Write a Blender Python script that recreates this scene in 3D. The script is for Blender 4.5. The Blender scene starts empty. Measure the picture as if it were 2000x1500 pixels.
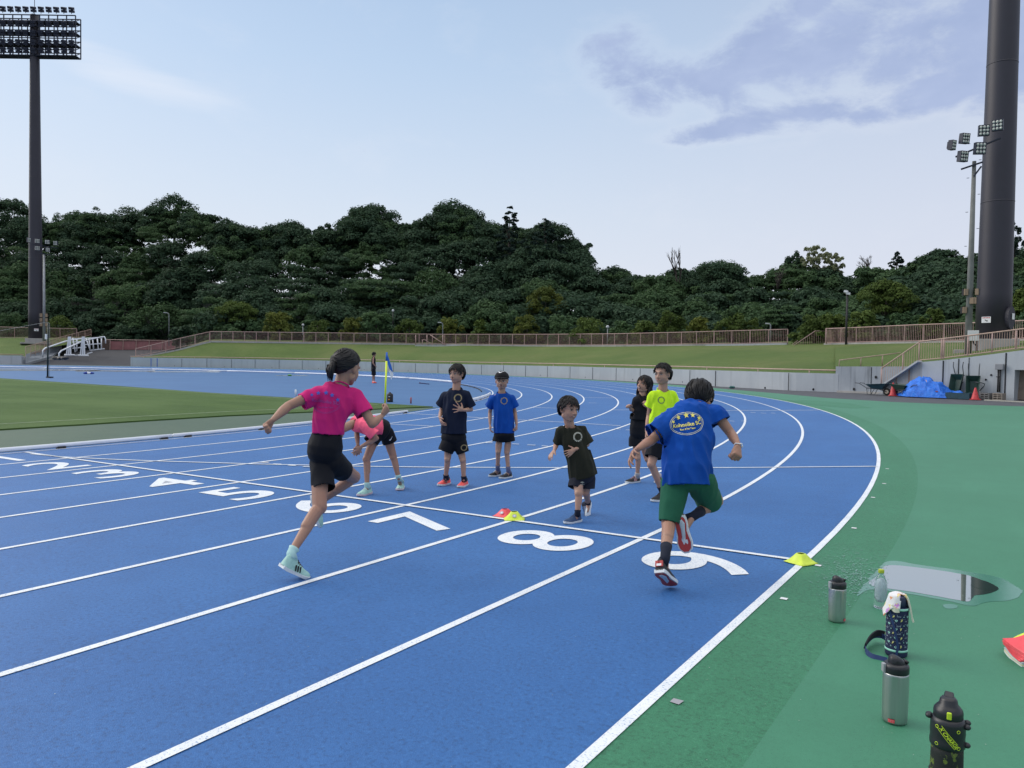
import bpy, bmesh, math, random
import numpy as np
from math import pi, sin, cos, tan, atan2, hypot, sqrt, radians
from mathutils import Vector, Matrix, noise
from mathutils.bvhtree import BVHTree

# ------------------------------------------------------------------ camera, sky, sun, exposure
SC = bpy.context.scene
COL = SC.collection
CAM = Vector((12.20199, -5.66023, 1.47160))
YAW, PITCH, ROLL, FPX = -0.57665, 0.031566, 0.015357, 1522.416
RT, SLOPE, LW = 39.1825, 0.00814, 1.22          # inner radius of the bend, cross fall of the track, lane width
_f = Vector((sin(YAW)*cos(PITCH), cos(YAW)*cos(PITCH), -sin(PITCH)))
_r = Vector((cos(YAW), -sin(YAW), 0)); _u = _r.cross(_f)
CR = _r*cos(ROLL)+_u*sin(ROLL); CU = -_r*sin(ROLL)+_u*cos(ROLL); CF = _f
cd = bpy.data.cameras.new('camera'); cam = bpy.data.objects.new('camera', cd); COL.objects.link(cam)
cd.sensor_width = 36; cd.sensor_fit = 'HORIZONTAL'; cd.lens = FPX/2000*36; cd.clip_start = 0.05; cd.clip_end = 3000
M = Matrix.Identity(4)
for i in range(3):
    M[i][0] = CR[i]; M[i][1] = CU[i]; M[i][2] = -CF[i]; M[i][3] = CAM[i]
cam.matrix_world = M
SC.camera = cam
SC.view_settings.view_transform = 'Standard'; SC.view_settings.look = 'None'
SC.view_settings.exposure = 0.0; SC.view_settings.gamma = 1.0
SUN_EL, SUN_AZ = radians(32), radians(-100)     # azimuth measured from +Y towards +X
SKY_STR = 0.10
sl = bpy.data.lights.new('sun', 'SUN'); so = bpy.data.objects.new('sun', sl); COL.objects.link(so)
sl.energy = 1.7; sl.angle = radians(40); sl.color = (1, 0.93, 0.84)
sd = Vector((sin(SUN_AZ)*cos(SUN_EL), cos(SUN_AZ)*cos(SUN_EL), sin(SUN_EL)))
so.rotation_euler = sd.to_track_quat('Z', 'Y').to_euler()
W = bpy.data.worlds.new('World'); SC.world = W; W.use_nodes = True
def sky():
    nt = W.node_tree; N = nt.nodes; L = nt.links; N.clear()
    out = N.new('ShaderNodeOutputWorld'); bg = N.new('ShaderNodeBackground'); L.new(bg.outputs[0], out.inputs[0])
    sk = N.new('ShaderNodeTexSky'); sk.sky_type = 'NISHITA'; sk.sun_disc = False
    sk.sun_elevation = SUN_EL; sk.sun_rotation = SUN_AZ; sk.air_density = 1.0; sk.dust_density = 2.5; sk.ozone_density = 2.0
    def math_(op, a, b=None, c=None):
        n = N.new('ShaderNodeMath'); n.operation = op
        for i, v in enumerate((a, b, c)):
            if v is None: continue
            if hasattr(v, 'links'): L.new(v, n.inputs[i])
            else: n.inputs[i].default_value = v
        return n.outputs[0]
    def mix(f, a, b):
        n = N.new('ShaderNodeMix'); n.data_type = 'RGBA'
        for s, v in ((n.inputs['Factor'], f), (n.inputs[6], a), (n.inputs[7], b)):
            if hasattr(v, 'links'): L.new(v, s)
            else: s.default_value = v if not isinstance(v, tuple) else (*v, 1)
        return n.outputs[2]
    tc = N.new('ShaderNodeTexCoord'); sp = N.new('ShaderNodeSeparateXYZ'); L.new(tc.outputs['Generated'], sp.inputs[0])
    az = math_('ARCTAN2', sp.outputs[0], sp.outputs[1]); el = math_('ARCSINE', sp.outputs[2])
    sc = N.new('ShaderNodeVectorMath'); sc.operation = 'SCALE'; L.new(sk.outputs[0], sc.inputs[0]); sc.inputs[3].default_value = SKY_STR
    # thin high haze that whitens the sky towards the horizon
    hz = N.new('ShaderNodeMapRange'); L.new(el, hz.inputs[0]); hz.interpolation_type = 'SMOOTHSTEP'
    hz.inputs[1].default_value = 0.0; hz.inputs[2].default_value = 0.62; hz.inputs[3].default_value = 0.93; hz.inputs[4].default_value = 0.62
    hc = N.new('ShaderNodeValToRGB'); L.new(math_('MULTIPLY', el, 1.7), hc.inputs[0])
    e = hc.color_ramp.elements; e[0].position = 0.0; e[0].color = (0.84, 0.85, 0.92, 1); e[1].position = 1.0; e[1].color = (0.48, 0.69, 1.0, 1)
    x = e.new(0.30); x.color = (0.73, 0.82, 0.95, 1); x = e.new(0.6); x.color = (0.60, 0.77, 1.0, 1)
    # warmer, paler to the right of the picture
    rt = N.new('ShaderNodeMapRange'); L.new(az, rt.inputs[0]); rt.interpolation_type = 'SMOOTHSTEP'
    rt.inputs[1].default_value = -0.75; rt.inputs[2].default_value = 0.15
    c0 = mix(math_('MULTIPLY', rt.outputs[0], 0.55), hc.outputs[0], (0.72, 0.74, 0.88))
    c1 = mix(hz.outputs[0], sc.outputs[0], c0)
    # cloud noise in azimuth / elevation space
    def nz(sx, sy, ox, oy, scale, det, rough=0.55, dist=0.0):
        cb = N.new('ShaderNodeCombineXYZ'); L.new(math_('MULTIPLY_ADD', az, sx, ox), cb.inputs[0]); L.new(math_('MULTIPLY_ADD', el, sy, oy), cb.inputs[1])
        n = N.new('ShaderNodeTexNoise'); L.new(cb.outputs[0], n.inputs['Vector']); n.inputs['Scale'].default_value = scale
        n.inputs['Detail'].default_value = det; n.inputs['Roughness'].default_value = rough; n.inputs['Distortion'].default_value = dist
        return n.outputs[0]
    def ell(cx, cy, rx, ry, tilt=0.0):       # soft elliptical region, 1 in the middle, <0 outside
        dx = math_('SUBTRACT', az, cx); dy = math_('SUBTRACT', el, cy)
        a = math_('MULTIPLY_ADD', dx, cos(tilt)/rx, math_('MULTIPLY', dy, sin(tilt)/rx))
        b = math_('MULTIPLY_ADD', dx, -sin(tilt)/ry, math_('MULTIPLY', dy, cos(tilt)/ry))
        return math_('SUBTRACT', 1.0, math_('ADD', math_('POWER', math_('ABSOLUTE', a), 2.0), math_('POWER', math_('ABSOLUTE', b), 2.0)))
    def A(px): return YAW+math.atan((px-1000)/FPX)
    def E(py): return math.atan((705-py)/FPX)
    env = None
    for (px, py, rx, ry, t) in ((1240, 150, .075, .040, -.45), (1400, 200, .085, .026, -.3), (1560, 165, .15, .045, .1), (1720, 120, .16, .06, .25), (1860, 60, .14, .08, 0.2),
                                (1560, 40, .10, .03, .6), (1790, 245, .075, .022, .2), (1690, 262, .03, .014, 0), (1450, 262, .09, .016, 0.1), (1990, 180, .09, .07, 0), (1545, 245, .10, .02, .05)):
        v = ell(A(px), E(py), rx, ry, t)
        env = v if env is None else math_('MAXIMUM', env, v)
    env = math_('MAXIMUM', env, -1.2)
    n1 = nz(1.0, 1.9, 3.1, 1.7, 8.0, 9, 0.66, 0.25)
    m = N.new('ShaderNodeMapRange'); m.interpolation_type = 'SMOOTHSTEP'
    cl = math_('MULTIPLY_ADD', n1, 1.5, math_('MULTIPLY_ADD', env, 0.30, -0.27))
    L.new(cl, m.inputs[0]); m.inputs[1].default_value = 0.40; m.inputs[2].default_value = 0.78; m.inputs[4].default_value = 0.95
    n2 = nz(1, 1.6, 7, 2, 16, 3)
    cc = mix(n2, (0.33, 0.42, 0.66), (0.47, 0.56, 0.79))
    # bright rims around the grey cloud
    rim = N.new('ShaderNodeMapRange'); rim.interpolation_type = 'SMOOTHSTEP'
    L.new(cl, rim.inputs[0]); rim.inputs[1].default_value = 0.12; rim.inputs[2].default_value = 0.5; rim.inputs[4].default_value = 0.12
    c2 = mix(rim.outputs[0], c1, (0.82, 0.85, 0.93))
    c3 = mix(m.outputs[0], c2, cc)
    # thin cirrus streaks
    n3 = nz(1.0, 7.0, 0, 5.5, 3.0, 4, 0.55, 0.4)
    s1 = ell(A(180), E(208), .20, .022, -.24)
    ci = N.new('ShaderNodeMapRange'); ci.interpolation_type = 'SMOOTHSTEP'; L.new(math_('MULTIPLY_ADD', math_('MAXIMUM', s1, -1.0), 0.20, n3), ci.inputs[0])
    ci.inputs[1].default_value = 0.48; ci.inputs[2].default_value = 0.85; ci.inputs[4].default_value = 0.5
    c4 = mix(ci.outputs[0], c3, (0.85, 0.89, 0.98))
    zb = N.new('ShaderNodeMapRange'); zb.interpolation_type = 'SMOOTHSTEP'; L.new(el, zb.inputs[0])     # upper sky, out of view, boosted to add light to the scene
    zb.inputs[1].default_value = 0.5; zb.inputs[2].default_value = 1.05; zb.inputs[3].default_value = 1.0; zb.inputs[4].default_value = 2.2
    zm = N.new('ShaderNodeMapRange'); zm.interpolation_type = 'SMOOTHSTEP'; L.new(el, zm.inputs[0]); zm.inputs[1].default_value = 0.48; zm.inputs[2].default_value = 0.85; zm.inputs[4].default_value = 0.9
    c5 = mix(zm.outputs[0], c4, (0.68, 0.67, 0.66))  # neutral grey added overhead, out of view, to take blue out of the light
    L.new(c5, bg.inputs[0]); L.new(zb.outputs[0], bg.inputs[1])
sky()
W.cycles.sampling_method = 'MANUAL'; W.cycles.sample_map_resolution = 512

# ------------------------------------------------------------------ helpers
def P(px, py, dep):                              # world point seen at a photograph pixel, at a given depth
    return CAM + (CF + CR*((px-1000)/FPX) - CU*((py-750)/FPX))*dep
def kof(x, y): return (x if y < 0 else hypot(x+RT, y)-RT)
def zg(x, y): return SLOPE*max(kof(x, y), 0)
def G(px, py):                                   # point of the (gently sloping) ground seen at a pixel
    d = CF + CR*((px-1000)/FPX) - CU*((py-750)/FPX); z = 0.0; q = None
    for i in range(30):
        q = CAM+d*((z-CAM.z)/d.z); z = zg(q.x, q.y)
    return q
def dep(v): return (Vector(v)-CAM).dot(CF)
def hor(px): return 686.563+0.0153587*px
def tag(o, label=None, cat=None, group=None, kind=None):
    if label: o['label'] = label
    if cat: o['category'] = cat
    if group: o['group'] = group
    if kind: o['kind'] = kind
    return o
def link(o, parent=None):
    COL.objects.link(o)
    if parent is not None: o.parent = parent; o.matrix_parent_inverse = Matrix.Identity(4)
    return o
def empty(name, loc=(0, 0, 0), label=None, cat=None, group=None):
    o = bpy.data.objects.new(name, None); o.location = loc; o.empty_display_size = .1; link(o); return tag(o, label, cat, group)
def from_bm(name, bm, mat, parent=None, smooth=False, loc=None):
    me = bpy.data.meshes.new(name); bm.normal_update(); bm.to_mesh(me); bm.free()
    return from_me(name, me, mat, parent, smooth, loc)
def from_me(name, me, mat, parent=None, smooth=False, loc=None):
    for m_ in (mat if isinstance(mat, (list, tuple)) else [mat]): me.materials.append(m_)
    if smooth: me.polygons.foreach_set('use_smooth', [True]*len(me.polygons))
    o = bpy.data.objects.new(name, me)
    if parent is not None:                       # meshes are written in world space; store them relative to the parent
        pm = Matrix.Translation(parent_loc(parent)); me.transform(pm.inverted())
    elif loc is not None:
        me.transform(Matrix.Translation(loc).inverted()); o.location = loc
    return link(o, parent)
def parent_loc(p):
    v = Vector((0, 0, 0))
    while p is not None: v = v+p.location; p = p.parent
    return v
def pyd(name, verts, faces, mat, parent=None, smooth=False, loc=None):
    me = bpy.data.meshes.new(name); me.from_pydata([tuple(v) for v in verts], [], faces); me.update()
    return from_me(name, me, mat, parent, smooth, loc)
def box(bm, c, s, R=None, mi=0):                 # box with centre c, full size s, optional 3x3 rotation whose columns are its axes
    vs = []
    for dx in (-.5, .5):
        for dy in (-.5, .5):
            for dz in (-.5, .5):
                v = Vector((dx*s[0], dy*s[1], dz*s[2]))
                if R is not None: v = R @ v
                vs.append(bm.verts.new(Vector(c)+v))
    for f in ((0, 1, 3, 2), (4, 6, 7, 5), (0, 4, 5, 1), (2, 3, 7, 6), (0, 2, 6, 4), (1, 5, 7, 3)):
        bm.faces.new([vs[i] for i in f]).material_index = mi
def basis(z, x=None):                            # 3x3 with columns x,y,z
    z = Vector(z).normalized()
    if x is None: x = Vector((0, 0, 1)) if abs(z.z) < .9 else Vector((1, 0, 0))
    x = Vector(x); x = (x-z*x.dot(z)).normalized(); y = z.cross(x)
    return Matrix((x, y, z)).transposed()
def beam(bm, a, b, w, h, up=(0, 0, 1), mi=0):     # rectangular bar from a to b; h along up
    a = Vector(a); b = Vector(b); d = b-a; L_ = d.length
    if L_ < 1e-6: return
    R = basis(d, up); box(bm, (a+b)/2, (h, w, L_), R, mi)
def loft(bm, pts, rad, seg=10, side=None, cap=True, mi=0, closed=False):
    pts = [Vector(p) for p in pts]; n = len(pts); rings = []
    X = None
    for i, p in enumerate(pts):
        a = pts[i-1] if i > 0 else (pts[-1] if closed else p); b = pts[(i+1) % n] if (i < n-1 or closed) else p
        t = (b-a).normalized()
        if side is not None: X = Vector(side); X = (X-t*X.dot(t)).normalized()
        elif X is None: X = basis(t).col[0]
        else: X = (X-t*X.dot(t)).normalized()
        Y = t.cross(X); r = rad[i] if isinstance(rad, list) else rad
        rx, ry = r if isinstance(r, (list, tuple)) else (r, r)
        rings.append([bm.verts.new(p+X*(rx*cos(2*pi*k/seg))+Y*(ry*sin(2*pi*k/seg))) for k in range(seg)])
    m = n if closed else n-1
    for i in range(m):
        A, B = rings[i], rings[(i+1) % n]
        for k in range(seg):
            bm.faces.new((A[k], A[(k+1) % seg], B[(k+1) % seg], B[k])).material_index = mi
    if cap and not closed:
        bm.faces.new(rings[0][::-1]).material_index = mi; bm.faces.new(rings[-1]).material_index = mi
    return rings
def tube(bm, a, b, r, r2=None, seg=8, mi=0): loft(bm, [a, b], [r, r if r2 is None else r2], seg, mi=mi)
def capsule(bm, a, b, ra, rb, side=None, seg=14, flat=False):    # radii may be (rx, ry) pairs
    a = Vector(a); b = Vector(b); d = (b-a); L_ = max(d.length, 1e-5); d = d/L_
    pa = ra if isinstance(ra, (list, tuple)) else (ra, ra); pb = rb if isinstance(rb, (list, tuple)) else (rb, rb)
    pts, rad = [], []
    ca = min(pa); cb = min(pb)
    if not flat:
        for t in (80, 55, 28):
            pts.append(a-d*ca*sin(radians(t))); s = cos(radians(t)); rad.append((pa[0]*s, pa[1]*s))
    for t in (0, .33, .67, 1):
        pts.append(a+d*L_*t); rad.append((pa[0]*(1-t)+pb[0]*t, pa[1]*(1-t)+pb[1]*t))
    if not flat:
        for t in (28, 55, 80):
            pts.append(b+d*cb*sin(radians(t))); s = cos(radians(t)); rad.append((pb[0]*s, pb[1]*s))
    loft(bm, pts, rad, seg, side)
def ellipsoid(bm, c, r, R=None, u=16, v=10, mi=0):
    c = Vector(c); rows = []
    for i in range(1, v):
        th = pi*i/v; row = []
        for k in range(u):
            p = Vector((r[0]*sin(th)*cos(2*pi*k/u), r[1]*sin(th)*sin(2*pi*k/u), r[2]*cos(th)))
            row.append(bm.verts.new(c+(R @ p if R is not None else p)))
        rows.append(row)
    top = Vector((0, 0, r[2])); bot = -top
    T = bm.verts.new(c+(R @ top if R is not None else top)); B = bm.verts.new(c+(R @ bot if R is not None else bot))
    for k in range(u):
        bm.faces.new((T, rows[0][k], rows[0][(k+1) % u])).material_index = mi
        bm.faces.new((B, rows[-1][(k+1) % u], rows[-1][k])).material_index = mi
        for i in range(len(rows)-1):
            bm.faces.new((rows[i][k], rows[i+1][k], rows[i+1][(k+1) % u], rows[i][(k+1) % u])).material_index = mi
def lathe(bm, c, prof, seg=32, R=None, sx=1, sy=1, mi=0):        # prof: (radius, height)
    c = Vector(c); rings = []
    for (r, z) in prof:
        ring = []
        for k in range(seg):
            p = Vector((r*cos(2*pi*k/seg)*sx, r*sin(2*pi*k/seg)*sy, z)); ring.append(bm.verts.new(c+(R @ p if R is not None else p)))
        rings.append(ring)
    for A, B in zip(rings, rings[1:]):
        for k in range(seg): bm.faces.new((A[k], A[(k+1) % seg], B[(k+1) % seg], B[k])).material_index = mi
    bm.faces.new(rings[0][::-1]).material_index = mi; bm.faces.new(rings[-1]).material_index = mi
def finish(o, bevel=0, sub=0):
    if bevel:
        m = o.modifiers.new('bevel', 'BEVEL'); m.width = bevel; m.segments = 2; m.limit_method = 'ANGLE'
    if sub:
        m = o.modifiers.new('sub', 'SUBSURF'); m.levels = sub; m.render_levels = sub
    return o
def text_bm(s, size, bold=0.0, sx=1.0, shear=0.0, res=4):         # flat text mesh, centred, in the XY plane
    cu = bpy.data.curves.new('t', 'FONT'); cu.body = s; cu.size = size; cu.align_x = 'CENTER'; cu.align_y = 'CENTER'; cu.offset = bold; cu.shear = shear; cu.resolution_u = res
    o = bpy.data.objects.new('t', cu); COL.objects.link(o)
    dg = bpy.context.evaluated_depsgraph_get(); me = o.evaluated_get(dg).to_mesh(); bm = bmesh.new(); bm.from_mesh(me)
    o.evaluated_get(dg).to_mesh_clear(); bpy.data.objects.remove(o); bpy.data.curves.remove(cu)
    for v in bm.verts: v.co.x *= sx
    return bm

# ------------------------------------------------------------------ materials
MATS = {}
def mat(name, col, rough=.6, metal=0.0, var=0.0, vscale=5.0, bump=0.0, bscale=60.0, spec=0.5, col2=None, coord='Object', **kw):
    if name in MATS: return MATS[name]
    m = bpy.data.materials.new(name); m.use_nodes = True; nt = m.node_tree; N = nt.nodes; L = nt.links
    b = N['Principled BSDF']; b.inputs['Base Color'].default_value = (*col, 1); b.inputs['Roughness'].default_value = rough
    b.inputs['Metallic'].default_value = metal; b.inputs['Specular IOR Level'].default_value = spec
    for k, v in kw.items(): b.inputs[k.replace('_', ' ')].default_value = v
    tc = N.new('ShaderNodeTexCoord')
    if var or col2:
        n = N.new('ShaderNodeTexNoise'); n.inputs['Scale'].default_value = vscale; n.inputs['Detail'].default_value = 6; n.inputs['Roughness'].default_value = .6
        L.new(tc.outputs[coord], n.inputs['Vector'])
        r = N.new('ShaderNodeValToRGB'); L.new(n.outputs[0], r.inputs[0])
        c2 = col2 if col2 else tuple(min(1, c*(1+var)) for c in col); c1 = tuple(c*(1-var) for c in col) if not col2 else col
        r.color_ramp.elements[0].position = .3; r.color_ramp.elements[0].color = (*c1, 1)
        r.color_ramp.elements[1].position = .7; r.color_ramp.elements[1].color = (*c2, 1)
        L.new(r.outputs[0], b.inputs['Base Color'])
    if bump:
        n = N.new('ShaderNodeTexNoise'); n.inputs['Scale'].default_value = bscale; n.inputs['Detail'].default_value = 4; L.new(tc.outputs[coord], n.inputs['Vector'])
        bu = N.new('ShaderNodeBump'); bu.inputs['Strength'].default_value = bump; bu.inputs['Distance'].default_value = .5/bscale; L.new(n.outputs[0], bu.inputs['Height']); L.new(bu.outputs[0], b.inputs['Normal'])
    MATS[name] = m; return m
class NB:                                        # small node-builder for the layered materials
    def __init__(s, name):
        s.m = bpy.data.materials.new(name); s.m.use_nodes = True; s.nt = s.m.node_tree; s.N = s.nt.nodes; s.L = s.nt.links; s.b = s.N['Principled BSDF']
        s.tc = s.N.new('ShaderNodeTexCoord'); MATS[name] = s.m
    def set(s, sock, v):
        if hasattr(v, 'links'): s.L.new(v, sock)
        elif isinstance(v, tuple): sock.default_value = (*v, 1) if len(v) == 3 and len(sock.default_value) == 4 else v
        else: sock.default_value = v
    def noise(s, scale, det=4, rough=.55, vec=None, dist=0, stretch=None):
        n = s.N.new('ShaderNodeTexNoise'); v = vec if vec is not None else s.tc.outputs['Object']
        if stretch:
            mp = s.N.new('ShaderNodeMapping'); mp.inputs['Scale'].default_value = stretch; s.L.new(v, mp.inputs[0]); v = mp.outputs[0]
        s.L.new(v, n.inputs['Vector']); n.inputs['Scale'].default_value = scale; n.inputs['Detail'].default_value = det; n.inputs['Roughness'].default_value = rough; n.inputs['Distortion'].default_value = dist
        return n.outputs[0]
    def ramp(s, v, a, b, ca=0.0, cb=1.0):
        n = s.N.new('ShaderNodeMapRange'); n.interpolation_type = 'SMOOTHSTEP'; s.L.new(v, n.inputs[0])
        for i, x in ((1, a), (2, b), (3, ca), (4, cb)): n.inputs[i].default_value = x
        return n.outputs[0]
    def mix(s, f, a, b, mode='MIX'):
        n = s.N.new('ShaderNodeMix'); n.data_type = 'RGBA'; n.blend_type = mode
        s.set(n.inputs['Factor'], f); s.set(n.inputs[6], a); s.set(n.inputs[7], b); return n.outputs[2]
    def math(s, op, a, b=0.0):
        n = s.N.new('ShaderNodeMath'); n.operation = op; s.set(n.inputs[0], a); s.set(n.inputs[1], b); return n.outputs[0]
    def bump(s, h, strength, dist):
        n = s.N.new('ShaderNodeBump'); n.inputs['Strength'].default_value = strength; n.inputs['Distance'].default_value = dist; s.L.new(h, n.inputs['Height']); s.L.new(n.outputs[0], s.b.inputs['Normal'])
    def sep(s, which='Object'):
        n = s.N.new('ShaderNodeSeparateXYZ'); s.L.new(s.tc.outputs[which], n.inputs[0]); return n.outputs
def rubber(name, c1, c2, speck, rough=.62, bump=.55, bd=.004, gran=110, big=.35):
    n = NB(name); g = n.noise(gran, 3, .7); gr = n.noise(48, 3, .75); fine = n.noise(gran*2.3, 2, .6); lg = n.noise(.35, 5, .6, stretch=(1, 1, 1)); md = n.noise(3.1, 5, .65)
    st = n.noise(1.1, 4, .6, stretch=(3.0, .5, 1))
    c = n.mix(n.ramp(lg, .3, .7), c1, c2); c = n.mix(n.ramp(md, .35, .75, 0, big), c, tuple(x*.82 for x in c1)); c = n.mix(n.ramp(st, .5, .8, 0, .22), c, tuple(min(1, x*1.25+.004) for x in c2))
    c = n.mix(n.ramp(g, .52, .72, 0, .55), c, speck); c = n.mix(n.ramp(fine, .30, .44, .6, 0), c, tuple(x*.45 for x in c1))
    c = n.mix(n.ramp(gr, .34, .50, bump*1.0, 0), c, tuple(x*.5 for x in c1)); c = n.mix(n.ramp(gr, .56, .72, 0, bump*.7), c, tuple(min(1, x*1.2+.01) for x in speck))
    n.set(n.b.inputs['Base Color'], c); n.b.inputs['Roughness'].default_value = rough; n.b.inputs['Specular IOR Level'].default_value = .5
    n.bump(n.math('ADD', g, fine), bump, bd); return n.m
M_BLUE = rubber('track_blue', (.017, .108, .33), (.025, .132, .375), (.045, .17, .42))
M_BLUE2 = rubber('field_blue', (.032, .115, .285), (.044, .14, .32), (.05, .155, .34), bump=.25, bd=.002, big=.25)
M_GREEN_R = rubber('green_rough', (.024, .165, .080), (.033, .190, .098), (.05, .24, .13))
M_GREEN = rubber('green_smooth', (.036, .182, .100), (.045, .205, .118), (.052, .22, .13), bump=.12, bd=.0015, big=.3)
def paint():
    n = NB('line_paint'); g = n.noise(85, 4, .75); l = n.noise(6, 4, .6)
    f = n.math('MULTIPLY', n.ramp(g, .54, .64), n.ramp(l, .30, .65, .45, 1))
    n.set(n.b.inputs['Base Color'], n.mix(f, n.mix(n.ramp(l, .3, .8), (.76, .79, .82), (.66, .70, .74)), (.16, .27, .46)))
    n.b.inputs['Roughness'].default_value = .55; n.bump(n.noise(120, 3, .7), .5, .003); return n.m
M_LINE = paint()
# ------------------------------------------------------------------ ground, track and field
def pp(k, t, off=0.0):
    z = SLOPE*max(k, 0)+off
    if t < 0: return Vector((k, t, z))
    if t <= pi*RT: a = t/RT; return Vector((-RT+(RT+k)*cos(a), (RT+k)*sin(a), z))
    return Vector((-2*RT-k, -(t-pi*RT), z))
def trange(t0, t1, st=.55):
    out = [t0]; t = t0
    while t < t1-1e-6:
        t = min(t1, t+(st if -10 <= t < pi*RT else 4)); out.append(t)
    return out
def strip(name, k0, k1, t0, t1, off, m, nk=1, st=.55, kind='structure', parent=None):
    ts = trange(t0, t1, st); V = []; F = []
    for t in ts:
        a = k0(t) if callable(k0) else k0; b = k1(t) if callable(k1) else k1
        for j in range(nk+1): V.append(pp(a+(b-a)*j/nk, t, off))
    for i in range(len(ts)-1):
        for j in range(nk):
            q = i*(nk+1)+j; F.append((q, q+1, q+nk+2, q+nk+1))
    o = pyd(name, V, F, m, parent, True)
    if kind and parent is None: o['kind'] = kind
    return o
def flat(name, pts, m, off=0.004, kind='structure', parent=None, world=True):
    bm = bmesh.new(); vs = [bm.verts.new((p[0], p[1], zg(p[0], p[1])+off)) for p in pts]; f = bm.faces.new(vs)
    bmesh.ops.triangulate(bm, faces=[f]); bm.normal_update()
    for f in bm.faces:
        if f.normal.z < 0: f.normal_flip()
    o = from_bm(name, bm, m, parent)
    if kind and parent is None: o['kind'] = kind
    return o
M_ASPH = mat('asphalt', (.062, .066, .078), .85, var=.22, vscale=3, bump=.5, bscale=80)
M_ASPH2 = mat('asphalt_dark', (.028, .03, .038), .85, var=.2, vscale=1.5, bump=.4, bscale=60)
M_EARTH = mat('earth', (.05, .05, .035), .95, var=.3, vscale=.2)
# base ground reaching the horizon
bm = bmesh.new(); rings = []
for r in (30, 70, 150, 300, 600, 1200): rings.append([bm.verts.new((-30+r*cos(a*pi/18), 10+r*sin(a*pi/18), -.035)) for a in range(36)])
bm.faces.new(rings[0])
for A_, B_ in zip(rings, rings[1:]):
    for k in range(36): bm.faces.new((A_[k], B_[k], B_[(k+1) % 36], A_[(k+1) % 36]))
tag(from_bm('ground', bm, M_EARTH), kind='structure')
strip('running_track', -.28, 10.98, -45, pi*RT+60, 0, M_BLUE, 6)
def kout(t):
    a = math.degrees(t/RT)
    xs = [(-999, 40), (15, 40), (24.5, 26), (26.5, 18.4), (28.3, 15.1), (31.7, 13.5), (40, 12.55), (60, 12.0), (400, 11.9)]
    for (a0, k0), (a1, k1) in zip(xs, xs[1:]):
        if a0 <= a <= a1: return k0+(k1-k0)*(a-a0)/(a1-a0)
    return 12
strip('track_edge', 10.98, 11.45, -45, pi*RT+60, 0, M_GREEN_R, 1)
strip('apron', 11.45, kout, -45, pi*RT+60, 0, M_GREEN, 6)
strip('service_road', 11.2, 45, -45, pi*RT+60, -.010, M_ASPH, 4)
flat('apron_patch', [G(*q)[:2] for q in ((1535, 781), (1600, 782.5), (1660, 788), (1703, 797), (1660, 797.5), (1610, 793), (1560, 786.5))], M_GREEN_R, .004)
# inside of the bend: blue field surface, grass pitch, synthetic strip
V = [Vector((-RT, 12.4, -.004))]; F = []
pts = []
n = 90
for i in range(n+1):
    a = math.asin(12.4/(RT-.28))+(pi-2*math.asin(12.4/(RT-.28)))*i/n
    pts.append(Vector((-RT+(RT-.28)*cos(a), (RT-.28)*sin(a), -.004)))
V += pts; F = [(0, i+1, i+2) for i in range(n)]
tag(pyd('field_surface', V, F, M_BLUE2), kind='structure')
def grass_mat():
    n = NB('grass'); a = n.noise(.6, 5, .6, stretch=(.35, 1.6, 1)); b = n.noise(14, 4, .7); c = n.noise(90, 2, .7); s = n.noise(.25, 3, .5)
    col = n.mix(n.ramp(a, .3, .7), (.052, .102, .024), (.074, .132, .032)); col = n.mix(n.ramp(b, .35, .75, 0, .4), col, (.05, .115, .02)); col = n.mix(n.ramp(s, .42, .7, 0, .6), col, (.10, .165, .05))
    n.set(n.b.inputs['Base Color'], col); n.b.inputs['Roughness'].default_value = .85; n.b.inputs['Specular IOR Level'].default_value = .25; n.bump(c, .9, .02); return n.m
M_GRASS = grass_mat()
def bank_mat():
    n = NB('bank_grass'); a = n.noise(.35, 6, .65, stretch=(.6, .6, 3)); b = n.noise(3, 5, .7); c = n.noise(40, 3, .7); s = n.noise(.12, 4, .6)
    col = n.mix(n.ramp(a, .3, .7), (.080, .128, .036), (.106, .156, .045)); col = n.mix(n.ramp(b, .4, .75, 0, .5), col, (.075, .125, .025)); col = n.mix(n.ramp(s, .45, .75, 0, .5), col, (.17, .18, .07))
    n.set(n.b.inputs['Base Color'], col); n.b.inputs['Roughness'].default_value = .9; n.b.inputs['Specular IOR Level'].default_value = .2; n.bump(n.math('ADD', b, c), .9, .05); return n.m
M_BANK = bank_mat()
random.seed(4)
def rough_edge(pts, step=.25, amp=.03):
    out = []
    for a, b in zip(pts, pts[1:]+pts[:1]):
        a = Vector(a); b = Vector(b); m = max(1, int((b-a).length/step)); m = min(m, 160)
        for i in range(m):
            p = a.lerp(b, i/m); q = noise.noise(Vector((p.x*2, p.y*2, 0)))*amp; out.append((p.x+q, p.y+q))
    return out
gp = rough_edge([(-3.62, -45), (-3.62, 3), (-3.62, 6.2), (-2.95, 10.1), (-2.42, 12.5), (-13.8, 12.9), (-21, 13.7), (-34.6, 14.6), (-70, 15.2), (-70, -45)])
bm = bmesh.new(); f = bm.faces.new([bm.verts.new((x, y, .035)) for x, y in gp]); bm.normal_update()
if f.normal.z < 0: f.normal_flip()
r = bmesh.ops.extrude_face_region(bm, geom=[f]); bmesh.ops.translate(bm, verts=[v for v in r['geom'] if isinstance(v, bmesh.types.BMVert)], vec=(0, 0, -.05))
bmesh.ops.triangulate(bm, faces=bm.faces[:]); bmesh.ops.recalc_face_normals(bm, faces=bm.faces[:])
tag(from_bm('grass_pitch', bm, M_GRASS), kind='structure')
M_TURF = rubber('turf_strip', (.040, .088, .052), (.058, .105, .062), (.09, .115, .06), bump=.5, big=.5)
ts = [pp(-.2, t) for t in trange(-45, 12.55, 1)]
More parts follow.
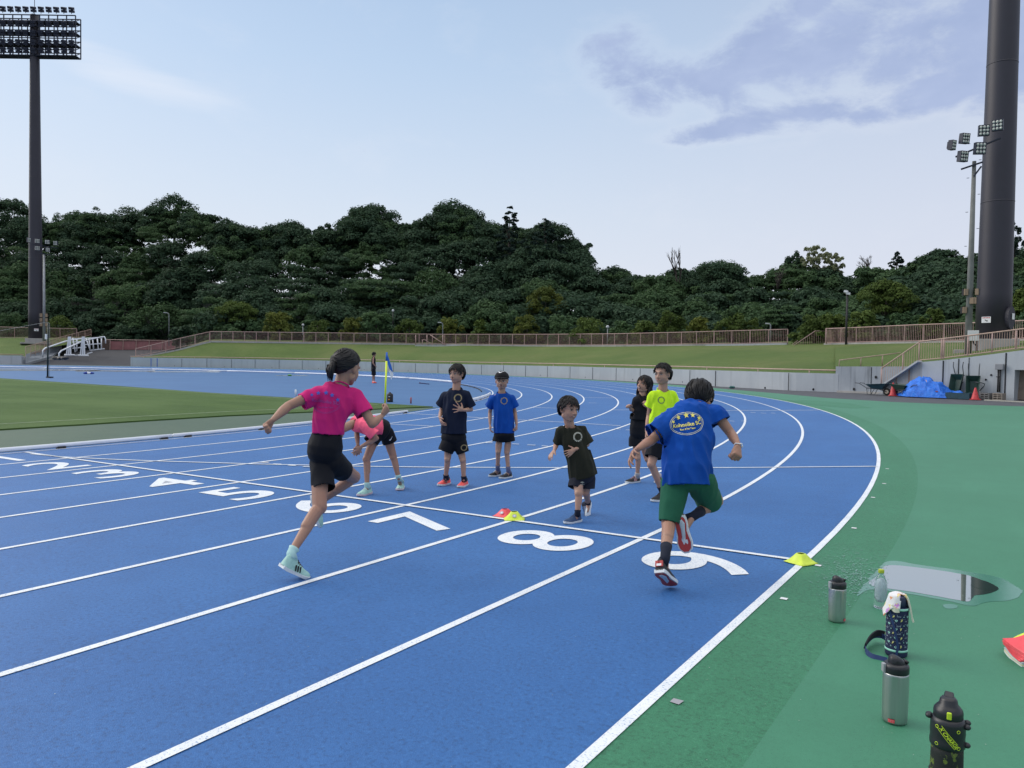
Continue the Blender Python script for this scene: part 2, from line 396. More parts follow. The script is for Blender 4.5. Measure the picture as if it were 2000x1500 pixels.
flat('turf_strip', [(p.x, p.y) for p in ts]+[(-2.2, 12.55), (-4.2, 12.5), (-4.2, -45)], M_TURF, .006)
M_OLDPAINT = mat('old_paint', (.16, .23, .12), .8, var=.4, vscale=8)
flat('pitch_line', [(-4.98, -20), (-4.88, -20), (-4.58, 6.6), (-4.1, 11.6), (-4.2, 11.6), (-4.68, 6.6)], M_OLDPAINT, .039)
flat('pitch_line', [(-4.1, 11.9), (-4.1, 12.0), (-34, 14.0), (-34, 13.88)], M_OLDPAINT, .039)
# lane lines
for k in range(0, 10):
    w = .025 if k else .024
    strip('lane_line', LW*k-w, LW*k+w, -45, pi*RT+60, .004, M_LINE)
def gline(pts, w=.05, m=None, off=.0075, name='track_marking'):
    V = []; F = []
    P2 = [Vector(p[:2]) for p in pts]
    for i, p in enumerate(P2):
        d = (P2[min(i+1, len(P2)-1)]-P2[max(i-1, 0)]).normalized(); nrm = Vector((-d.y, d.x))*w/2
        for q in (p-nrm, p+nrm): V.append((q.x, q.y, zg(q.x, q.y)+off))
    F = [(2*i, 2*i+2, 2*i+3, 2*i+1) for i in range(len(P2)-1)]
    return tag(pyd(name, V, F, m or M_LINE), kind='structure')
gline([(LW*i*.5, 0) for i in range(0, 19)], .05, name='finish_line')
def pxline(l, w=.045, sub=6, m=None):
    g = [G(*q) for q in l]; out = []
    for a, b in zip(g, g[1:]):
        for i in range(sub): out.append(a.lerp(b, i/sub))
    out.append(g[-1]); return gline(out, w, m)
pxline([(60, 887), (120, 893), (210, 897.5), (300, 901), (500, 907), (700, 911.5), (850, 913.3), (1000, 914), (1250, 914.5), (1450, 914), (1714, 911.5)])
pxline([(797, 808), (870, 812), (940, 816.5), (1010, 820.5), (1100, 825), (1212, 832)], .05)
pxline([(752, 828.5), (850, 833)], .05)
pxline([(1040, 796), (1095, 798)], .05); pxline([(1142, 776.5), (1198, 777.5)], .06); pxline([(1195, 801), (1232, 801)], .06)
pxline([(1408, 802), (1500, 802), (1598, 801.3)], .07)
for a, b, y in ((946, 962, 865), (1000, 1014, 867.5), (1030, 1046, 869.5), (1058, 1070, 871.5), (1150, 1166, 787), (1200, 1212, 838), (1222, 1236, 840), (1425, 1434, 822.5), (1448, 1456, 822.5), (1466, 1476, 806), (1486, 1496, 807), (1506, 1514, 807)):
    pxline([(a, y), (b, y+.6)], .05, 1)
for a, b, y in ((510, 525, 903.5), (533, 549, 907), (563, 578, 909.5), (592, 606, 912)): pxline([(a, y), (b, y+.5)], .05, 1)
for k in range(1, 10):                            # painted lane numbers, read from outside the bend
    bm = text_bm(str(k), 1.0, .008, res=8)
    xs = [v.co.x for v in bm.verts]; ys = [v.co.y for v in bm.verts]; w = .55 if k != 1 else .16
    for v in bm.verts:
        u_ = ((v.co.x-min(xs))/(max(xs)-min(xs))-.5)*w; h_ = ((v.co.y-min(ys))/(max(ys)-min(ys))-.5)*.76
        x = LW*k-.60-h_; y = -.485+u_; v.co = Vector((x, y, zg(x, -1)+.0045))
    if k == 1:
        bm.clear(); vs = [bm.verts.new((x, y, zg(x, -1)+.0045)) for x, y in ((.24, -.54), (1.0, -.54), (1.0, -.44), (.24, -.44))]; bm.faces.new(vs)
    bm.normal_update()
    for f in bm.faces:
        if f.normal.z < 0: f.normal_flip()
    tag(from_bm('lane_number', bm, M_LINE), kind='structure')
M_TAG = mat('tag_white', (.72, .74, .76), .6); M_TAGG = mat('tag_grey', (.30, .30, .33), .7)
for (px, py) in ((1598, 1105), (1531, 1170), (1668, 1032), (1733, 916), (1727, 945), (1705, 972)):
    g = G(px, py); tag(flat('track_marker', [(g.x-.02, g.y-.02), (g.x+.02, g.y-.02), (g.x+.02, g.y+.02), (g.x-.02, g.y+.02)], M_TAG, .004), kind='structure')
g = G(1321, 1371); flat('track_marker', [(g.x-.02, g.y-.02), (g.x+.02, g.y-.025), (g.x+.025, g.y+.02), (g.x-.02, g.y+.02)], M_TAGG, .004)
# puddle on the apron: a still water film that mirrors the sky and the masts
def water():
    n = NB('water'); n.set(n.b.inputs['Base Color'], (.012, .05, .03)); n.b.inputs['Roughness'].default_value = .02; n.b.inputs['IOR'].default_value = 3.6; n.b.inputs['Specular IOR Level'].default_value = 1.0
    return n.m
M_WATER = water()
def damp():
    n = NB('damp_green'); f = n.noise(9, 5, .65)
    n.set(n.b.inputs['Base Color'], n.mix(f, (.05, .2, .135), (.07, .24, .17))); n.b.inputs['Roughness'].default_value = .16; n.b.inputs['Specular IOR Level'].default_value = .55; n.bump(n.noise(70, 2, .6), .15, .0012); return n.m
M_DAMP = damp()
def blob(name, pix, m, z, amp=.02, seed=0, kind='structure', slope=True):
    g = [Vector(G(*q)) for q in pix]; out = []
    N_ = len(g)
    for i in range(N_):                           # Catmull-Rom outline with a little irregularity
        a, b, c, d = g[i-1], g[i], g[(i+1) % N_], g[(i+2) % N_]
        for j in range(10):
            t = j/10; q = .5*((2*b)+(c-a)*t+(2*a-5*b+4*c-d)*t*t+(3*b-a-3*c+d)*t**3)
            w = noise.noise(Vector((q.x*9+seed, q.y*9, 0)))*amp+noise.noise(Vector((q.x*40+seed, q.y*40, 0)))*amp*.4
            out.append((q.x+w, q.y+w))
    bm = bmesh.new(); f = bm.faces.new([bm.verts.new((x, y, (zg(x, y) if z < 0.05 or slope else 0)+z)) for x, y in out]); bmesh.ops.triangulate(bm, faces=[f]); bm.normal_update()
    for f in bm.faces:
        if f.normal.z < 0: f.normal_flip()
    return tag(from_bm(name, bm, m), kind=kind)
blob('damp_patch', [(1738, 1096), (1800, 1104), (1900, 1118), (1960, 1132), (1996, 1156), (1975, 1172), (1930, 1176), (1895, 1184), (1840, 1172), (1760, 1158), (1700, 1152), (1672, 1164), (1690, 1140), (1715, 1112)], M_DAMP, .0014, .014)
blob('puddle', [(1733, 1105), (1800, 1110), (1868, 1120), (1900, 1127), (1935, 1140), (1950, 1152), (1925, 1161), (1903, 1164), (1893, 1175), (1866, 1172), (1790, 1158), (1700, 1143), (1716, 1124)], M_WATER, .0024, .007, 5)
blob('damp_patch', [(1842, 1182), (1856, 1180), (1870, 1183), (1868, 1188), (1850, 1189)], M_DAMP, .0014, .005)
# droplets of spilled water on the rough strip
random.seed(8); bm = bmesh.new()
for i in range(900):
    px = random.gauss(1668, 34); py = random.gauss(1122, 22); g = G(px, py)
    if px > 1735 or px < 1580 or g.x < 11.02: continue
    r = random.uniform(.002, .006); vs = [bm.verts.new((g.x+r*cos(a)*random.uniform(.7, 1.3), g.y+r*sin(a), zg(g.x, g.y)+.005)) for a in (0, 1.05, 2.1, 3.14, 4.2, 5.25)]; bm.faces.new(vs)
tag(from_bm('water_drops', bm, mat('wet_film', (.10, .28, .2), .12, spec=1.0)), 'splashed water drops on the rough green strip beside the tumbler', 'water drops', kind='stuff')
# wet streaks on the far side of the field
def arcblob(name, px0, px1, y0, y1, m, seed):
    pts = [(px0+(px1-px0)*i/8, y0+(noise.noise(Vector((i*.8, seed, 0))))*.8) for i in range(9)]+[(px1-(px1-px0)*i/8, y1+(noise.noise(Vector((i*.9, seed+9, 0))))*.8) for i in range(9)]
    return blob(name, pts, m, .004, .25, seed)
M_WET = mat('wet_sheen', (.40, .45, .50), .10, spec=1.0, var=.3, vscale=.4)
arcblob('puddle', -20, 190, 721.5, 724, M_WET, 1); arcblob('puddle', 150, 300, 723.2, 725.6, M_WET, 4); arcblob('puddle', 290, 430, 725.2, 727, M_WET, 7)
arcblob('puddle', -20, 90, 719.4, 720.6, M_WET, 11); arcblob('puddle', 540, 600, 733.2, 734, M_WET, 13)
# raised kerbs on the inside line
M_WPLAS = mat('white_plastic', (.74, .77, .83), .35, var=.05, vscale=3)
M_BLK = mat('black_rubber', (.012, .012, .014), .6)
def kerb(t0, t1, label, h=.055, w=.05, m=None, k=-.06, name='track_kerb', seg=4.0, feet=True):
    root = empty(name, pp(k, (t0+t1)/2), label, 'kerb')
    t = t0
    while t < t1-.1:
        e_ = min(t+seg, t1); bm = bmesh.new(); q = [pp(k, t+(e_-t-.03)*i/6)+Vector((0, 0, h)) for i in range(7)]
        loft(bm, q, (w*.6, w*.45), 10, (0, 0, 1)); from_bm('rail', bm, m or M_WPLAS, root, True)
        if feet:
            for u in (.06, .5, .94):
                a = pp(k, t+(e_-t)*u); b = pp(k, t+(e_-t)*u+.12); bm = bmesh.new(); beam(bm, a+Vector((0, 0, .018)), b+Vector((0, 0, .018)), .07, .034); from_bm('foot', bm, M_BLK, root)
        t = e_
    return root
kerb(-9.5, 10.35, 'long white raised kerb between the pitch and lane one at left')
kerb(16.0, 21.5, 'short white kerb piece lying behind the boy in the cap', h=.07, w=.10, seg=1.9)
kerb(37, 112, 'white kerb curving round the far side of the field', h=.07, w=.09, seg=8, feet=False)
kerb(24.5, 34.5, 'thin black kerb strip lying open at the bend', h=.02, w=.045, m=M_BLK, k=-.5, seg=2.4, feet=False)
# ------------------------------------------------------------------ walls, banks, fences
def concrete(name, c1, c2, streak=.5, rust=False):
    n = NB(name); g = n.tc.outputs['Object']
    a = n.noise(1.0, 5, .65, stretch=(.8, .8, .5)); st = n.noise(2.2, 5, .6, stretch=(1.6, 1.6, .10)); f = n.noise(45, 3, .7); o = n.sep()
    c = n.mix(n.ramp(a, .3, .7), c1, c2); c = n.mix(n.ramp(st, .52, .75, 0, streak), c, tuple(x*.42 for x in c1)); c = n.mix(n.ramp(f, .3, .6, .25, 0), c, tuple(x*.8 for x in c1))
    if rust:
        r = n.noise(1.3, 4, .6, stretch=(3.2, 3.2, .05)); c = n.mix(n.ramp(r, .55, .66, 0, .8), c, (.20, .085, .035))
    n.set(n.b.inputs['Base Color'], c); n.b.inputs['Roughness'].default_value = .85; n.b.inputs['Specular IOR Level'].default_value = .3; n.bump(f, .3, .01); return n.m
M_CONC = concrete('concrete', (.39, .42, .455), (.44, .47, .50), .30)
M_CONC2 = concrete('concrete_stained', (.27, .30, .34), (.34, .37, .41), .8)
M_RUSTC = concrete('concrete_rusty', (.30, .31, .32), (.36, .37, .37), .5, True)
M_PLINTH = concrete('plinth_concrete', (.33, .32, .31), (.40, .39, .37), .5)
M_PINK = mat('pink_paint', (.40, .27, .24), .6, var=.15, vscale=3); M_PINKP = mat('pink_panel', (.30, .125, .125), .65, var=.2, vscale=1.5)
M_TANP = mat('tan_paint', (.40, .28, .22), .6, var=.15, vscale=3); M_DARK = mat('joint_dark', (.03, .03, .035), .9)
M_SHADE = mat('drain_hole', (.01, .01, .012), .9)
def hitk(px, k):                                 # where the view through a photo column meets the circle of offset k (far side)
    d = CF+CR*((px-1000)/FPX); d = Vector((d.x, d.y)).normalized(); o = Vector((CAM.x+RT, CAM.y)); b = o.dot(d); c = o.dot(o)-(RT+k)**2
    s = -b+sqrt(b*b-c); q = o+d*s; return Vector((q.x-RT, q.y, SLOPE*k))
def lerp_tab(tab, x):
    if x <= tab[0][0]: return tab[0][1]
    for (a, u), (b, v) in zip(tab, tab[1:]):
        if x <= b: return u+(v-u)*(x-a)/(b-a)
    return tab[-1][1]
def at_col(px, q):                               # pixel row in which a world point is drawn
    d = Vector(q)-CAM; return 750-FPX*d.dot(CU)/d.dot(CF)
def zpix(q, py):                                 # height above z=0 of the pixel row py at the plan position of q
    q = Vector(q); lo = Vector((q.x, q.y, 0)); hi = lo+Vector((0, 0, 1)); y0 = at_col(0, lo); y1 = at_col(0, hi); z = (py-y0)/(y1-y0)
    for i in range(3):
        y = at_col(0, (q.x, q.y, z)); z += (py-y)/(at_col(0, (q.x, q.y, z+1))-y)
    return z
KW = [(255, 12.3), (860, 12.3), (1100, 12.6), (1275, 13.2), (1394, 13.9), (1538, 15.2), (1637, 16.8)]
def wallbase(px): return hitk(px, lerp_tab(KW, px))
TOPY = [(255, 698), (400, 700), (640, 704.5), (860, 710.5), (1100, 715.5), (1275, 720), (1394, 723.3), (1538, 727.6), (1637, 730)]
def slab(name, base, tops, thick, m, parent=None, kind=None, back=None):      # vertical wall along a polyline
    V = []; F = []; n = len(base)
    for i, (b, zt) in enumerate(zip(base, tops)):
        a_ = base[max(i-1, 0)]; c_ = base[min(i+1, n-1)]; d = Vector((c_.x-a_.x, c_.y-a_.y, 0)).normalized(); nr = Vector((-d.y, d.x, 0))
        if nr.dot(Vector((b.x-CAM.x, b.y-CAM.y, 0))) < 0: nr = -nr
        b0 = Vector((b.x, b.y, b.z-.05)); V += [b0, Vector((b.x, b.y, zt)), Vector((b.x, b.y, zt))+nr*thick, b0+nr*thick]
    for i in range(n-1):
        q = 4*i
        for j in range(4): F.append((q+j, q+(j+1) % 4, q+4+(j+1) % 4, q+4+j))
    F += [(0, 1, 2, 3), (4*n-4, 4*n-1, 4*n-2, 4*n-3)]
    o = pyd(name, V, F, m, parent); bm = bmesh.new(); bm.from_mesh(o.data); bmesh.ops.recalc_face_normals(bm, faces=bm.faces[:]); bm.to_mesh(o.data); bm.free()
    return o
# curved retaining wall round the bend
cols = list(range(255, 1631, 25))+[1637]
WB = [wallbase(px) for px in cols]; WT = [zpix(b, lerp_tab(TOPY, px)) for px, b in zip(cols, WB)]
wall = empty('retaining_wall', WB[20], 'long low pale concrete retaining wall curving round the far bend', 'wall')
slab('wall_panel', WB, WT, .25, M_CONC, wall)
def joint(parent, b, zt, w=.05, m=None, z0=0.0):
    t = (b-CAM); t.z = 0; t.normalize(); bm = bmesh.new(); R = Matrix((Vector((-t.y, t.x, 0)), t, Vector((0, 0, 1)))).transposed(); box(bm, (b.x-t.x*.012, b.y-t.y*.012, (b.z+z0+zt)/2), (w, .02, zt-b.z-z0), R); return from_bm('joint', bm, m or M_DARK, parent)
xs = [355, 404, 452, 498, 545, 590, 636, 683, 725, 768, 811, 855, 898, 940, 983, 1026, 1069, 1113, 1157, 1203, 1250, 1300, 1347, 1397]
for px in xs+[1540]: joint(wall, wallbase(px), zpix(wallbase(px), lerp_tab(TOPY, px))-.02, .035)
for px in (295, 307): joint(wall, wallbase(px), zpix(wallbase(px), lerp_tab(TOPY, px))-.06, .07, mat('blue_mark', (.02, .10, .45), .6))
bm = bmesh.new()
for i in range(0, len(xs), 2):
    b = wallbase(xs[i]-14); t = (b-CAM).normalized(); ellipsoid(bm, (b.x-t.x*.01, b.y-t.y*.01, b.z+.13), (.035, .012, .04), basis((0, 0, 1), (-t.y, t.x, 0)), 8, 5)
for (px, py) in ((1495, 757.5), (1589, 760.5)):
    b = wallbase(px); t = (b-CAM).normalized(); ellipsoid(bm, (b.x-t.x*.01, b.y-t.y*.01, zpix(b, py)), (.06, .02, .06), basis((0, 0, 1), (-t.y, t.x, 0)), 8, 5)
from_bm('drain_hole', bm, M_SHADE, wall)
def rail_line(name, pts, r, m, parent): bm = bmesh.new(); loft(bm, pts, r, 6); return from_bm(name, bm, m, parent, True)
# thin pipe rail standing just behind the wall's coping
rl = empty('pipe_rail', WB[25]+Vector((0, 0, 1)), 'thin pink pipe rail running along the top of the curved wall', 'railing')
RP = []
for px, b, zt in zip(cols, WB, WT):
    t = (b-CAM); t.z = 0; t.normalize(); q = b+t*.45; RP.append(Vector((q.x, q.y, zpix(q, lerp_tab(TOPY, px)-lerp_tab([(255, 2), (900, 4.5), (1637, 6.5)], px)))))
rail_line('rail', RP, .035, M_TANP, rl)
for i in range(1, len(RP), 4): rail_line('post', [RP[i]-Vector((0, 0, .35)), RP[i]], .03, M_TANP, rl)
# upper fence line: depth, base row and top row for each photo column
FD = [(410, 88), (640, 85), (860, 84), (1060, 77), (1200, 70), (1350, 64), (1540, 60), (1612, 56), (1775, 49), (1900, 45), (2000, 42), (2150, 39)]
FB = [(410, 667), (640, 670), (860, 673), (1050, 675.5), (1200, 675.5), (1350, 674), (1450, 673), (1540, 671), (1612, 672), (1775, 669), (1900, 667), (2000, 664), (2150, 660)]
FTp = [(410, 647.5), (640, 650), (860, 653), (1060, 653), (1200, 652), (1350, 648.5), (1540, 643), (1612, 642), (1690, 639), (1775, 635), (1900, 630.5), (2000, 626), (2150, 621)]
def fb(px): return P(px, lerp_tab(FB, px), lerp_tab(FD, px))
# grass bank from the wall's back up to the fence and beyond
def sheet(name, rows, m, kind=None, parent=None):
    V = [v for r in rows for v in r]; n = len(rows[0]); F = []
    for i in range(len(rows)-1):
        for j in range(n-1): F.append((i*n+j, i*n+j+1, (i+1)*n+j+1, (i+1)*n+j))
    o = pyd(name, V, F, m, parent, True)
    if kind: o['kind'] = kind
    return o
rows = [[], [], [], [], [], [], []]
for px, b, zt in zip(cols, WB, WT):
    t = (b-CAM); t.z = 0; t.normalize(); p0 = Vector((b.x, b.y, zt-.10))+t*.2; q = max(px, 410); e_ = P(px, lerp_tab(FB, px)+(1 if px > 400 else 0), lerp_tab(FD, q))
    if px < 410: e_ = P(px, lerp_tab([(255, 698), (290, 695.5), (350, 684), (400, 670), (410, 668)], px), lerp_tab([(255, 85), (410, 88)], px))
    for i, s in enumerate((0, .12, .35, .6, .85, 1.0, 1.25)):
        v = p0.lerp(e_, s); v.z += .10*sin(pi*min(s, 1))*(1 if px > 420 else 0)+(0 if s <= 1 else -.15); rows[i].append(v)
sheet('grass_bank', rows, M_BANK, 'structure')
flat_pts = None
def fence(name, pts, h, label, m=None, post=1.5, bal=.125, group=None, pr=.032, br=.011, toph=None, parent=None, gap=.10):
    """Vertical-bar fence along base points; h may be a list of heights."""
    m = m or M_PINK; pts = [Vector(p) for p in pts]; hs = h if isinstance(h, list) else [h]*len(pts)
    root = parent or empty(name, pts[0], label, 'fence', group)
    L_ = [0]
    for a, b in zip(pts, pts[1:]): L_.append(L_[-1]+(b-a).length)
    def ev(s):
        for i in range(len(pts)-1):
            if s <= L_[i+1] or i == len(pts)-2:
                u = (s-L_[i])/(L_[i+1]-L_[i]); return pts[i].lerp(pts[i+1], u), hs[i]+(hs[i+1]-hs[i])*u
    n = max(2, int(L_[-1]/.8)); A = [ev(L_[-1]*i/n) for i in range(n+1)]
    rail_line('top_rail', [a+Vector((0, 0, hh)) for a, hh in A], pr, m, root); rail_line('bottom_rail', [a+Vector((0, 0, gap)) for a, hh in A], pr*.7, m, root)
    k = max(1, round(L_[-1]/post))
    for i in range(k+1):
        a, hh = ev(L_[-1]*i/k); bm = bmesh.new(); beam(bm, a-Vector((0, 0, .15)), a+Vector((0, 0, hh)), pr*1.7, pr*1.7, (1, 0, 0)); from_bm('post', bm, m, root)
    bm = bmesh.new(); c = int(L_[-1]/bal)
    for i in range(c):
        a, hh = ev(L_[-1]*(i+.5)/c); tube(bm, a+Vector((0, 0, gap)), a+Vector((0, 0, hh)), br, seg=4)
    from_bm('bars', bm, m, root); return root
def fcols(a, b, st=20): return list(range(a, b, st))+[b]
def fhs(cs): return [zpix(fb(p), lerp_tab(FTp, p))-fb(p).z for p in cs]
cs = fcols(410, 1538); fence('bar_fence', [fb(p) for p in cs], fhs(cs), 'long pink bar fence along the top of the far grass bank', post=1.45)
cs = fcols(1612, 2140); fence('bar_fence', [fb(p) for p in cs], fhs(cs), 'pink bar fence behind the thick dark mast at right', post=1.45)
kerbm = M_PLINTH
def coping(pxs, dy, h, m, name='coping', lab=None):
    pts = [fb(p)+Vector((0, 0, 0)) for p in pxs]; bm = bmesh.new()
    for a, b in zip(pts, pts[1:]): beam(bm, a+Vector((0, 0, -.02)), b+Vector((0, 0, -.02)), .3, h)
    o = from_bm(name, bm, m); return tag(o, kind='structure')
coping(fcols(410, 1538, 25), 0, .16, M_PLINTH); coping(fcols(1612, 2140, 25), 0, .16, M_PLINTH)
# gate panel and small hand rails by the gap at the right of the bank
def quadp(name, pts, m, parent=None, th=.04):
    """thin solid panel whose corners are 3D points"""
    pts = [Vector(p) for p in pts]; nr = (pts[1]-pts[0]).cross(pts[2]-pts[0]).normalized()*th
    V = pts+[p+nr for p in pts]; n = len(pts); F = [tuple(range(n)), tuple(range(2*n-1, n-1, -1))]+[(i, (i+1) % n, n+(i+1) % n, n+i) for i in range(n)]
    o = pyd(name, V, F, m, parent); bm = bmesh.new(); bm.from_mesh(o.data); bmesh.ops.recalc_face_normals(bm, faces=bm.faces[:]); bm.to_mesh(o.data); bm.free(); return o
D = 55.6
g = empty('gate_panel', P(1640, 672, D), 'pink barred gate panel next to the gap at the right of the bank', 'gate')
quadp('panel', [P(1653, 672, D-.4), P(1664, 672, D-.4), P(1664, 643.5, D-.4), P(1653, 643.5, D-.4)], M_PINK, g)
bm = bmesh.new()
for i in range(16): tube(bm, P(1615+i*2.5, 672, D-.3), P(1615+i*2.5, 644, D-.3), .014, seg=4)
from_bm('bars', bm, M_PINK, g)
rail_line('frame', [P(1614, 672, D-.3), P(1614, 642, D-.3), P(1664, 643, D-.3)], .035, M_PINK, g)
def handrail(name, pix, D, label, r=.03, m=None, posts=()):
    o = empty(name, P(*pix[0], D), label, 'handrail'); rail_line('rail', [P(x, y, D) for x, y in pix], r, m or M_PINK, o)
    for (x, y0, y1) in posts: rail_line('post', [P(x, y0, D), P(x, y1, D)], r, m or M_PINK, o)
    return o
handrail('handrail', [(1545, 675), (1562, 662), (1569, 661), (1569, 675)], 59, 'low pink handrail bent downhill beside the gap in the fence')
h_ = empty('handrail', P(1580, 675, 58), 'taller pink handrail with bars sloping up to the gate panel', 'handrail')
rail_line('rail', [P(1550, 675, 58), P(1592, 646.5, 58), P(1614, 647, 58)], .03, M_PINK, h_); bm = bmesh.new()
for i in range(12): tube(bm, P(1560+i*4.3, 676, 58), P(1560+i*4.3, max(647, 668-i*3.0), 58), .013, seg=4)
from_bm('bars', bm, M_PINK, h_)
h_ = empty('handrail', P(840, 675, 83.5), 'small pink stair handrails on the bank before the long fence', 'handrail')
rail_line('rail', [P(825, 674, 83.4), P(825, 664, 83.4), P(829, 663, 83.4), P(846, 674, 83.4)], .04, M_PINK, h_)
rail_line('rail', [P(840, 654, 83.4), P(872, 675, 83.4)], .04, M_PINK, h_)
for x in (812, 834, 865): rail_line('post', [P(x, 675, 83.4), P(x, 654, 83.4)], .05, M_PINK, h_)
bm = bmesh.new(); a = P(812, 675.5, 83.6); b = P(916, 676, 82.5); beam(bm, a, b, .5, .12); tag(from_bm('landing_slab', bm, mat('pale_concrete', (.42, .44, .46), .8, var=.1)), kind='structure')
bm = bmesh.new(); a = P(1380, 675.5, 63.2); b = P(1538, 673, 59.6); beam(bm, a, b, .5, .14); tag(from_bm('landing_slab', bm, mat('pale_concrete', (.42, .44, .46), .8, var=.1)), kind='structure')
# ---- right-hand side: block wall, stairs and tall wall
W0 = Vector((4.88, 34.55, 0)); W1 = Vector((12.05, 31.70, 0)); WD = (W1-W0).normalized()
def wl(px, off=0.0):                             # point of the straight wall line under a photo column
    d = CF+CR*((px-1000)/FPX); d = Vector((d.x, d.y, 0)); n = Vector((-WD.y, WD.x, 0)); w0 = W0+n*off
    t = (w0-Vector((CAM.x, CAM.y, 0))).dot(n)/d.dot(n); q = Vector((CAM.x, CAM.y, 0))+d*t; q.z = zg(q.x, q.y); return q
blk = empty('wall_block', wl(1680), 'pale square-ended concrete wall block left of the outdoor stairs', 'wall')
sc_ = [1631.5, 1660, 1690, 1720, 1790]; slab('wall_panel', [wl(p) for p in sc_], [zpix(wl(p), 715.8) for p in sc_], .5, M_CONC2, blk)
for p in (1701,): joint(blk, wl(p), zpix(wl(p), 717), .03)
bm = bmesh.new()
for (px, py) in ((1668, 760), (1710, 736.5)):
    b = wl(px, -.03); ellipsoid(bm, (b.x, b.y, zpix(b, py)), (.06, .02, .07), basis((0, 0, 1), WD), 8, 5)
from_bm('drain_hole', bm, M_SHADE, blk)
bm = bmesh.new(); a = wl(1637, -.12); b = wl(1738, -.12); beam(bm, a+Vector((0, 0, .03)), b+Vector((0, 0, .03)), .24, .09); tag(from_bm('kerb_stone', bm, M_PLINTH), kind='structure')
tall = empty('tall_wall', wl(1850), 'tall grey concrete wall rising to the right behind the blue tarpaulin', 'wall')
OFF = -.9
TT = [(1794, 707.5), (1840, 703.5), (1900, 696.5), (1950, 690), (2000, 683.2), (2200, 660)]
ss = [1800, 1840, 1880, 1920, 1960, 1981]; slab('wall_panel', [wl(p, OFF) for p in ss], [zpix(wl(p, OFF), lerp_tab(TT, p)) for p in ss], .45, M_CONC, tall)
zl = zpix(wl(1990, OFF), 722.5); ss = [1981, 2000, 2060, 2200]
# lintel over the store doorway and the doorway itself
V0 = [wl(p, OFF) for p in ss]
lint = slab('lintel', [Vector((v.x, v.y, zl+.05)) for v in V0], [zpix(v, lerp_tab(TT, p)) for v, p in zip(V0, ss)], .45, M_CONC, tall)
for p, w in ((1841, .05), (1871, .035), (1891, .02), (1963, .05)): joint(tall, wl(p, OFF), zpix(wl(p, OFF), lerp_tab(TT, p)+1), w)
bm = bmesh.new()
for (px, py) in ((1925, 741.5), (1935, 732.5)):
    b = wl(px, OFF-.02); ellipsoid(bm, (b.x, b.y, zpix(b, py)), (.04, .02, .045), basis((0, 0, 1), WD), 8, 5)
from_bm('drain_hole', bm, M_SHADE, tall)
b0 = wl(1981, OFF); b1 = wl(2200, OFF); nv = Vector((-WD.y, WD.x, 0))
if nv.y < 0: nv = -nv
dk = mat('dark_interior', (.02, .02, .022), .9)
quadp('recess', [b0+nv*2.5, b1+nv*2.5, b1+nv*2.5+Vector((0, 0, 2)), b0+nv*2.5+Vector((0, 0, 2))], dk, tall); quadp('recess', [b0+nv*.46, b0+nv*2.5, b0+nv*2.5+Vector((0, 0, 2)), b0+nv*.46+Vector((0, 0, 2))], dk, tall)
quadp('recess', [b0+nv*.5+Vector((0, 0, zl+.06)), b1+nv*.5+Vector((0, 0, zl+.06)), b1+nv*2.5+Vector((0, 0, zl+.06)), b0+nv*2.5+Vector((0, 0, zl+.06))], dk, tall)
ply = quadp('plywood_sheet', [wl(1986, OFF+.35)+Vector((0, 0, .02)), wl(2090, OFF+.35)+Vector((0, 0, .02)), wl(2090, OFF+.5)+Vector((0, 0, zl-.15)), wl(1983.5, OFF+.5)+Vector((0, 0, zl-.15))], mat('plywood', (.17, .13, .10), .8, var=.35, vscale=4, col2=(.24, .19, .15)), None, .03)
tag(ply, 'brown plywood sheet leaning in the dark doorway at far right', 'board')
# rusty stair side wall
st = empty('stair_side_wall', wl(1760, OFF), 'rust-streaked triangular side wall under the pink stair railing', 'wall')
ss = [1727, 1745, 1760, 1775, 1794, 1800]; sy = [(1727, 754), (1794, 707), (1800, 706.9)]
slab('wall_panel', [wl(p, OFF) for p in ss], [zpix(wl(p, OFF), lerp_tab(sy, p)) for p in ss], .3, M_RUSTC, st)
bm = bmesh.new(); pts = [wl(p, OFF-.02) for p in (1726, 1795)]; zz = [zpix(pts[0], 752.5), zpix(pts[1], 705.5)]; beam(bm, (pts[0].x, pts[0].y, zz[0]), (pts[1].x, pts[1].y, zz[1]), .4, .07); from_bm('coping', bm, mat('pale_concrete', (.42, .44, .46), .8, var=.1), st)
# steps behind it
bm = bmesh.new(); n = 9; a = wl(1716, OFF+.35); b = wl(1792, OFF+.35); H = zpix(b, 706)
for i in range(n):
    p0 = a.lerp(b, i/n); p1 = a.lerp(b, 1.0); hh = H*(i+1)/n; c = (p0+p1)/2; R = Matrix((WD, nv, Vector((0, 0, 1)))).transposed(); box(bm, (c.x+nv.x*.25, c.y+nv.y*.25, hh/2), ((p1-p0).length, .46, hh-.001*i), R)
tag(from_bm('stair_steps', bm, M_CONC2), 'grey concrete steps climbing behind the rusty side wall', 'stairs')
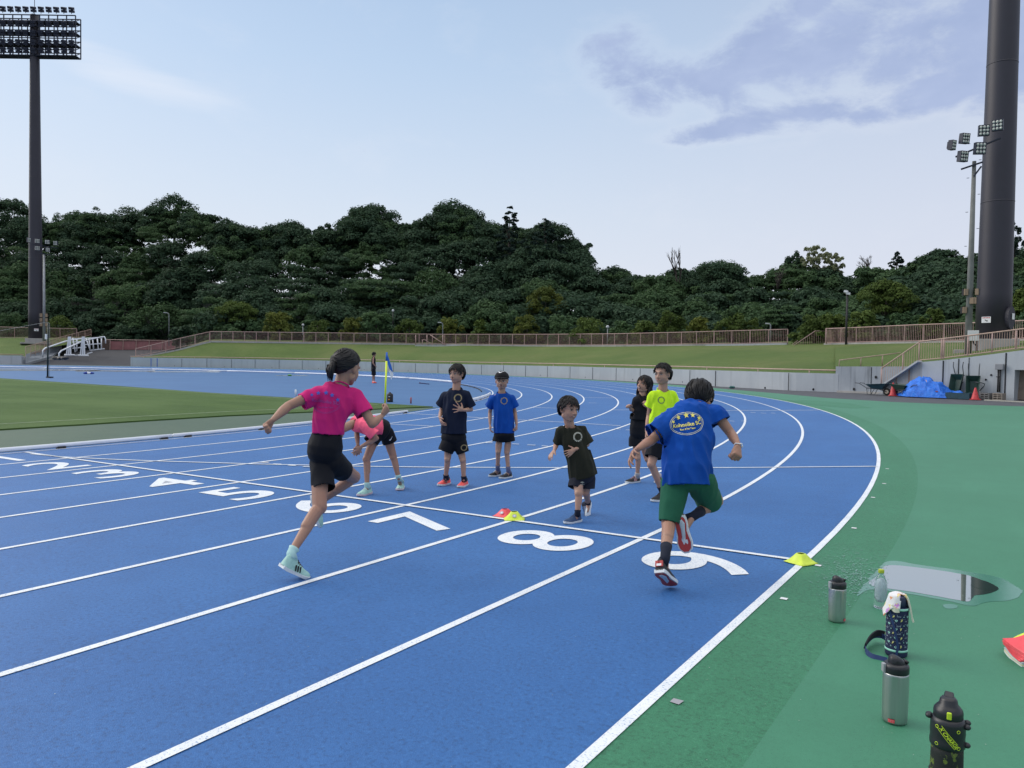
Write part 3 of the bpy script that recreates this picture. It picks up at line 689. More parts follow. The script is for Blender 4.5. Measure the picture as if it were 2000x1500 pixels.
# railing along stair and wall top
rg = empty('stair_railing', wl(1760, OFF), 'pink bar railing climbing the stairs and following the tall wall', 'railing')
def rr(px, py, o=OFF+.2): q = wl(px, o); return Vector((q.x, q.y, zpix(q, py)))
TR = [(1721, 719), (1795, 667), (1900, 654.2), (2000, 641.6), (2160, 621)]; BR = [(1721, 757), (1728, 751), (1794, 703.5), (1840, 699), (1900, 691.5), (2000, 678), (2160, 656)]
rail_line('top_rail', [rr(p, lerp_tab(TR, p)) for p in (1721, 1740, 1760, 1780, 1795, 1840, 1900, 1950, 2000, 2080, 2160)], .03, M_TANP, rg)
rail_line('bottom_rail', [rr(p, lerp_tab(BR, p)) for p in (1728, 1740, 1760, 1780, 1794, 1840, 1900, 1950, 2000, 2080, 2160)], .022, M_TANP, rg)
for p in (1721, 1762, 1793, 1837, 1841, 1888, 1935, 1981.5, 2030, 2080, 2130): rail_line('post', [rr(p, lerp_tab(BR, p)+2.5), rr(p, lerp_tab(TR, p))], .028, M_PINK, rg)
bm = bmesh.new(); p = 1724.0
while p < 2160:
    tube(bm, rr(p, lerp_tab(BR, p)), rr(p, lerp_tab(TR, p)), .009, seg=4); p += lerp_tab([(1724, 4.6), (1800, 4.6), (2000, 5.0)], p)
from_bm('bars', bm, M_TANP, rg)
lr = empty('low_rail', wl(1680), 'single low pink rail with three posts on the block wall', 'railing')
rail_line('rail', [rr(1638, 716, .3), rr(1638, 703.5, .3), rr(1680, 698.5, .9), rr(1725, 693, 1.6), rr(1757, 689, 2.2)], .028, M_TANP, lr)
for p, y, o in ((1680, 698.5, .9), (1722, 693.3, 1.55)): rail_line('post', [rr(p, 716, o), rr(p, y, o)], .025, M_TANP, lr)
# bank behind the right-hand walls
rows = [[], [], [], []]
for px in (1631, 1660, 1700, 1740, 1790, 1801, 1850, 1900, 1950, 2000, 2080, 2160):
    if px < 1800: b = wl(px, .45); zt = zpix(b, 716.5)-.12
    else: b = wl(px, OFF+.4); zt = zpix(b, lerp_tab(TT, px))-.03
    b.z = zt; e_ = fb(max(px, 1560)); e_ = P(px, lerp_tab(FB, px)+1, lerp_tab(FD, px)); r2 = e_+(e_-b)*.3; r2.z = e_.z-.1
    for r_, v in zip(rows, (b, b.lerp(e_, .45)+Vector((0, 0, .08)), e_, r2)): r_.append(v)
sheet('grass_bank', rows, M_BANK, 'structure')
# electric box with two conduits on the wall
eb = empty('junction_box', rr(1951, 715, OFF-.1), 'grey metal box on the tall wall with two black conduits below', 'electric box')
a = rr(1951.5, 711, OFF-.12); b = rr(1951.5, 722, OFF-.12); R = Matrix((WD, nv, Vector((0, 0, 1)))).transposed(); bm = bmesh.new(); box(bm, (a+b)/2, (.29, .14, a.z-b.z), R); finish(from_bm('box', bm, mat('grey_metal', (.22, .23, .25), .5, var=.1), eb), .01)
for px in (1949, 1952.6): rail_line('conduit', [rr(px, 722, OFF-.06), rr(px, 766, OFF-.06)], .028, M_BLK, eb)
rail_line('valve', [rr(1945.5, 736, OFF-.08), rr(1952, 736, OFF-.08)], .02, M_BLK, eb)
# ---- far left: ramp between banks
def PR(px, py, d): return P(px, py, d+5)
DR0, DR1 = 80.0, 97.0
rampf = [PR(30, 716.5, 76.5), PR(268, 719, 76.5), PR(340, 684, DR1), PR(140, 684, DR1)]
def dl(t): return DR0+(DR1-DR0)*t
pyd('ramp', [PR(44, 714, 80.0), PR(257, 717.5, 80.0), PR(345, 683.5, DR1), PR(150, 683.5, DR1), PR(110, 700, 86)], [(0, 1, 2, 3, 4)], M_ASPH2)['kind'] = 'structure'
lw = empty('ramp_wall', PR(60, 712, 80), 'sloping grey concrete wall on the left side of the dark ramp', 'wall')
quadp('wall_panel', [PR(50, 714, 80), PR(100, 700, 87), PR(120, 685, 93), PR(120, 672, 93), PR(50, 697, 80)], M_CONC, lw, .3)
bm = bmesh.new()
for i in range(6): a = PR(46, 711-i*2.6, 80.2); box(bm, a, (.5, .35, .10))
tag(from_bm('wall_steps', bm, M_CONC2), 'narrow concrete steps squeezed between two walls at far left', 'stairs')
fence('ramp_fence', [PR(50, 697, 80.1), PR(85, 686, 85), PR(120, 672, 91), PR(178, 655, 97)], [zpix(PR(50, 697, 80.1), 677)-PR(50, 697, 80.1).z, zpix(PR(85, 686, 85), 668)-PR(85, 686, 85).z, zpix(PR(120, 672, 91), 658)-PR(120, 672, 91).z, zpix(PR(178, 655, 97), 643)-PR(178, 655, 97).z], 'pink fence stepping up the left side of the dark ramp', M_TANP, 1.3, .13)
fence('ramp_fence', [PR(265, 697.5, 80.1), PR(305, 690, 81), PR(350, 680, 82), PR(409, 667.5, 83)], [zpix(PR(265, 697.5, 80.1), 681)-PR(265, 697.5, 80.1).z, zpix(PR(305, 690, 81), 672)-PR(305, 690, 81).z, zpix(PR(350, 680, 82), 661)-PR(350, 680, 82).z, zpix(PR(409, 667.5, 83), 648)-PR(409, 667.5, 83).z], 'pink fence rising along the right side of the dark ramp', M_PINK, 1.5, .13)
bm = bmesh.new()
for a, b in zip([PR(268, 699, 80), PR(300, 694, 80.9), PR(350, 683.5, 81.9), PR(398, 670.5, 82.8)], [PR(300, 694, 80.9), PR(350, 683.5, 81.9), PR(398, 670.5, 82.8), PR(412, 668.5, 83)]): beam(bm, a, b, .4, .22)
tag(from_bm('coping', bm, M_PLINTH), kind='structure')
pf = empty('panel_fence', PR(270, 684, 97.5), 'dull pink solid panel fence closing the back of the ramp', 'fence')
for i in range(5):
    x0 = 215+i*25.5
    quadp('panel', [PR(x0, 683, 97.5), PR(x0+24.5, 683, 97.5), PR(x0+24.5, 666.5, 97.5), PR(x0+1.5, 666.5, 97.5)], M_PINKP, pf, .05)
for i in range(6): bm = bmesh.new(); a = PR(214.5+i*25.4, 685, 97.3); b = PR(215.5+i*25.4, 664.5, 97.3); beam(bm, a, b, .08, .08); from_bm('post', bm, M_PINK, pf)
rail_line('top_rail', [PR(206, 663.5, 97.3), PR(345, 665.5, 97.3)], .05, M_PINK, pf)
bm = bmesh.new()
for i in range(8): tube(bm, PR(200+i*2, 683, 97.3), PR(200+i*2, 664, 97.3), .018, seg=4)
from_bm('bars', bm, M_PINK, pf)
wleft = empty('end_wall', PR(20, 713, 80), 'short pale wall end at the left edge beside the ramp steps', 'wall')
quadp('wall_panel', [PR(-60, 712.5, 80), PR(45, 713.5, 80), PR(45, 694.5, 80), PR(-60, 693.5, 80)], M_CONC, wleft, .3)
rail_line('rail', [PR(-60, 691, 80.5), PR(46, 692.5, 80.5)], .04, M_TANP, wleft)
ro = [[PR(-60, 694, 80.3), PR(0, 694.5, 80.3), PR(45, 695, 80.3), PR(52, 695, 80.3)], [PR(-60, 676, 86), PR(0, 676.5, 86), PR(60, 677.5, 86), PR(90, 680, 86)], [PR(-60, 660.5, 92), PR(0, 661, 92), PR(100, 663, 92), PR(178, 664, 97)], [PR(-60, 655, 99), PR(0, 656, 99), PR(100, 657, 99), PR(178, 658, 99)]]
sheet('grass_bank', ro, M_BANK, 'structure')
A_ = [PR(-60, 661, 92.5), PR(0, 661, 92.5), PR(60, 661.5, 92.5), PR(120, 662, 92.5), PR(150, 661, 93)]
fence('bar_fence', A_, [zpix(a, y)-a.z for a, y in zip(A_, (637, 638.5, 640, 641.5, 642))], 'pink bar fence behind the tall floodlight tower at left', M_PINK, 1.9, .14)
# ------------------------------------------------------------------ floodlight towers and light masts
M_MAST = mat('dark_brown_steel', (.028, .026, .038), .5, var=.12, vscale=.5); M_STEEL = mat('dark_steel', (.02, .024, .045), .55); M_GALV = mat('galvanised', (.30, .31, .32), .5, .3, var=.15, vscale=2)
M_MCONC = mat('mast_concrete', (.17, .175, .165), .8, var=.2, vscale=1.5); M_GLASS = mat('lamp_glass', (.55, .56, .50), .12, spec=1.0); M_WSIGN = mat('sign_white', (.75, .75, .76), .5); M_REDT = mat('sign_red', (.5, .03, .03), .5)
def face_dir(p): v = Vector((CAM.x-p.x, CAM.y-p.y, 0)).normalized(); return v
def floodtower(px, base_y, dp, plinth, sc, label, lean_y, head_bottom=None, head=True):
    b = P(px, base_y, dp); root = empty('floodlight_tower', b, label, 'light tower'); f = face_dir(b); s = Vector((0, 0, 1)).cross(f)
    R = Matrix((s, f, Vector((0, 0, 1)))).transposed(); d0 = .87*sc
    zt = zpix(b, lean_y); H = zt-b.z; bm = bmesh.new(); n = 12
    loft(bm, [b+Vector((0, 0, H*i/n)) for i in range(n+1)], [d0*(1-.0107*H*i/n/1.0) for i in range(n+1)], 32); from_bm('mast', bm, M_MAST, root, True)
    for i in (3, 6, 9): bm = bmesh.new(); z = H*i/12; lathe(bm, b+Vector((0, 0, z)), [(d0*(1-.0107*z)+.004, 0), (d0*(1-.0107*z)+.012, .02), (d0*(1-.0107*z)+.004, .05)], 32); from_bm('weld_ring', bm, M_MAST, root, True)
    w, h, dz = plinth; bm = bmesh.new(); box(bm, b+Vector((0, 0, -h/2)), (w, w, h), R); box(bm, b+Vector((0, 0, -h-.08)), (w+1.0, w+1.0, .2), R); finish(from_bm('plinth', bm, M_PLINTH, root), .02)
    # warning plate
    return root, b, f, s, R, d0, zt
def plate(root, b, f, s, d0, ux, z, w, h):
    a = math.asin(ux/d0); nrm = f*cos(a)+s*sin(a); t = Vector((0, 0, 1)).cross(nrm); c = b+nrm*(d0+.015)+Vector((0, 0, z))
    R = Matrix((t, nrm, Vector((0, 0, 1)))).transposed(); bm = bmesh.new(); box(bm, c, (w, .02, h), R); p = from_bm('warning_plate', bm, M_WSIGN, root)
    bm = text_bm('AIR IT', .1, .004); xs = [v.co.x for v in bm.verts]; k = w*.86/(max(xs)-min(xs))
    bm.clear()
    for i in range(5): box(bm, c+nrm*.014+t*((i-2)*w*.17)+Vector((0, 0, h*.32)), (w*(.10 if i % 2 else .12), .006, h*.15), R)
    q = from_bm('red_lettering', bm, M_REDT, p); bm = bmesh.new()
    box(bm, c+nrm*.014+t*(w*-.02)+Vector((0, 0, -h*.12)), (w*.30, .006, h*.13), R @ Matrix.Rotation(.6, 3, 'Y')); box(bm, c+nrm*.014+t*(w*.1)+Vector((0, 0, -h*.19)), (w*.18, .007, h*.16), R); from_bm('hand_symbol', bm, M_BLK, p)
# right tower (its head is far above the picture)
root, b, f, s, R, d0, zt = floodtower(1939, 663, 36.5, (2.06, .53, 0), .85, 'very thick dark brown tower rising out of the picture at right', -420)
plate(root, b, f, s, d0, -.28, .89, .39, .28)
a = math.asin(.61/d0); nrm = f*cos(a)+s*sin(a); t = Vector((0, 0, 1)).cross(nrm); R2 = Matrix((t, nrm, Vector((0, 0, 1)))).transposed(); bm = bmesh.new(); c = b+nrm*d0+Vector((0, 0, .98))
loft(bm, [c-nrm*.1, c+nrm*.12], (.25, .53), 24, t); from_bm('hatch', bm, M_MAST, root, False); bm = bmesh.new(); box(bm, c+nrm*.15+Vector((0, 0, .06))+t*.06, (.16, .02, .28), R2); from_bm('label_plate', bm, M_WSIGN, root)
def head(root, b, f, s, w0, w1, zlo, zhi, off, rows, lampw):
    s = Vector((CR.x, CR.y, 0)).normalized(); f = -Vector((CF.x, CF.y, 0)).normalized()
    """lattice light frame: front and back grids joined by ties, with lamp rows"""
    bm = bmesh.new(); dpt = .55
    X = [w0+(w1-w0)*i/10 for i in range(11)]; Z = [zlo+(zhi-zlo)*j/7 for j in range(8)]
    pt = lambda x, y, z: Vector((b.x, b.y, 0))+s*x+f*y+Vector((0, 0, z))
    for y in (-dpt, dpt):
        for z in Z: beam(bm, pt(w0, y, z), pt(w1, y, z), .10, .10)
        for x in X: beam(bm, pt(x, y, zlo), pt(x, y, zhi), .10, .10, tuple(f))
    for x in (w0, w1):
        for j in range(7): beam(bm, pt(x, -dpt, Z[j+1]), pt(x, dpt, Z[j]), .07, .07)
    for x in X:
        for z in Z[::2]: beam(bm, pt(x, -dpt, z), pt(x, dpt, z), .08, .08)
    # catwalk floors
    for z in (Z[0], Z[2], Z[4], Z[6]): box(bm, pt((w0+w1)/2, 0, z-.02), (w1-w0, dpt*1.6, .04), Matrix((s, f, Vector((0, 0, 1)))).transposed())
    from_bm('light_frame', bm, M_STEEL, root)
    k = 0
    for z in rows:
        n = 12
        for i in range(n):
            x = w0+.35+(w1-w0-.7)*i/(n-1); side = f if True else -f
            c = pt(x, dpt+.22, z); R = Matrix((s, f, Vector((0, 0, 1)))).transposed() @ Matrix.Rotation(.12, 3, 'Y') @ Matrix.Rotation(-.45, 3, 'X')
            bm = bmesh.new(); box(bm, c+R @ Vector((0, 0, .16)), (.54, .34, .27), R); box(bm, c+R @ Vector((0, 0, -.16)), (.54, .34, .27), R); box(bm, c+Vector((0, 0, -.36)), (.06, .06, .2)); box(bm, c+R @ Vector((0, -.1, 0)), (.30, .06, .3), R)
            from_bm('floodlight', bm, M_STEEL, root); k += 1
root, b, f, s, R, d0, zt = floodtower(70, 661, 94, (2.2, .5, 0), .93, 'tall dark floodlight tower with a wide lamp rack at upper left', 30)
ww = 94/FPX
zl = zpix(b, 111); zh = zpix(b, 33)
head(root, b, f, s, -(76+12)*ww, (160-76)*ww, zl, zh, 0, [zl+.45, zl+(zh-zl)*.30, zl+(zh-zl)*.53, zl+(zh-zl)*.77, zh+.55], .5)
bm = bmesh.new(); tube(bm, Vector((b.x, b.y, zh)), Vector((b.x, b.y, zh+3.4)), .035); from_bm('lightning_rod', bm, M_STEEL, root)
plate(root, b, f, s, d0, .05, 1.02, .46, .31)
def mast(px, y0, y1, dp, r0, r1, label, m, heads, zbox, spk):
    b = P(px, y0, dp); root = empty('light_mast', b, label, 'light mast'); f = face_dir(b); s = Vector((0, 0, 1)).cross(f); zt = zpix(b, y1); k = dp/FPX
    bm = bmesh.new(); loft(bm, [b, b+Vector((0, 0, (zt-b.z)/2)), Vector((b.x, b.y, zt))], [r0, (r0+r1)/2, r1], 16); from_bm('pole', bm, m, root, True)
    pt = lambda x, y, z: Vector((b.x, b.y, zt))+s*(x*k)+f*y+Vector((0, 0, z*k))   # x,z in photo pixels relative to the pole top, x to the right
    bm = bmesh.new()
    for (xa, za, xb, zb) in heads['arms']: beam(bm, pt(xa, .1, za), pt(xb, .1, zb), .09, .06)
    from_bm('cross_arm', bm, M_STEEL, root)
    for (x, z, w, h, yaw) in heads['lamps']:
        x *= .93; w *= .92; h *= .92
        R = Matrix((s, f, Vector((0, 0, 1)))).transposed() @ Matrix.Rotation(yaw, 3, 'Z') @ Matrix.Rotation(-.12, 3, 'X'); c = pt(x, .35, z)
        bm = bmesh.new(); box(bm, c, (w*k, .22, h*k), R); box(bm, c+R @ Vector((0, -.12, 0)), (w*k*.7, .12, h*k*.7), R); fl = from_bm('floodlight', bm, M_STEEL, root)
        bm = bmesh.new()
        for i in (-1, 0, 1):
            for j in (-1, 0, 1): ellipsoid(bm, c+R @ Vector((i*w*k*.31, .105, j*h*k*.31)), (w*k*.135, .035, h*k*.135), R, 10, 6)
        from_bm('lens', bm, M_GLASS, fl, True)
    return root, b, f, s, zt, k
lam = {'arms': [(-32, 11, 42, 38), (-22, -14, 14, -4), (-6, -8, -6, 22), (14, -4, 14, 30), (0, -30, 12, -12)],
       'lamps': [(-41, 32, 13, 20, -1.0), (-19, 42, 18, 21, -.75), (15, 53, 20, 22, -.2), (39, 60, 20, 22, .15), (-21, 8, 19, 22, -.75), (9, 20, 21, 24, -.45)]}
rm = mast(1890, 697, 315, 34.6, .152, .08, 'grey concrete light mast with six lamps beside the thick right tower', M_MCONC, lam, None, None)
def speakers(rm, lst, m1):
    root, b, f, s, zt, k = rm
    for (x, y, w, h) in lst:
        z = zpix(b, y); c = Vector((b.x, b.y, z))+s*(x*k)+f*.12; R = Matrix((s, f, Vector((0, 0, 1)))).transposed() @ Matrix.Rotation(.25 if x > 0 else -.4, 3, 'Z')
        bm = bmesh.new(); box(bm, c, (w*k, .22, h*k), R); sp = finish(from_bm('speaker', bm, m1 if w > 4 else M_BLK, root), .01)
        bm = bmesh.new(); box(bm, c+R @ Vector((0, -.05, 0)), (w*k*1.12, .2, h*k*1.05), R); from_bm('bracket', bm, M_BLK, root)
M_SPK = mat('speaker_tan', (.28, .20, .13), .6)
speakers(rm, [(-7.5, 571, 7, 12), (12.5, 571, 6, 12), (4.5, 588, 7, 12), (10, 588, 4.5, 12), (-9, 606, 7, 12)], M_SPK)
root, b, f, s, zt, k = rm; c = Vector((b.x, b.y, zpix(b, 656)))+s*(8*k)+f*.2; R = Matrix((s, f, Vector((0, 0, 1)))).transposed()
bm = bmesh.new(); box(bm, c, (19*k, .25, 20*k), R); finish(from_bm('control_box', bm, mat('cabinet_white', (.62, .63, .62), .5), root), .01)
rail_line('cable_pipe', [c+Vector((0, 0, -10*k)), c+Vector((0, 0, -16*k))+s*.05, c+Vector((0, 0, -19*k))+s*.14], .03, M_BLK, root); rail_line('cable_pipe', [c+Vector((0, 0, -10*k))+s*.15, c+Vector((0, 0, -30*k))+s*.15], .04, M_BLK, root)
bm = bmesh.new()
for i in range(9): z = b.z+3.4+i*.75; beam(bm, Vector((b.x, b.y, z))+s*(.17 if i % 2 else -.17), Vector((b.x, b.y, z))+s*(.27 if i % 2 else -.27), .02, .02)
from_bm('step_pegs', bm, M_STEEL, root)
laml = {'arms': [(-22, 18, 24, 14), (-12, 2, 12, 0)], 'lamps': [(-27, 25, 6, 10, -.5), (-12, 24.5, 9, 9, -.2), (6, 24, 9, 9, .1), (21, 23, 8, 9, .4), (-12, 10.5, 9, 9, -.3), (7, 9, 8, 9, .2)]}
rm = mast(86.5, 667, 497, 92, .18, .10, 'slim grey light mast with six lamps in front of the left floodlight tower', M_GALV, laml, None, None)
speakers(rm, [(-5.5, 616, 4.2, 7), (-5.5, 625, 4.2, 7), (-5.5, 634, 4.2, 7), (4, 616, 4.1, 7), (4, 625, 4.1, 7), (4, 634, 4.1, 7)], M_SPK)
# street lamps along the path behind the fence
M_LAMPP = mat('lamp_pole', (.26, .28, .29), .5)
def street(px, yb, yt, dp, label, kind='arm', m=M_LAMPP, arm=9):
    b = P(px, yb, dp); root = empty('street_lamp', b, label, 'street lamp'); k = dp/FPX; f = face_dir(b); s = Vector((0, 0, 1)).cross(f); zt = zpix(b, yt); T = Vector((b.x, b.y, zt))
    if kind == 'arm':
        rail_line('pole', [b-Vector((0, 0, .5)), T-Vector((0, 0, 4*k)), T-Vector((0, 0, 1.5*k))-s*(1*k), T-s*(4*k)], .055, m, root); bm = bmesh.new(); beam(bm, T-s*(3.5*k), T-s*((arm+1)*k)+Vector((0, 0, .3*k)), .18, .09); from_bm('lamp_head', bm, mat('lamp_grey', (.5, .52, .54), .4), root)
    elif kind == 'ball':
        rail_line('pole', [b-Vector((0, 0, .5)), T], .05, m, root); bm = bmesh.new(); lathe(bm, T, [(.06, -.08), (.14, 0), (.15, .12), (.09, .2), (.02, .22)], 14); from_bm('lamp_head', bm, mat('lamp_grey', (.5, .52, .54), .4), root, True)
    else:
        rail_line('pole', [b-Vector((0, 0, .5)), T], .07, m, root)
        for i, (x, z) in enumerate(((-2.5, 2), (1.5, -2))): bm = bmesh.new(); box(bm, T+s*(x*k)+Vector((0, 0, z*k)), (.26, .2, .16), basis((.2, .3, 1))); from_bm('floodlight', bm, mat('lamp_grey', (.5, .52, .54), .4), root)
    return root
street(330, 668, 611, 101, 'slim curved-arm street lamp behind the ramp at left')
street(591.5, 664, 636, 90, 'short street lamp half hidden in leaves above the long fence', 'ball')
street(767, 672, 608, 90, 'thin dark street lamp rising above the long fence', 'ball', M_BLK)
street(864.5, 674, 630, 85, 'curved-arm street lamp beside the small stair handrails')
street(1186, 675, 640, 73, 'short round-headed lamp behind the long fence near its middle', 'ball')
street(1504, 674, 632, 64, 'curved-arm street lamp mostly hidden by shrubs near the gap', 'arm', M_LAMPP, 9)
street(1652, 680, 572, 54, 'black pole with two small spotlights beside the pink gate panel', 'spots', M_BLK)
# ------------------------------------------------------------------ hill, woodland, single trees
def leafmat(name, c1, c2, c3, tr=.25):
    n = NB(name); oi = n.N.new('ShaderNodeObjectInfo'); g = n.N.new('ShaderNodeNewGeometry'); a = n.noise(.55, 3, .6, vec=g.outputs['Position']); b = n.noise(4.5, 3, .7, vec=g.outputs['Position'])
    c = n.mix(n.ramp(a, .35, .65), c1, c2); c = n.mix(n.ramp(b, .5, .8, 0, .7), c, c3); c = n.mix(n.ramp(oi.outputs['Random'], 0, 1, 0, .35), c, tuple(x*.65 for x in c1))
    n.set(n.b.inputs['Base Color'], c); n.b.inputs['Roughness'].default_value = .75; n.b.inputs['Specular IOR Level'].default_value = .12
    t = n.N.new('ShaderNodeBsdfTranslucent'); n.set(t.inputs[0], c); m = n.N.new('ShaderNodeMixShader'); m.inputs[0].default_value = tr; n.L.new(n.b.outputs[0], m.inputs[1]); n.L.new(t.outputs[0], m.inputs[2])
    n.L.new(m.outputs[0], n.N['Material Output'].inputs[0]); return n.m
L_DARK = leafmat('leaf_dark', (.042, .080, .048), (.058, .104, .054), (.076, .128, .060)); L_MID = leafmat('leaf_mid', (.056, .106, .048), (.078, .136, .056), (.105, .168, .060))
L_LITE = leafmat('leaf_light', (.07, .11, .028), (.10, .145, .034), (.13, .165, .04)); L_YEL = leafmat('leaf_yellow', (.10, .13, .03), (.15, .17, .036), (.13, .15, .03)); L_CON = leafmat('leaf_conifer', (.026, .050, .042), (.036, .066, .048), (.045, .075, .05)); L_BAM = leafmat('leaf_bamboo', (.24, .27, .15), (.32, .35, .20), (.28, .33, .18), .4)
M_BARK = mat('bark', (.05, .042, .035), .9, var=.3, vscale=3, bump=.6, bscale=12)
RNG = np.random.default_rng(11)
def leaves(cent, nrm, size, rng, asp=.62):        # arrays of bent two-triangle leaf sprays
    n = len(cent); t = rng.normal(size=(n, 3)); t -= nrm*np.sum(t*nrm, 1, keepdims=True); t /= np.linalg.norm(t, axis=1, keepdims=True)+1e-9; u = np.cross(nrm, t)
    s = size*rng.uniform(.55, 1.3, (n, 1)); a = cent-t*s*.5; b = cent+u*s*asp*.5; c = cent+t*s*.5-nrm*s*.15; d = cent-u*s*asp*.5+nrm*s*.05
    V = np.stack([a, b, c, d], 1).reshape(-1, 3); return V
def quads(name, V, m):
    n = len(V)//4; me = bpy.data.meshes.new(name); me.vertices.add(n*4); me.vertices.foreach_set('co', np.asarray(V, np.float32).ravel()); me.loops.add(n*4); me.loops.foreach_set('vertex_index', np.arange(n*4, dtype=np.int32))
    me.polygons.add(n); me.polygons.foreach_set('loop_start', np.arange(0, n*4, 4, dtype=np.int32)); me.polygons.foreach_set('loop_total', np.full(n, 4, np.int32)); me.materials.append(m); me.update(calc_edges=True); return me
def crown_pts(kind, rng, N):
    """centres + normals for a crown of unit-ish size: x,y radius about 1, z 0..h"""
    C = []; 
    if kind == 'round':
        for i in range(46):
            th = rng.uniform(0, 2*pi); z = rng.uniform(-.6, 1); r = sqrt(max(0, 1-z*z*.95))*rng.uniform(.45, .95); C.append((r*cos(th), r*sin(th), .58+z*.42, rng.uniform(.17, .33), .62))
    elif kind == 'flat':
        for i in range(40):
            th = rng.uniform(0, 2*pi); z = rng.choice([.25, .42, .58, .74, .9])+rng.uniform(-.04, .04); r = rng.uniform(.25, 1.05)*(1.05-.45*z); C.append((r*cos(th), r*sin(th), z, rng.uniform(.20, .38), .26))
    elif kind == 'cone':
        for i in range(90):
            z = rng.uniform(.05, .97); th = rng.uniform(0, 2*pi); z = round(z*15)/15+rng.uniform(-.03, .03); r = (1-min(z, 1))**.72*rng.uniform(.35, 1.05); C.append((r*cos(th), r*sin(th), z-.06*r, .06+.12*(1-z), .28))
    elif kind == 'open':
        for i in range(34):
            th = rng.uniform(0, 2*pi); z = rng.uniform(.2, 1); r = rng.uniform(.15, 1.0)*sqrt(max(.1, 1-(z-.55)**2*2.5)); C.append((r*cos(th), r*sin(th), z, rng.uniform(.12, .24), .55))
    elif kind == 'bush':
        for i in range(40):
            th = rng.uniform(0, 2*pi); z = rng.uniform(.0, .85); r = rng.uniform(.2, .95)*sqrt(1-z*z); C.append((r*cos(th), r*sin(th), z, rng.uniform(.16, .3), .7))
    C = np.array(C); w = C[:, 3]**2; idx = rng.choice(len(C), N, p=w/w.sum()); c = C[idx]
    d = rng.normal(size=(N, 3)); d /= np.linalg.norm(d, axis=1, keepdims=True); d[:, 2] = np.where(d[:, 2] < -.3, -d[:, 2]*.6, d[:, 2]); rr = c[:, 3:4]*rng.uniform(.55, 1.06, (N, 1))**.6
    p = c[:, :3]+d*rr*np.stack([np.ones(N), np.ones(N), c[:, 4]], 1); nn = d*np.array([1, 1, 1.4])+rng.normal(size=(N, 3))*.45+np.array([0, 0, .35]); nn /= np.linalg.norm(nn, axis=1, keepdims=True)
    return p, nn, C
PROTO = {}
def proto(kind, m, N, leaf, seed, key=None):
    """crown mesh in units where radius=1 and height=1; leaf sizes are for a nominal 4.5 m radius"""
    k = key or (kind, m.name, seed)
    if k in PROTO: return PROTO[k]
    rng = np.random.default_rng(seed); p, nn, C = crown_pts(kind, rng, N); PROTO[k] = (p, nn, C, leaf, m); return PROTO[k]
def tree_arrays(pr, base, rad, hh, rot, rng, trunk_h, frac=1.0):
    p, nn, C, leaf, m = pr; n = int(len(p)*frac); sel = slice(0, n); ca, sa = cos(rot), sin(rot)
    q = p[sel]*np.array([rad, rad, hh]); q = np.stack([q[:, 0]*ca-q[:, 1]*sa, q[:, 0]*sa+q[:, 1]*ca, q[:, 2]], 1)+np.array([base.x, base.y, base.z+trunk_h])
    n2 = nn[sel]; n2 = np.stack([n2[:, 0]*ca-n2[:, 1]*sa, n2[:, 0]*sa+n2[:, 1]*ca, n2[:, 2]], 1); return leaves(q, n2, leaf, rng)
def trunk_bm(base, h, r, C, rad, hh, rot, trunk_h, nlimb=9, lr=.35):
    bm = bmesh.new(); ca, sa = cos(rot), sin(rot); top = base+Vector((0, 0, trunk_h+hh*.75)); loft(bm, [base-Vector((0, 0, .6)), base+Vector((r*.6, 0, trunk_h*.6)), base+Vector((-r*.3, r*.4, trunk_h+hh*.25)), top], [r*1.25, r, r*.7, r*.2], 8)
    for i in range(min(nlimb, len(C))):
        c = C[i]; e_ = Vector(((c[0]*ca-c[1]*sa)*rad, (c[0]*sa+c[1]*ca)*rad, c[2]*hh+trunk_h))+base; z0 = trunk_h*.7+(e_.z-base.z-trunk_h*.7)*.45; a = base+Vector((0, 0, min(z0, trunk_h+hh*.6))); m_ = a.lerp(e_, .5)+Vector((0, 0, -.25)); loft(bm, [a, m_, e_], [r*lr, r*lr*.6, r*.08], 5)
    return bm
SKY = [(-80, 400), (0, 396), (40, 392), (62, 425), (95, 430), (130, 425), (160, 414), (200, 416), (235, 432), (262, 414), (300, 410), (322, 396), (360, 398), (400, 418), (440, 428), (480, 430), (512, 462), (540, 442), (600, 437), (650, 452), (690, 422), (720, 412), (760, 420), (805, 447), (835, 420), (870, 405), (915, 408), (950, 440), (1020, 445), (1040, 432), (1075, 432), (1100, 462), (1150, 488), (1180, 521), (1230, 527), (1280, 521), (1330, 522), (1400, 518), (1450, 521), (1500, 535), (1525, 542), (1545, 512), (1560, 505), (1590, 520), (1660, 533), (1700, 522), (1760, 500), (1830, 500), (1900, 490), (1960, 480), (2010, 485), (2100, 470)]
def fd2(px): return lerp_tab([(-80, 100)]+[(300, 100)]+FD, px) if px < 410 else lerp_tab(FD, px)
def treept(px, fr, top_y):                        # plan position by depth fraction behind the fence; returns crown-top point
    D = fd2(px)+5+fr*34; return P(px, top_y, D)
BY = lambda px: 640 if px < 1300 else 640-(px-1300)*.02
def skyrow(px, fr): return BY(px)-(BY(px)-lerp_tab(SKY, px))*(fr**.85)
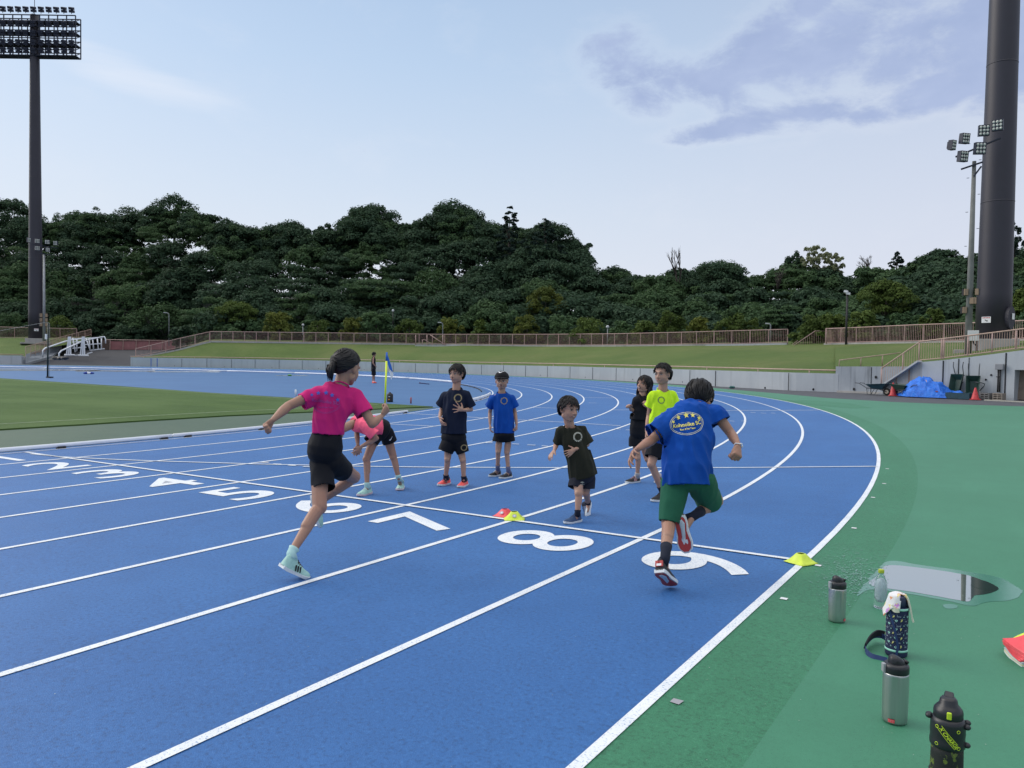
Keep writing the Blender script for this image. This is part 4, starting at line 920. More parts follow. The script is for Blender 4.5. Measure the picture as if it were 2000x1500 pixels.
# the hill itself
rows = []
for j, fr in enumerate((-.12, 0, .15, .35, .55, .8, 1.0, 1.4)):
    row = []
    for px in range(-200, 2260, 40):
        fp = max(fr, 0); t = treept(px, fp, skyrow(px, fp)+0); D = fd2(px)+5+fr*34; base = P(px, 700, D); zt = t.z-lerp_tab([(0, 3.4), (.4, 8.0), (1, 12.5)], fp)
        z = zt if fr > 0 else (lerp_tab([(-80, 1.0), (300, 1.0), (410, 2.2), (2200, 2.4)], px) if fr < 0 else max(1.0, zt)); row.append(Vector((base.x, base.y, z if fr <= 1 else z-6)))
    rows.append(row)
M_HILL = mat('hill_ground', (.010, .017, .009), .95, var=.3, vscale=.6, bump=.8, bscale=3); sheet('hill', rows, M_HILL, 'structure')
# ---- the continuous wood: one mass
rng = np.random.default_rng(5); pool = {}
protos = [proto('round', L_DARK, 7000, .38, 1), proto('flat', L_DARK, 6400, .38, 2), proto('flat', L_MID, 6400, .36, 3), proto('round', L_MID, 6800, .36, 4), proto('round', L_DARK, 7000, .40, 6), proto('open', L_MID, 5200, .34, 5)]
random.seed(21)
for row, (fr, n) in enumerate(((.04, 36), (.15, 34), (.28, 32), (.42, 32), (.57, 32), (.72, 34), (.86, 36), (.98, 40), (.90, 34))):
    for i in range(n):
        px = (-120+2330*(i+random.uniform(.1, .9))/n) if n != 34 or fr < .9 else 60+1050*(i+random.uniform(.1, .9))/n; f2 = min(1, max(.02, fr+random.uniform(-.06, .05))); ty = skyrow(px, f2)+random.uniform(0, 12)*(1 if fr > .9 else 1.3)-(0 if fr > .9 else 4)
        if fr > .8: ty = lerp_tab(SKY, px)+random.uniform(6, 24)+(8 if fr < .9 else 0)
        t = treept(px, f2, ty); D = dep(t); sc_ = random.uniform(.8, 1.2); hh = (6.2 if fr > .1 else 3.4)*sc_; rad = (3.9 if fr > .1 else 2.4)*sc_*random.uniform(.9, 1.25)
        if px > 1150: hh *= .78; rad *= .8
        pr = protos[random.choices(range(6), (3, 2.6, 1.6, 2, 3, 1.2) if fr < .8 else (3, .4, .2, 1, 2, 3))[0]]; base = Vector((t.x, t.y, t.z-hh-1.2)); pool.setdefault(pr[4].name, []).append(tree_arrays(pr, base, rad, hh, random.uniform(0, 6.28), rng, 1.2, random.uniform(.75, 1)))
names = list(pool); allV = np.concatenate([np.concatenate(pool[k]) for k in names]); me = quads('woodland', allV, MATS[names[0]])
for k in names[1:]: me.materials.append(MATS[k])
idx = np.concatenate([np.full(len(np.concatenate(pool[k]))//4, i, np.int32) for i, k in enumerate(names)]); me.polygons.foreach_set('material_index', idx)
wd = bpy.data.objects.new('woodland', me); link(wd); tag(wd, 'dense dark green wood covering the hillside behind the fences', 'wood', kind='stuff')
# ---- trees one can tell apart
def tree(name, px, ty, fr, rad_px, h_px, kind, m, label, N=5200, leaf=.42, seed=1, trunk=.16, group=None, cat='tree', limbs=9, th=.18):
    D = fd2(px)+5+fr*34; t = P(px, ty, D); k = D/FPX; H = h_px*k; rad = rad_px*k; th_ = H*th; hh = H-th_; base = Vector((t.x, t.y, t.z-H)); pr = proto(kind, m, N, leaf, seed); rot = seed*1.7
    root = empty(name, base, label, cat, group); V = tree_arrays(pr, base, rad, hh, rot, np.random.default_rng(seed), th_); V = V-np.array(base); cm = quads('crown', V, m); c = bpy.data.objects.new('crown', cm); link(c, root)
    from_bm('trunk', trunk_bm(base, H, max(.1, trunk*rad/3.5*1.4), pr[2], rad, hh, rot, th_, limbs), M_BARK, root, True); return root
T = [('leafy_tree', 15, 393, 1, 42, 110, 'open', L_DARK, 'dark leafy tree cut by the left edge of the picture', 3600, .44, 31),
 ('leafy_tree', 128, 424, .95, 34, 90, 'round', L_DARK, 'low dark tree just right of the left floodlight tower', 3600, .42, 32),
 ('airy_tree', 183, 410, 1, 44, 85, 'open', L_DARK, 'airy spreading tree with sky between its branches near the left tower', 3000, .40, 33),
 ('airy_tree', 262, 412, 1, 40, 80, 'round', L_DARK, 'thin feathery tree left of the tallest clump at upper left', 2200, .40, 34),
 ('leafy_tree', 340, 392, 1, 46, 100, 'round', L_DARK, 'tallest knobbly tree top of the left half of the wood', 3800, .44, 35),
 ('leafy_tree', 428, 422, 1, 44, 90, 'open', L_DARK, 'broad tree in front of the pale house gable', 3000, .44, 36),
 ('leafy_tree', 565, 439, .95, 40, 85, 'round', L_DARK, 'dark flat-topped tree right of the pale house gable', 3800, .42, 37),
 ('leafy_tree', 628, 440, .95, 36, 80, 'open', L_DARK, 'ragged dark tree left of the big dome-shaped crown', 3400, .42, 38),
 ('dome_tree', 724, 410, .95, 66, 105, 'round', L_DARK, 'big evenly domed tree above the girl in the pink shirt', 7600, .46, 39),
 ('leafy_tree', 805, 444, .9, 32, 80, 'round', L_DARK, 'smaller dark tree squeezed between the two big domed crowns', 3800, .42, 40),
 ('dome_tree', 886, 403, 1, 58, 120, 'round', L_DARK, 'tall domed tree with sky showing through its lower crown', 6600, .46, 41),
 ('conifer_tree', 996, 400, .72, 44, 130, 'cone', L_CON, 'pointed conifer standing above the middle of the wood', 4400, .42, 42),
 ('conifer_tree', 1066, 426, .70, 54, 125, 'cone', L_CON, 'broader second conifer right of the pointed one', 5200, .42, 43),
 ('leafy_tree', 1128, 478, .95, 34, 70, 'open', L_DARK, 'thin tree on the falling right shoulder of the hill', 2600, .38, 44),
 ('leafy_tree', 1405, 517, .85, 60, 90, 'round', L_DARK, 'wide rounded dark tree in the low right part of the wood', 5200, .34, 45),
 ('leafy_tree', 1552, 499, .95, 20, 75, 'round', L_DARK, 'narrow dark tree left of the pale bamboo', 3000, .34, 46),
 ('bamboo_clump', 1592, 484, .97, 24, 70, 'open', L_BAM, 'pale taller bamboo plume above the right side of the wood', 1500, .38, 47),
 ('bamboo_clump', 1630, 497, .97, 22, 60, 'open', L_BAM, 'shorter pale bamboo plume bending to the right', 1400, .38, 48),
 ('leafy_tree', 1752, 490, .9, 26, 80, 'cone', L_CON, 'spiky dark tree top left of the slim concrete mast', 3200, .36, 49),
 ('leafy_tree', 1835, 492, .9, 44, 85, 'round', L_DARK, 'rounded dark tree behind the slim concrete light mast', 4600, .36, 50),
 ('pine_tree', 1984, 436, .8, 14, 110, 'open', L_CON, 'tall thin pine right of the very thick tower', 700, .34, 51),
 ('round_tree', 1066, 570, .14, 38, 88, 'round', L_YEL, 'yellow-green round tree low on the hill above the fence', 6200, .26, 52),
 ('round_tree', 1732, 557, .12, 58, 100, 'round', L_LITE, 'large mid-green round tree left of the concrete mast', 6800, .24, 53),
 ('round_tree', 2010, 572, .12, 40, 90, 'round', L_LITE, 'bright green tree at the right edge behind the thick tower', 4000, .24, 54),
 ('leafy_tree', 250, 560, .22, 62, 90, 'round', L_MID, 'green rounded tree behind the white goal frames', 5200, .36, 55),
 ('round_tree', 463, 594, .05, 40, 62, 'round', L_LITE, 'fresh green small tree at the left end of the long fence', 4600, .28, 56),
 ('leafy_tree', 1515, 604, .05, 36, 66, 'flat', L_MID, 'mid-green tree filling the gap before the gate panel', 4200, .24, 57)]
for a in T: tree(a[0], a[1], a[2], a[3], a[4], a[5], a[6], a[7], a[8], int(a[9]*1.5), a[10]*.80, a[11])
# shrubs right behind the fence
proto_b = None; shr = None
for i, px in enumerate([20, 110, 545, 620, 690, 735, 800, 880, 940, 985, 1030, 1095, 1150, 1215, 1265, 1310, 1370, 1430, 1470, 1590, 1630, 1690, 1760, 1820]):
    ty = 618+random.uniform(-12, 10)-(0 if px < 1600 else 12); tree('shrub', px, ty, -.08, random.uniform(26, 42), 58, 'bush', random.choice([L_LITE, L_LITE, L_MID, L_YEL]), 'leafy shrub growing close behind the long pink fences', 2600, .24 if px > 1000 else .30, 80+i, group='shrubs behind the fence', cat='shrub', limbs=3, th=.05)
# bare and dead trees
def bare(px, ty, D, hpx, label, seed, lean=0.0, m=None, spread=.5, leafy=0):
    rnd = random.Random(seed); t = P(px, ty, D); k = D/FPX; H = hpx*k; base = Vector((t.x, t.y, t.z-H)); root = empty('bare_tree', base, label, 'tree'); bm = bmesh.new(); tips = []
    def br(a, d, L_, r, lev):
        b = a+d*L_; loft(bm, [a, a.lerp(b, .5)+Vector((rnd.uniform(-1, 1), rnd.uniform(-1, 1), rnd.uniform(-1, 1)))*L_*.06, b], [r, r*.75, r*.45], 5); tips.append(b)
        if lev <= 0: return
        for i in range(rnd.choice((2, 3, 3))):
            q = a.lerp(b, rnd.uniform(.45, 1)); v = (d+Vector((rnd.uniform(-1, 1), rnd.uniform(-1, 1), rnd.uniform(-.15, .7)))*spread).normalized(); br(q, v, L_*rnd.uniform(.5, .75), r*.55, lev-1)
    for i in range(3): br(base, Vector((rnd.uniform(-.25, .25)+lean, rnd.uniform(-.2, .2), 1)).normalized(), H*rnd.uniform(.45, .6), .13, 4)
    from_bm('trunk', bm, m or M_BARK, root, True); return root
bare(1325, 490, 96, 75, 'nearly leafless pale tree poking above the wood right of middle', 3, 0, M_BARK, .35); bare(1705, 498, 88, 55, 'dead spreading branches above the wood right of the bamboo', 8, -.3, M_BARK, .8); bare(1520, 525, 90, 40, 'small bare branches arching at the dip in the skyline', 12, .1, M_BARK, .7)
# house behind the trees
h0 = P(478, 505, 128); hs = empty('house', h0, 'pale house gable peeping between trees at upper left', 'house'); f = face_dir(h0); s = Vector((0, 0, 1)).cross(f); k = 128/FPX
q = lambda x, y, dd=0: h0+s*((x-478)*k)+Vector((0, 0, (505-y)*k))-f*dd
quadp('wall', [q(452, 520), q(506, 520), q(506, 486), q(478, 462), q(452, 482)], mat('house_wall', (.42, .44, .46), .8), hs, 4.0)
bm = bmesh.new(); beam(bm, q(478, 460, 2), q(448, 484, 2), 4.6, .15); beam(bm, q(478, 460, 2), q(512, 489, 2), 4.6, .15); from_bm('roof', bm, mat('roof_grey', (.10, .11, .13), .7), hs)
quadp('window', [q(470, 500, -.05), q(480, 500, -.05), q(480, 490, -.05), q(470, 490, -.05)], mat('window_dark', (.05, .06, .08), .2), hs)
# ------------------------------------------------------------------ things beside the track
# corner flag
b = Vector(G(752, 790)); b.z = .03; cf = empty('corner_flag', b, 'neon yellow corner flag pole with a drooping blue flag at the grass corner', 'corner flag'); T_ = P(755.5, 688, dep(b))
M_FLY = mat('flag_pole_yellow', (.82, .97, .04), .5); M_FLB = mat('flag_blue', (.02, .13, .55), .7); M_FLW = mat('flag_white', (.66, .70, .78), .7)
d = T_-b; h1 = b+d*.855; bm = bmesh.new(); tube(bm, b, h1, .030, seg=12); from_bm('pole', bm, M_FLY, cf, True); bm = bmesh.new(); tube(bm, h1-Vector((0, 0, .04)), T_, .034, .026, 12); from_bm('sleeve', bm, M_FLB, cf, True)
fl = CR*.6+CF*.3
V = [T_, T_+fl*.12-CU*.35, T_+fl*.16-CU*.55, h1+CU*.02, T_+fl*.10-CU*.50]
def drape(name, pts, m, th=.01, parent=None):
    o = quadp(name, pts, m, parent, th); return o
drape('flag_cloth', [T_-CU*.01, T_+fl*.22-CU*.42, T_+fl*.30-CU*.62, T_+fl*.13-CU*.52, T_+fl*.02-CU*.30], M_FLB, .015, cf); drape('flag_tip', [T_+fl*.22-CU*.52+CF*.02, T_+fl*.33-CU*.70, T_+fl*.22-CU*.86, T_+fl*.13-CU*.60], M_FLW, .02, cf)
# drinks cooler / bag behind the flag, small posts and other things on the field
b = Vector(G(761.5, 785)); bk = empty('bottle_keg', b, 'small black drinks keg standing behind the yellow corner flag pole', 'drinks keg'); bm = bmesh.new(); lathe(bm, b, [(.10, 0), (.105, .02), (.105, .24), (.085, .275), (.04, .29), (.04, .32)], 20); from_bm('body', bm, B1_ if 'B1_' in globals() else M_BLK, bk, True)
f = face_dir(b); s = Vector((0, 0, 1)).cross(f); bm = bmesh.new(); box(bm, b+f*.10-s*.03+Vector((0, 0, .085)), (.05, .012, .03), Matrix((s, f, Vector((0, 0, 1)))).transposed()); from_bm('orange_label', bm, mat('label_orange', (.8, .3, .03), .5), bk); bm = bmesh.new(); box(bm, b+f*.10-s*.02+Vector((0, 0, .18)), (.05, .012, .018), Matrix((s, f, Vector((0, 0, 1)))).transposed()); from_bm('white_label', bm, M_TAG, bk)
def post(px, y0, y1, label, m, r=.02):
    b = Vector(G(px, y0)); b.z = 0; t = P(px, y1, dep(b)); bm = bmesh.new(); lathe(bm, b, [(r, 0), (r, t.z-b.z-.01), (r*.7, t.z-b.z)], 12); return tag(from_bm('marker_post', bm, m, None, True, b), label, 'post')
post(802.5, 788, 776, 'short dull red post standing in the blue field', mat('post_red', (.36, .10, .10), .6), .027); p_ = post(577.5, 774, 761, 'small white bottle-like post on the blue field left of the pink runner', M_TAG, .035)
b = Vector(G(793, 745)); bm = bmesh.new(); g1 = Vector(G(820, 749)); g1.z = g1.z+.03; g2 = Vector(G(838, 751)); g2.z += .03; loft(bm, [g1, g1.lerp(g2, .15), g2], [.06, .03, .022], 8); tag(from_bm('dropped_strap', bm, mat('strap_dark', (.02, .03, .12), .7), None, True, g1), 'thin dark strap lying on the blue field right of the flag', 'strap')
def bundle(px0, px1, py, h, mats, label, name='clothes_pile', cat='clothes pile'):
    a = Vector(G(px0, py)); c = Vector(G(px1, py)); root = empty(name, (a+c)/2, label, cat); rnd = random.Random(px0)
    for i, m in enumerate(mats):
        u = (i+.5)/len(mats); q = a.lerp(c, u); bm = bmesh.new(); ellipsoid(bm, (q.x, q.y, q.z+h*.45), ((c-a).length/len(mats)*.62, h*1.3, h*.55), Matrix.Rotation(rnd.uniform(0, 3), 3, 'Z'), 14, 8)
        for v in bm.verts: v.co += Vector((noise.noise(v.co*9), noise.noise(v.co*9+Vector((5, 0, 0))), noise.noise(v.co*9+Vector((0, 5, 0)))))*h*.35
        from_bm('cloth', bm, m, root, True)
    return root
bundle(165, 181, 730.5, .14, [mat('bib_blue', (.02, .05, .30), .7), M_FLW, mat('bib_blue', (.02, .05, .30), .7)], 'small heap of blue and white cloth on the far field')
bundle(562, 570, 734.3, .12, [mat('bib_green', (.10, .30, .05), .7)], 'tiny green object lying by the far kerb left of the pink runner', 'dropped_ball', 'ball')
bundle(1427, 1434, 758.5, .13, [mat('sprinkler_teal', (.01, .09, .09), .5), mat('sprinkler_teal', (.01, .09, .09), .5)], 'dark teal sprinkler head by the far wall behind the boy in blue', 'sprinkler', 'sprinkler')
# dark net post with its cable
b = Vector(G(93, 738)); b.z = 0; D = dep(b); npo = empty('net_post', b, 'slim dark green net post with a sloping cable on the far field', 'net post'); bm = bmesh.new(); tube(bm, b, P(94, 631, D), .048, .04, 12); from_bm('post', bm, mat('post_dark_green', (.008, .02, .018), .5), npo, True)
rail_line('cable', [P(-60, 662, D+2), P(0, 646, D+1), P(84, 630.5, D), P(94, 630, D), P(97, 632, D), P(97, 670, D), P(96.5, 737, D)], .009, M_GALV, npo); bm = bmesh.new(); box(bm, P(90, 657.5, D-.05), (.09, .09, .30)); from_bm('winch_box', bm, M_TAG, npo); bm = bmesh.new(); box(bm, P(97, 738, D)+Vector((0, 0, .04)), (.35, .25, .07)); from_bm('base_plate', bm, M_BLK, npo)
# white goal frames parked on the ramp
M_GW = mat('goal_white', (.72, .75, .80), .4)
def goal(ax, ay, bx, by, ux, uy0, uy1, D0, label, tail):
    root = empty('soccer_goal', PR(ux, uy1, D0), label, 'goal frame')
    rail_line('top_bar', [PR(ax, ay+18, D0-2.5), PR(ax+.5, ay+5, D0-2.5), PR(ax+5, ay, D0-2.4), PR(bx, by, D0)], .085, M_GW, root); rail_line('top_bar', [PR(bx+2, by-1, D0+.2)]+[PR(x, y, D0+3) for x, y in tail], .07, M_GW, root)
    for dx in (0, 4, 8): bm = bmesh.new(); beam(bm, PR(ux+dx*.4, uy0, D0), PR(ux+dx-4, uy1, D0), .12, .12); from_bm('upright', bm, M_GW, root)
    rail_line('cross_bar', [PR(ux-8, uy1, D0), PR(ux+12, uy1+.5, D0)], .09, M_GW, root); return root
goal(83.3, 680, 131, 665.5, 134, 657.5, 693, 84.5, 'white goal frame parked on the ramp, left one with long front bar', [(150, 663), (165, 660)])
goal(115, 685, 158, 667.5, 161, 657.5, 694, 84, 'white goal frame parked on the ramp, right one nearer the pink panels', [(196, 658.5), (204, 657.5), (206, 662), (206.5, 671)])
tr = empty('goal_trolley', PR(170, 684, 89), 'white lattice of stacked frames behind the two parked goal frames', 'goal trolley')
for i, (x0, y0, x1, y1, dd) in enumerate(((142, 660, 147, 688, 86), (150, 662, 150, 686, 87), (168, 661, 176, 684, 88), (181, 661, 183, 683, 89), (190, 660, 192, 682, 90), (198, 661, 198, 681, 90), (174, 661, 176, 684, 88.5))): rail_line('strut', [PR(x0, y0, dd), PR(x1, y1, dd)], .07, M_GW, tr)
for (x0, y0, x1, y1, dd) in ((140, 662, 200, 659, 89), (142, 668, 160, 667, 87), (166, 673, 198, 671, 90), (126, 694.5, 172, 693, 85), (170, 691, 180, 688, 87), (176, 684, 204, 681, 90), (142, 680, 168, 678, 88)): bm = bmesh.new(); beam(bm, PR(x0, y0, dd), PR(x1, y1, dd), .14, .12); from_bm('rail', bm, M_GW, tr)
bundle(108, 130, 702, .25, [M_BLK, M_BLK, M_BLK], 'dark net heap lying on the ramp below the white goal frames', 'net_heap', 'net'); bundle(230, 250, 712, .10, [M_BLK, M_BLK], 'thin dark mat strip at the right foot of the ramp', 'mat_strip', 'mat')
# ---- wheelbarrows, cones, tarpaulin along the right-hand wall
M_WB = mat('barrow_green', (.012, .045, .035), .55, var=.3, vscale=6); M_WB2 = mat('barrow_blue_green', (.012, .05, .075), .5, var=.3, vscale=6); M_TYRE = mat('tyre', (.018, .017, .016), .85); M_RIM = mat('rim_cream', (.42, .38, .30), .5); M_PIPE = mat('pipe_dark', (.02, .03, .04), .4)
def barrow_parts(root, Fm, m):
    """Fm maps local (x forward, y side, z up) to the world; tray about 0.9 m long"""
    F_ = lambda x, y, z: Fm @ Vector((x, y, z))
    bm = bmesh.new(); lo = [(-.10, -.18, .34), (.42, -.14, .32), (.42, .14, .32), (-.10, .18, .34)]; hi = [(-.34, -.32, .56), (.68, -.28, .62), (.68, .28, .62), (-.34, .32, .56)]
    A = [bm.verts.new(F_(*p)) for p in lo]; B = [bm.verts.new(F_(*p)) for p in hi]; bm.faces.new(A)
    for i in range(4): bm.faces.new((A[i], A[(i+1) % 4], B[(i+1) % 4], B[i]))
    o = from_bm('tray', bm, m, root); solid_(o); bm = bmesh.new()
    loft(bm, [F_(*p) for p in hi], .014, 6, closed=True); from_bm('tray_rim', bm, m, o, True)
    for sy in (-1, 1):
        bm = bmesh.new(); loft(bm, [F_(.62, sy*.06, .20), F_(.30, sy*.15, .31), F_(-.35, sy*.22, .36), F_(-.75, sy*.25, .60), F_(-.98, sy*.26, .62)], .016, 8); from_bm('handle', bm, M_PIPE, root, True)
        bm = bmesh.new(); loft(bm, [F_(.05, sy*.18, .33), F_(-.12, sy*.20, .03), F_(-.32, sy*.20, .03), F_(-.36, sy*.21, .36)], .014, 8); from_bm('leg', bm, M_PIPE, root, True)
    R3 = Fm.to_3x3().normalized(); wh = bmesh.new(); loft(wh, [F_(.62+.145*cos(a), 0, .20+.145*sin(a)) for a in [k*2*pi/20 for k in range(20)]], .045, 8, closed=True); w = from_bm('wheel', wh, M_TYRE, root, True)
    bm = bmesh.new(); loft(bm, [F_(.62, -.03, .20), F_(.62, .03, .20)], .105, 18); from_bm('rim', bm, M_RIM, w)
def solid_(o): m = o.modifiers.new('thickness', 'SOLIDIFY'); m.thickness = .012; return o
def barrow(px, py, yaw, label, m, pitch=0.0, lift=0.0, sc=1.0, roll=0.0):
    b = Vector(G(px, py)); root = empty('wheelbarrow', b, label, 'wheelbarrow', 'wheelbarrows by the wall'); Fm = Matrix.Translation(b+Vector((0, 0, lift))) @ Matrix.Rotation(yaw, 4, 'Z') @ Matrix.Rotation(pitch, 4, 'Y') @ Matrix.Rotation(roll, 4, 'X') @ Matrix.Scale(sc, 4); barrow_parts(root, Fm, m); return root
wy = atan2(WD.y, WD.x)
barrow(1709, 771.5, wy+.05, 'dark wheelbarrow on its wheel facing right at the foot of the stairs', M_WB2, 0, 0, .84); barrow(1766, 774.5, wy+pi-.25, 'green wheelbarrow facing left beside the left edge of the blue tarpaulin', M_WB, 0, 0, .84)
barrow(1879, 777.2, wy-pi/2-.15, 'green wheelbarrow stood up on its nose, left one of the pair on the wall', M_WB, 1.35, .62, .80); barrow(1903, 778.5, wy-pi/2+.25, 'green wheelbarrow stood up on its nose, right one of the pair with bent pipe', M_WB, 1.35, .58, .78)
M_CONE = mat('traffic_cone_red', (.52, .045, .05), .5, var=.25, vscale=12)
def cone(px, py, label, h=.62):
    b = Vector(G(px, py)); root = empty('traffic_cone', b, label, 'traffic cone'); bm = bmesh.new(); lathe(bm, b, [(.155, .02), (.14, .05), (.035, h-.02), (.028, h), (.012, h)], 24); from_bm('cone_body', bm, M_CONE, root, True); bm = bmesh.new(); box(bm, b+Vector((0, 0, .014)), (.34, .34, .028), Matrix.Rotation(.3, 3, 'Z')); finish(from_bm('base', bm, M_CONE, root), .008); return root
cone(1744, 773.5, 'faded red traffic cone between the two wheelbarrows by the stairs', .58); cone(1904.5, 781.0, 'bright red traffic cone in front of the upended wheelbarrows', .48)
def tarp():
    n = NB('tarp_blue'); a = n.noise(5, 4, .6); n.set(n.b.inputs['Base Color'], n.mix(n.ramp(a, .3, .7), (.008, .13, .62), (.015, .20, .80))); n.b.inputs['Roughness'].default_value = .45; n.bump(n.noise(9, 5, .65, dist=1.5), .8, .06); return n.m
M_TARP = tarp()
c0 = wl(1752, -1.55); c1 = wl(1876, -1.55); ctr = (c0+c1)/2; tp = empty('tarpaulin_heap', ctr, 'crumpled bright blue tarpaulin heaped over something by the wall', 'tarpaulin'); nx, ny = 74, 34; V = []; Lh = (c1-c0).length
for j in range(ny+1):
    for i in range(nx+1):
        u = i/nx; v = j/ny*2-1; p = c0.lerp(c1, u); w = .62*(sin(pi*min(max(u, .0), 1))**.5)+.12; prof = .86*lerp_tab([(0, .03), (.08, .12), (.15, .30), (.24, .62), (.34, .84), (.44, .86), (.52, .80), (.62, .74), (.70, .60), (.80, .36), (.88, .18), (.95, .12), (1, .02)], u); hgt = prof*max(0, 1-abs(v)**2.2)**.75
        q = Vector((u*Lh*2.2, v*1.8, 3.3)); r1 = 1-abs(noise.noise(q*1.3))*2; r2 = 1-abs(noise.noise(q*2.9+Vector((3, 3, 3))))*2; hgt = hgt*(1+.26*(r1-.5))+(.08*r2*(hgt > .03)); off = noise.noise(q*.9)*.2
        V.append(Vector((p.x, p.y, 0))+WD*off+nv*(v*w+off*.5)+Vector((0, 0, zg(p.x, p.y)+max(.012, hgt)+.01*(j in (0, ny))))) 
F = [(j*(nx+1)+i, j*(nx+1)+i+1, (j+1)*(nx+1)+i+1, (j+1)*(nx+1)+i) for j in range(ny) for i in range(nx)]
pyd('sheet', V, F, M_TARP, tp, True)
def tpt(px, py, o=-2.05): q = wl(px, o); return Vector((q.x, q.y, zpix(q, py)))
rk = empty('rake', tpt(1820, 760), 'wooden rake handles lying against the front of the blue tarpaulin', 'rake')
for a, b2, r_ in ((tpt(1808, 742, -1.75), tpt(1820, 769), .014), (tpt(1810, 752, -1.85), tpt(1827, 765), .012)): rail_line('handle', [a, b2], r_, mat('wood_pale', (.42, .30, .22), .7), rk)
bm = bmesh.new(); beam(bm, tpt(1813, 766), tpt(1832, 764.5), .03, .05); from_bm('rake_head', bm, mat('wood_red', (.30, .08, .06), .7), rk)
t0 = empty('tray_long', wl(1875, -1.75), 'long low dark green trough lying in front of the upended wheelbarrows', 'trough'); a = wl(1853.5, -1.75); b2 = wl(1900, -1.75); bm = bmesh.new()
for (y0, y1, zz, hh) in ((-.25, -.22, 0, .24), (.22, .25, 0, .24)): beam(bm, a+nv*y0+Vector((0, 0, .13)), b2+nv*y0+Vector((0, 0, .13)), .03, .24)
beam(bm, a+Vector((0, 0, .03)), b2+Vector((0, 0, .03)), .48, .03); 
for q in (a, b2): box(bm, q+Vector((0, 0, .13)), (.03, .5, .24), Matrix((WD, nv, Vector((0, 0, 1)))).transposed())
from_bm('trough_body', bm, M_WB2, t0); bm = bmesh.new(); ellipsoid(bm, wl(1872, -1.6)+Vector((0, 0, .24)), (.17, .15, .12)); 
for v in bm.verts: v.co += Vector((noise.noise(v.co*7), noise.noise(v.co*7+Vector((4, 0, 0))), noise.noise(v.co*7+Vector((0, 4, 0)))))*.08
tag(from_bm('tarpaulin_scrap', bm, M_TARP, None, True), 'small crumpled piece of blue tarpaulin inside the long green trough', 'tarpaulin')
rail_line('pipe', [tpt(1901, 745.5, -1.2), tpt(1912, 747.5, -1.2), tpt(1917, 747.5, -1.2), tpt(1923, 750, -1.2), tpt(1922, 754, -1.2), tpt(1914, 763, -1.2)], .02, M_PIPE, t0)
def crate(px0, px1, y0, y1, label, m, o=-1.35):
    a = wl(px0, o); b2 = wl(px1, o); zt = zpix(a, y0); root = empty('slatted_crate', (a+b2)/2, label, 'crate')
    for i in range(4):
        z = a.z+.03+(zt-a.z-.06)*i/3; bm = bmesh.new(); beam(bm, Vector((a.x, a.y, z)), Vector((b2.x, b2.y, z)), .35, .035); from_bm('slat', bm, m, root)
    bm = bmesh.new()
    for q in (a, a.lerp(b2, .5), b2): box(bm, Vector((q.x, q.y, (a.z+zt)/2)), (.04, .34, zt-a.z), Matrix((WD, nv, Vector((0, 0, 1)))).transposed())
    from_bm('divider', bm, m, root); return root
crate(1919, 1935.5, 767, 777, 'grey slatted crate lying by the wall right of the wheelbarrows', mat('crate_grey', (.16, .16, .16), .7)); crate(1944, 1961, 767.5, 778.5, 'brownish low crate under the electric box conduits', mat('crate_brown', (.24, .21, .18), .8))
bm = bmesh.new(); a = wl(1925, -2.0); b2 = wl(2100, -2.2); beam(bm, a+Vector((0, 0, .0)), b2+Vector((0, 0, .0)), .14, .06); tag(from_bm('kerb_stone', bm, mat('pale_kerb', (.40, .39, .34), .8)), kind='structure')
# ------------------------------------------------------------------ training markers
M_MR = mat('marker_red', (.78, .07, .09), .45, var=.12, vscale=20); M_MY = mat('marker_yellow', (.62, .76, .06), .45, var=.12, vscale=20)
def marker_bm(c, s, h, rot, tilt=None, thick=.0022):
    """soft square disc marker: curved skirt with raised corners and a small open top"""
    bm = bmesh.new(); n = 48; R = Matrix.Rotation(rot, 3, 'Z'); R = (tilt @ R) if tilt is not None else R; rows = []
    for (f, z) in ((1.0, 0), (.86, .12), (.70, .34), (.55, .60), (.42, .84), (.34, .97), (.29, 1.0), (.27, .96)):
        row = []
        for k in range(n):
            a = 2*pi*k/n; sq = 1/max(abs(cos(a)), abs(sin(a))); rr_ = s*(f*(1+(sq-1)*(.75*f)))/1.0*.5; zz = h*z-(.10*h*(f > .8)*(sq-1.2)); zz = h*z+(h*.12*(1.2-sq) if f > .95 else 0); row.append(bm.verts.new(c+R @ Vector((rr_*cos(a), rr_*sin(a), max(0.001, zz)))))
        rows.append(row)
    for A, B in zip(rows, rows[1:]):
        for k in range(n): bm.faces.new((A[k], A[(k+1) % n], B[(k+1) % n], B[k]))
    return bm
def marker(px, py, rot, m, label, s=.20, h=.065, logo=None):
    b = Vector(G(px, py)); b.z += .006; o = from_bm('marker_cone', marker_bm(b, s, h, rot), m, None, True, b); md = o.modifiers.new('thickness', 'SOLIDIFY'); md.thickness = .003; tag(o, label, 'marker cone')
    if logo is not None:
        d = Vector((cos(logo), sin(logo), 0)); nn = (d+Vector((0, 0, .8))).normalized(); c = b+d*(s*.30)+Vector((0, 0, h*.50)); R = basis(nn, Vector((0, 0, 1)).cross(nn)); bm = bmesh.new()
        for v0, r in ((0, .019),): vs = [bm.verts.new(c+nn*.009+R @ Vector((r*cos(a), r*sin(a)*.8, 0))) for a in [k*2*pi/20 for k in range(20)]]; bm.faces.new(vs)
        from_bm('round_logo', bm, mat('logo_grey', (.42, .40, .48), .5), o); bm = bmesh.new(); vs = [bm.verts.new(c+nn*.0100+R @ Vector((.011*cos(a), .009*sin(a), 0))) for a in [k*2*pi/8 for k in range(8)]]; bm.faces.new(vs); from_bm('round_logo', bm, M_TAG, o)
    return o
fa = atan2(CAM.y-0, CAM.x-8.5)
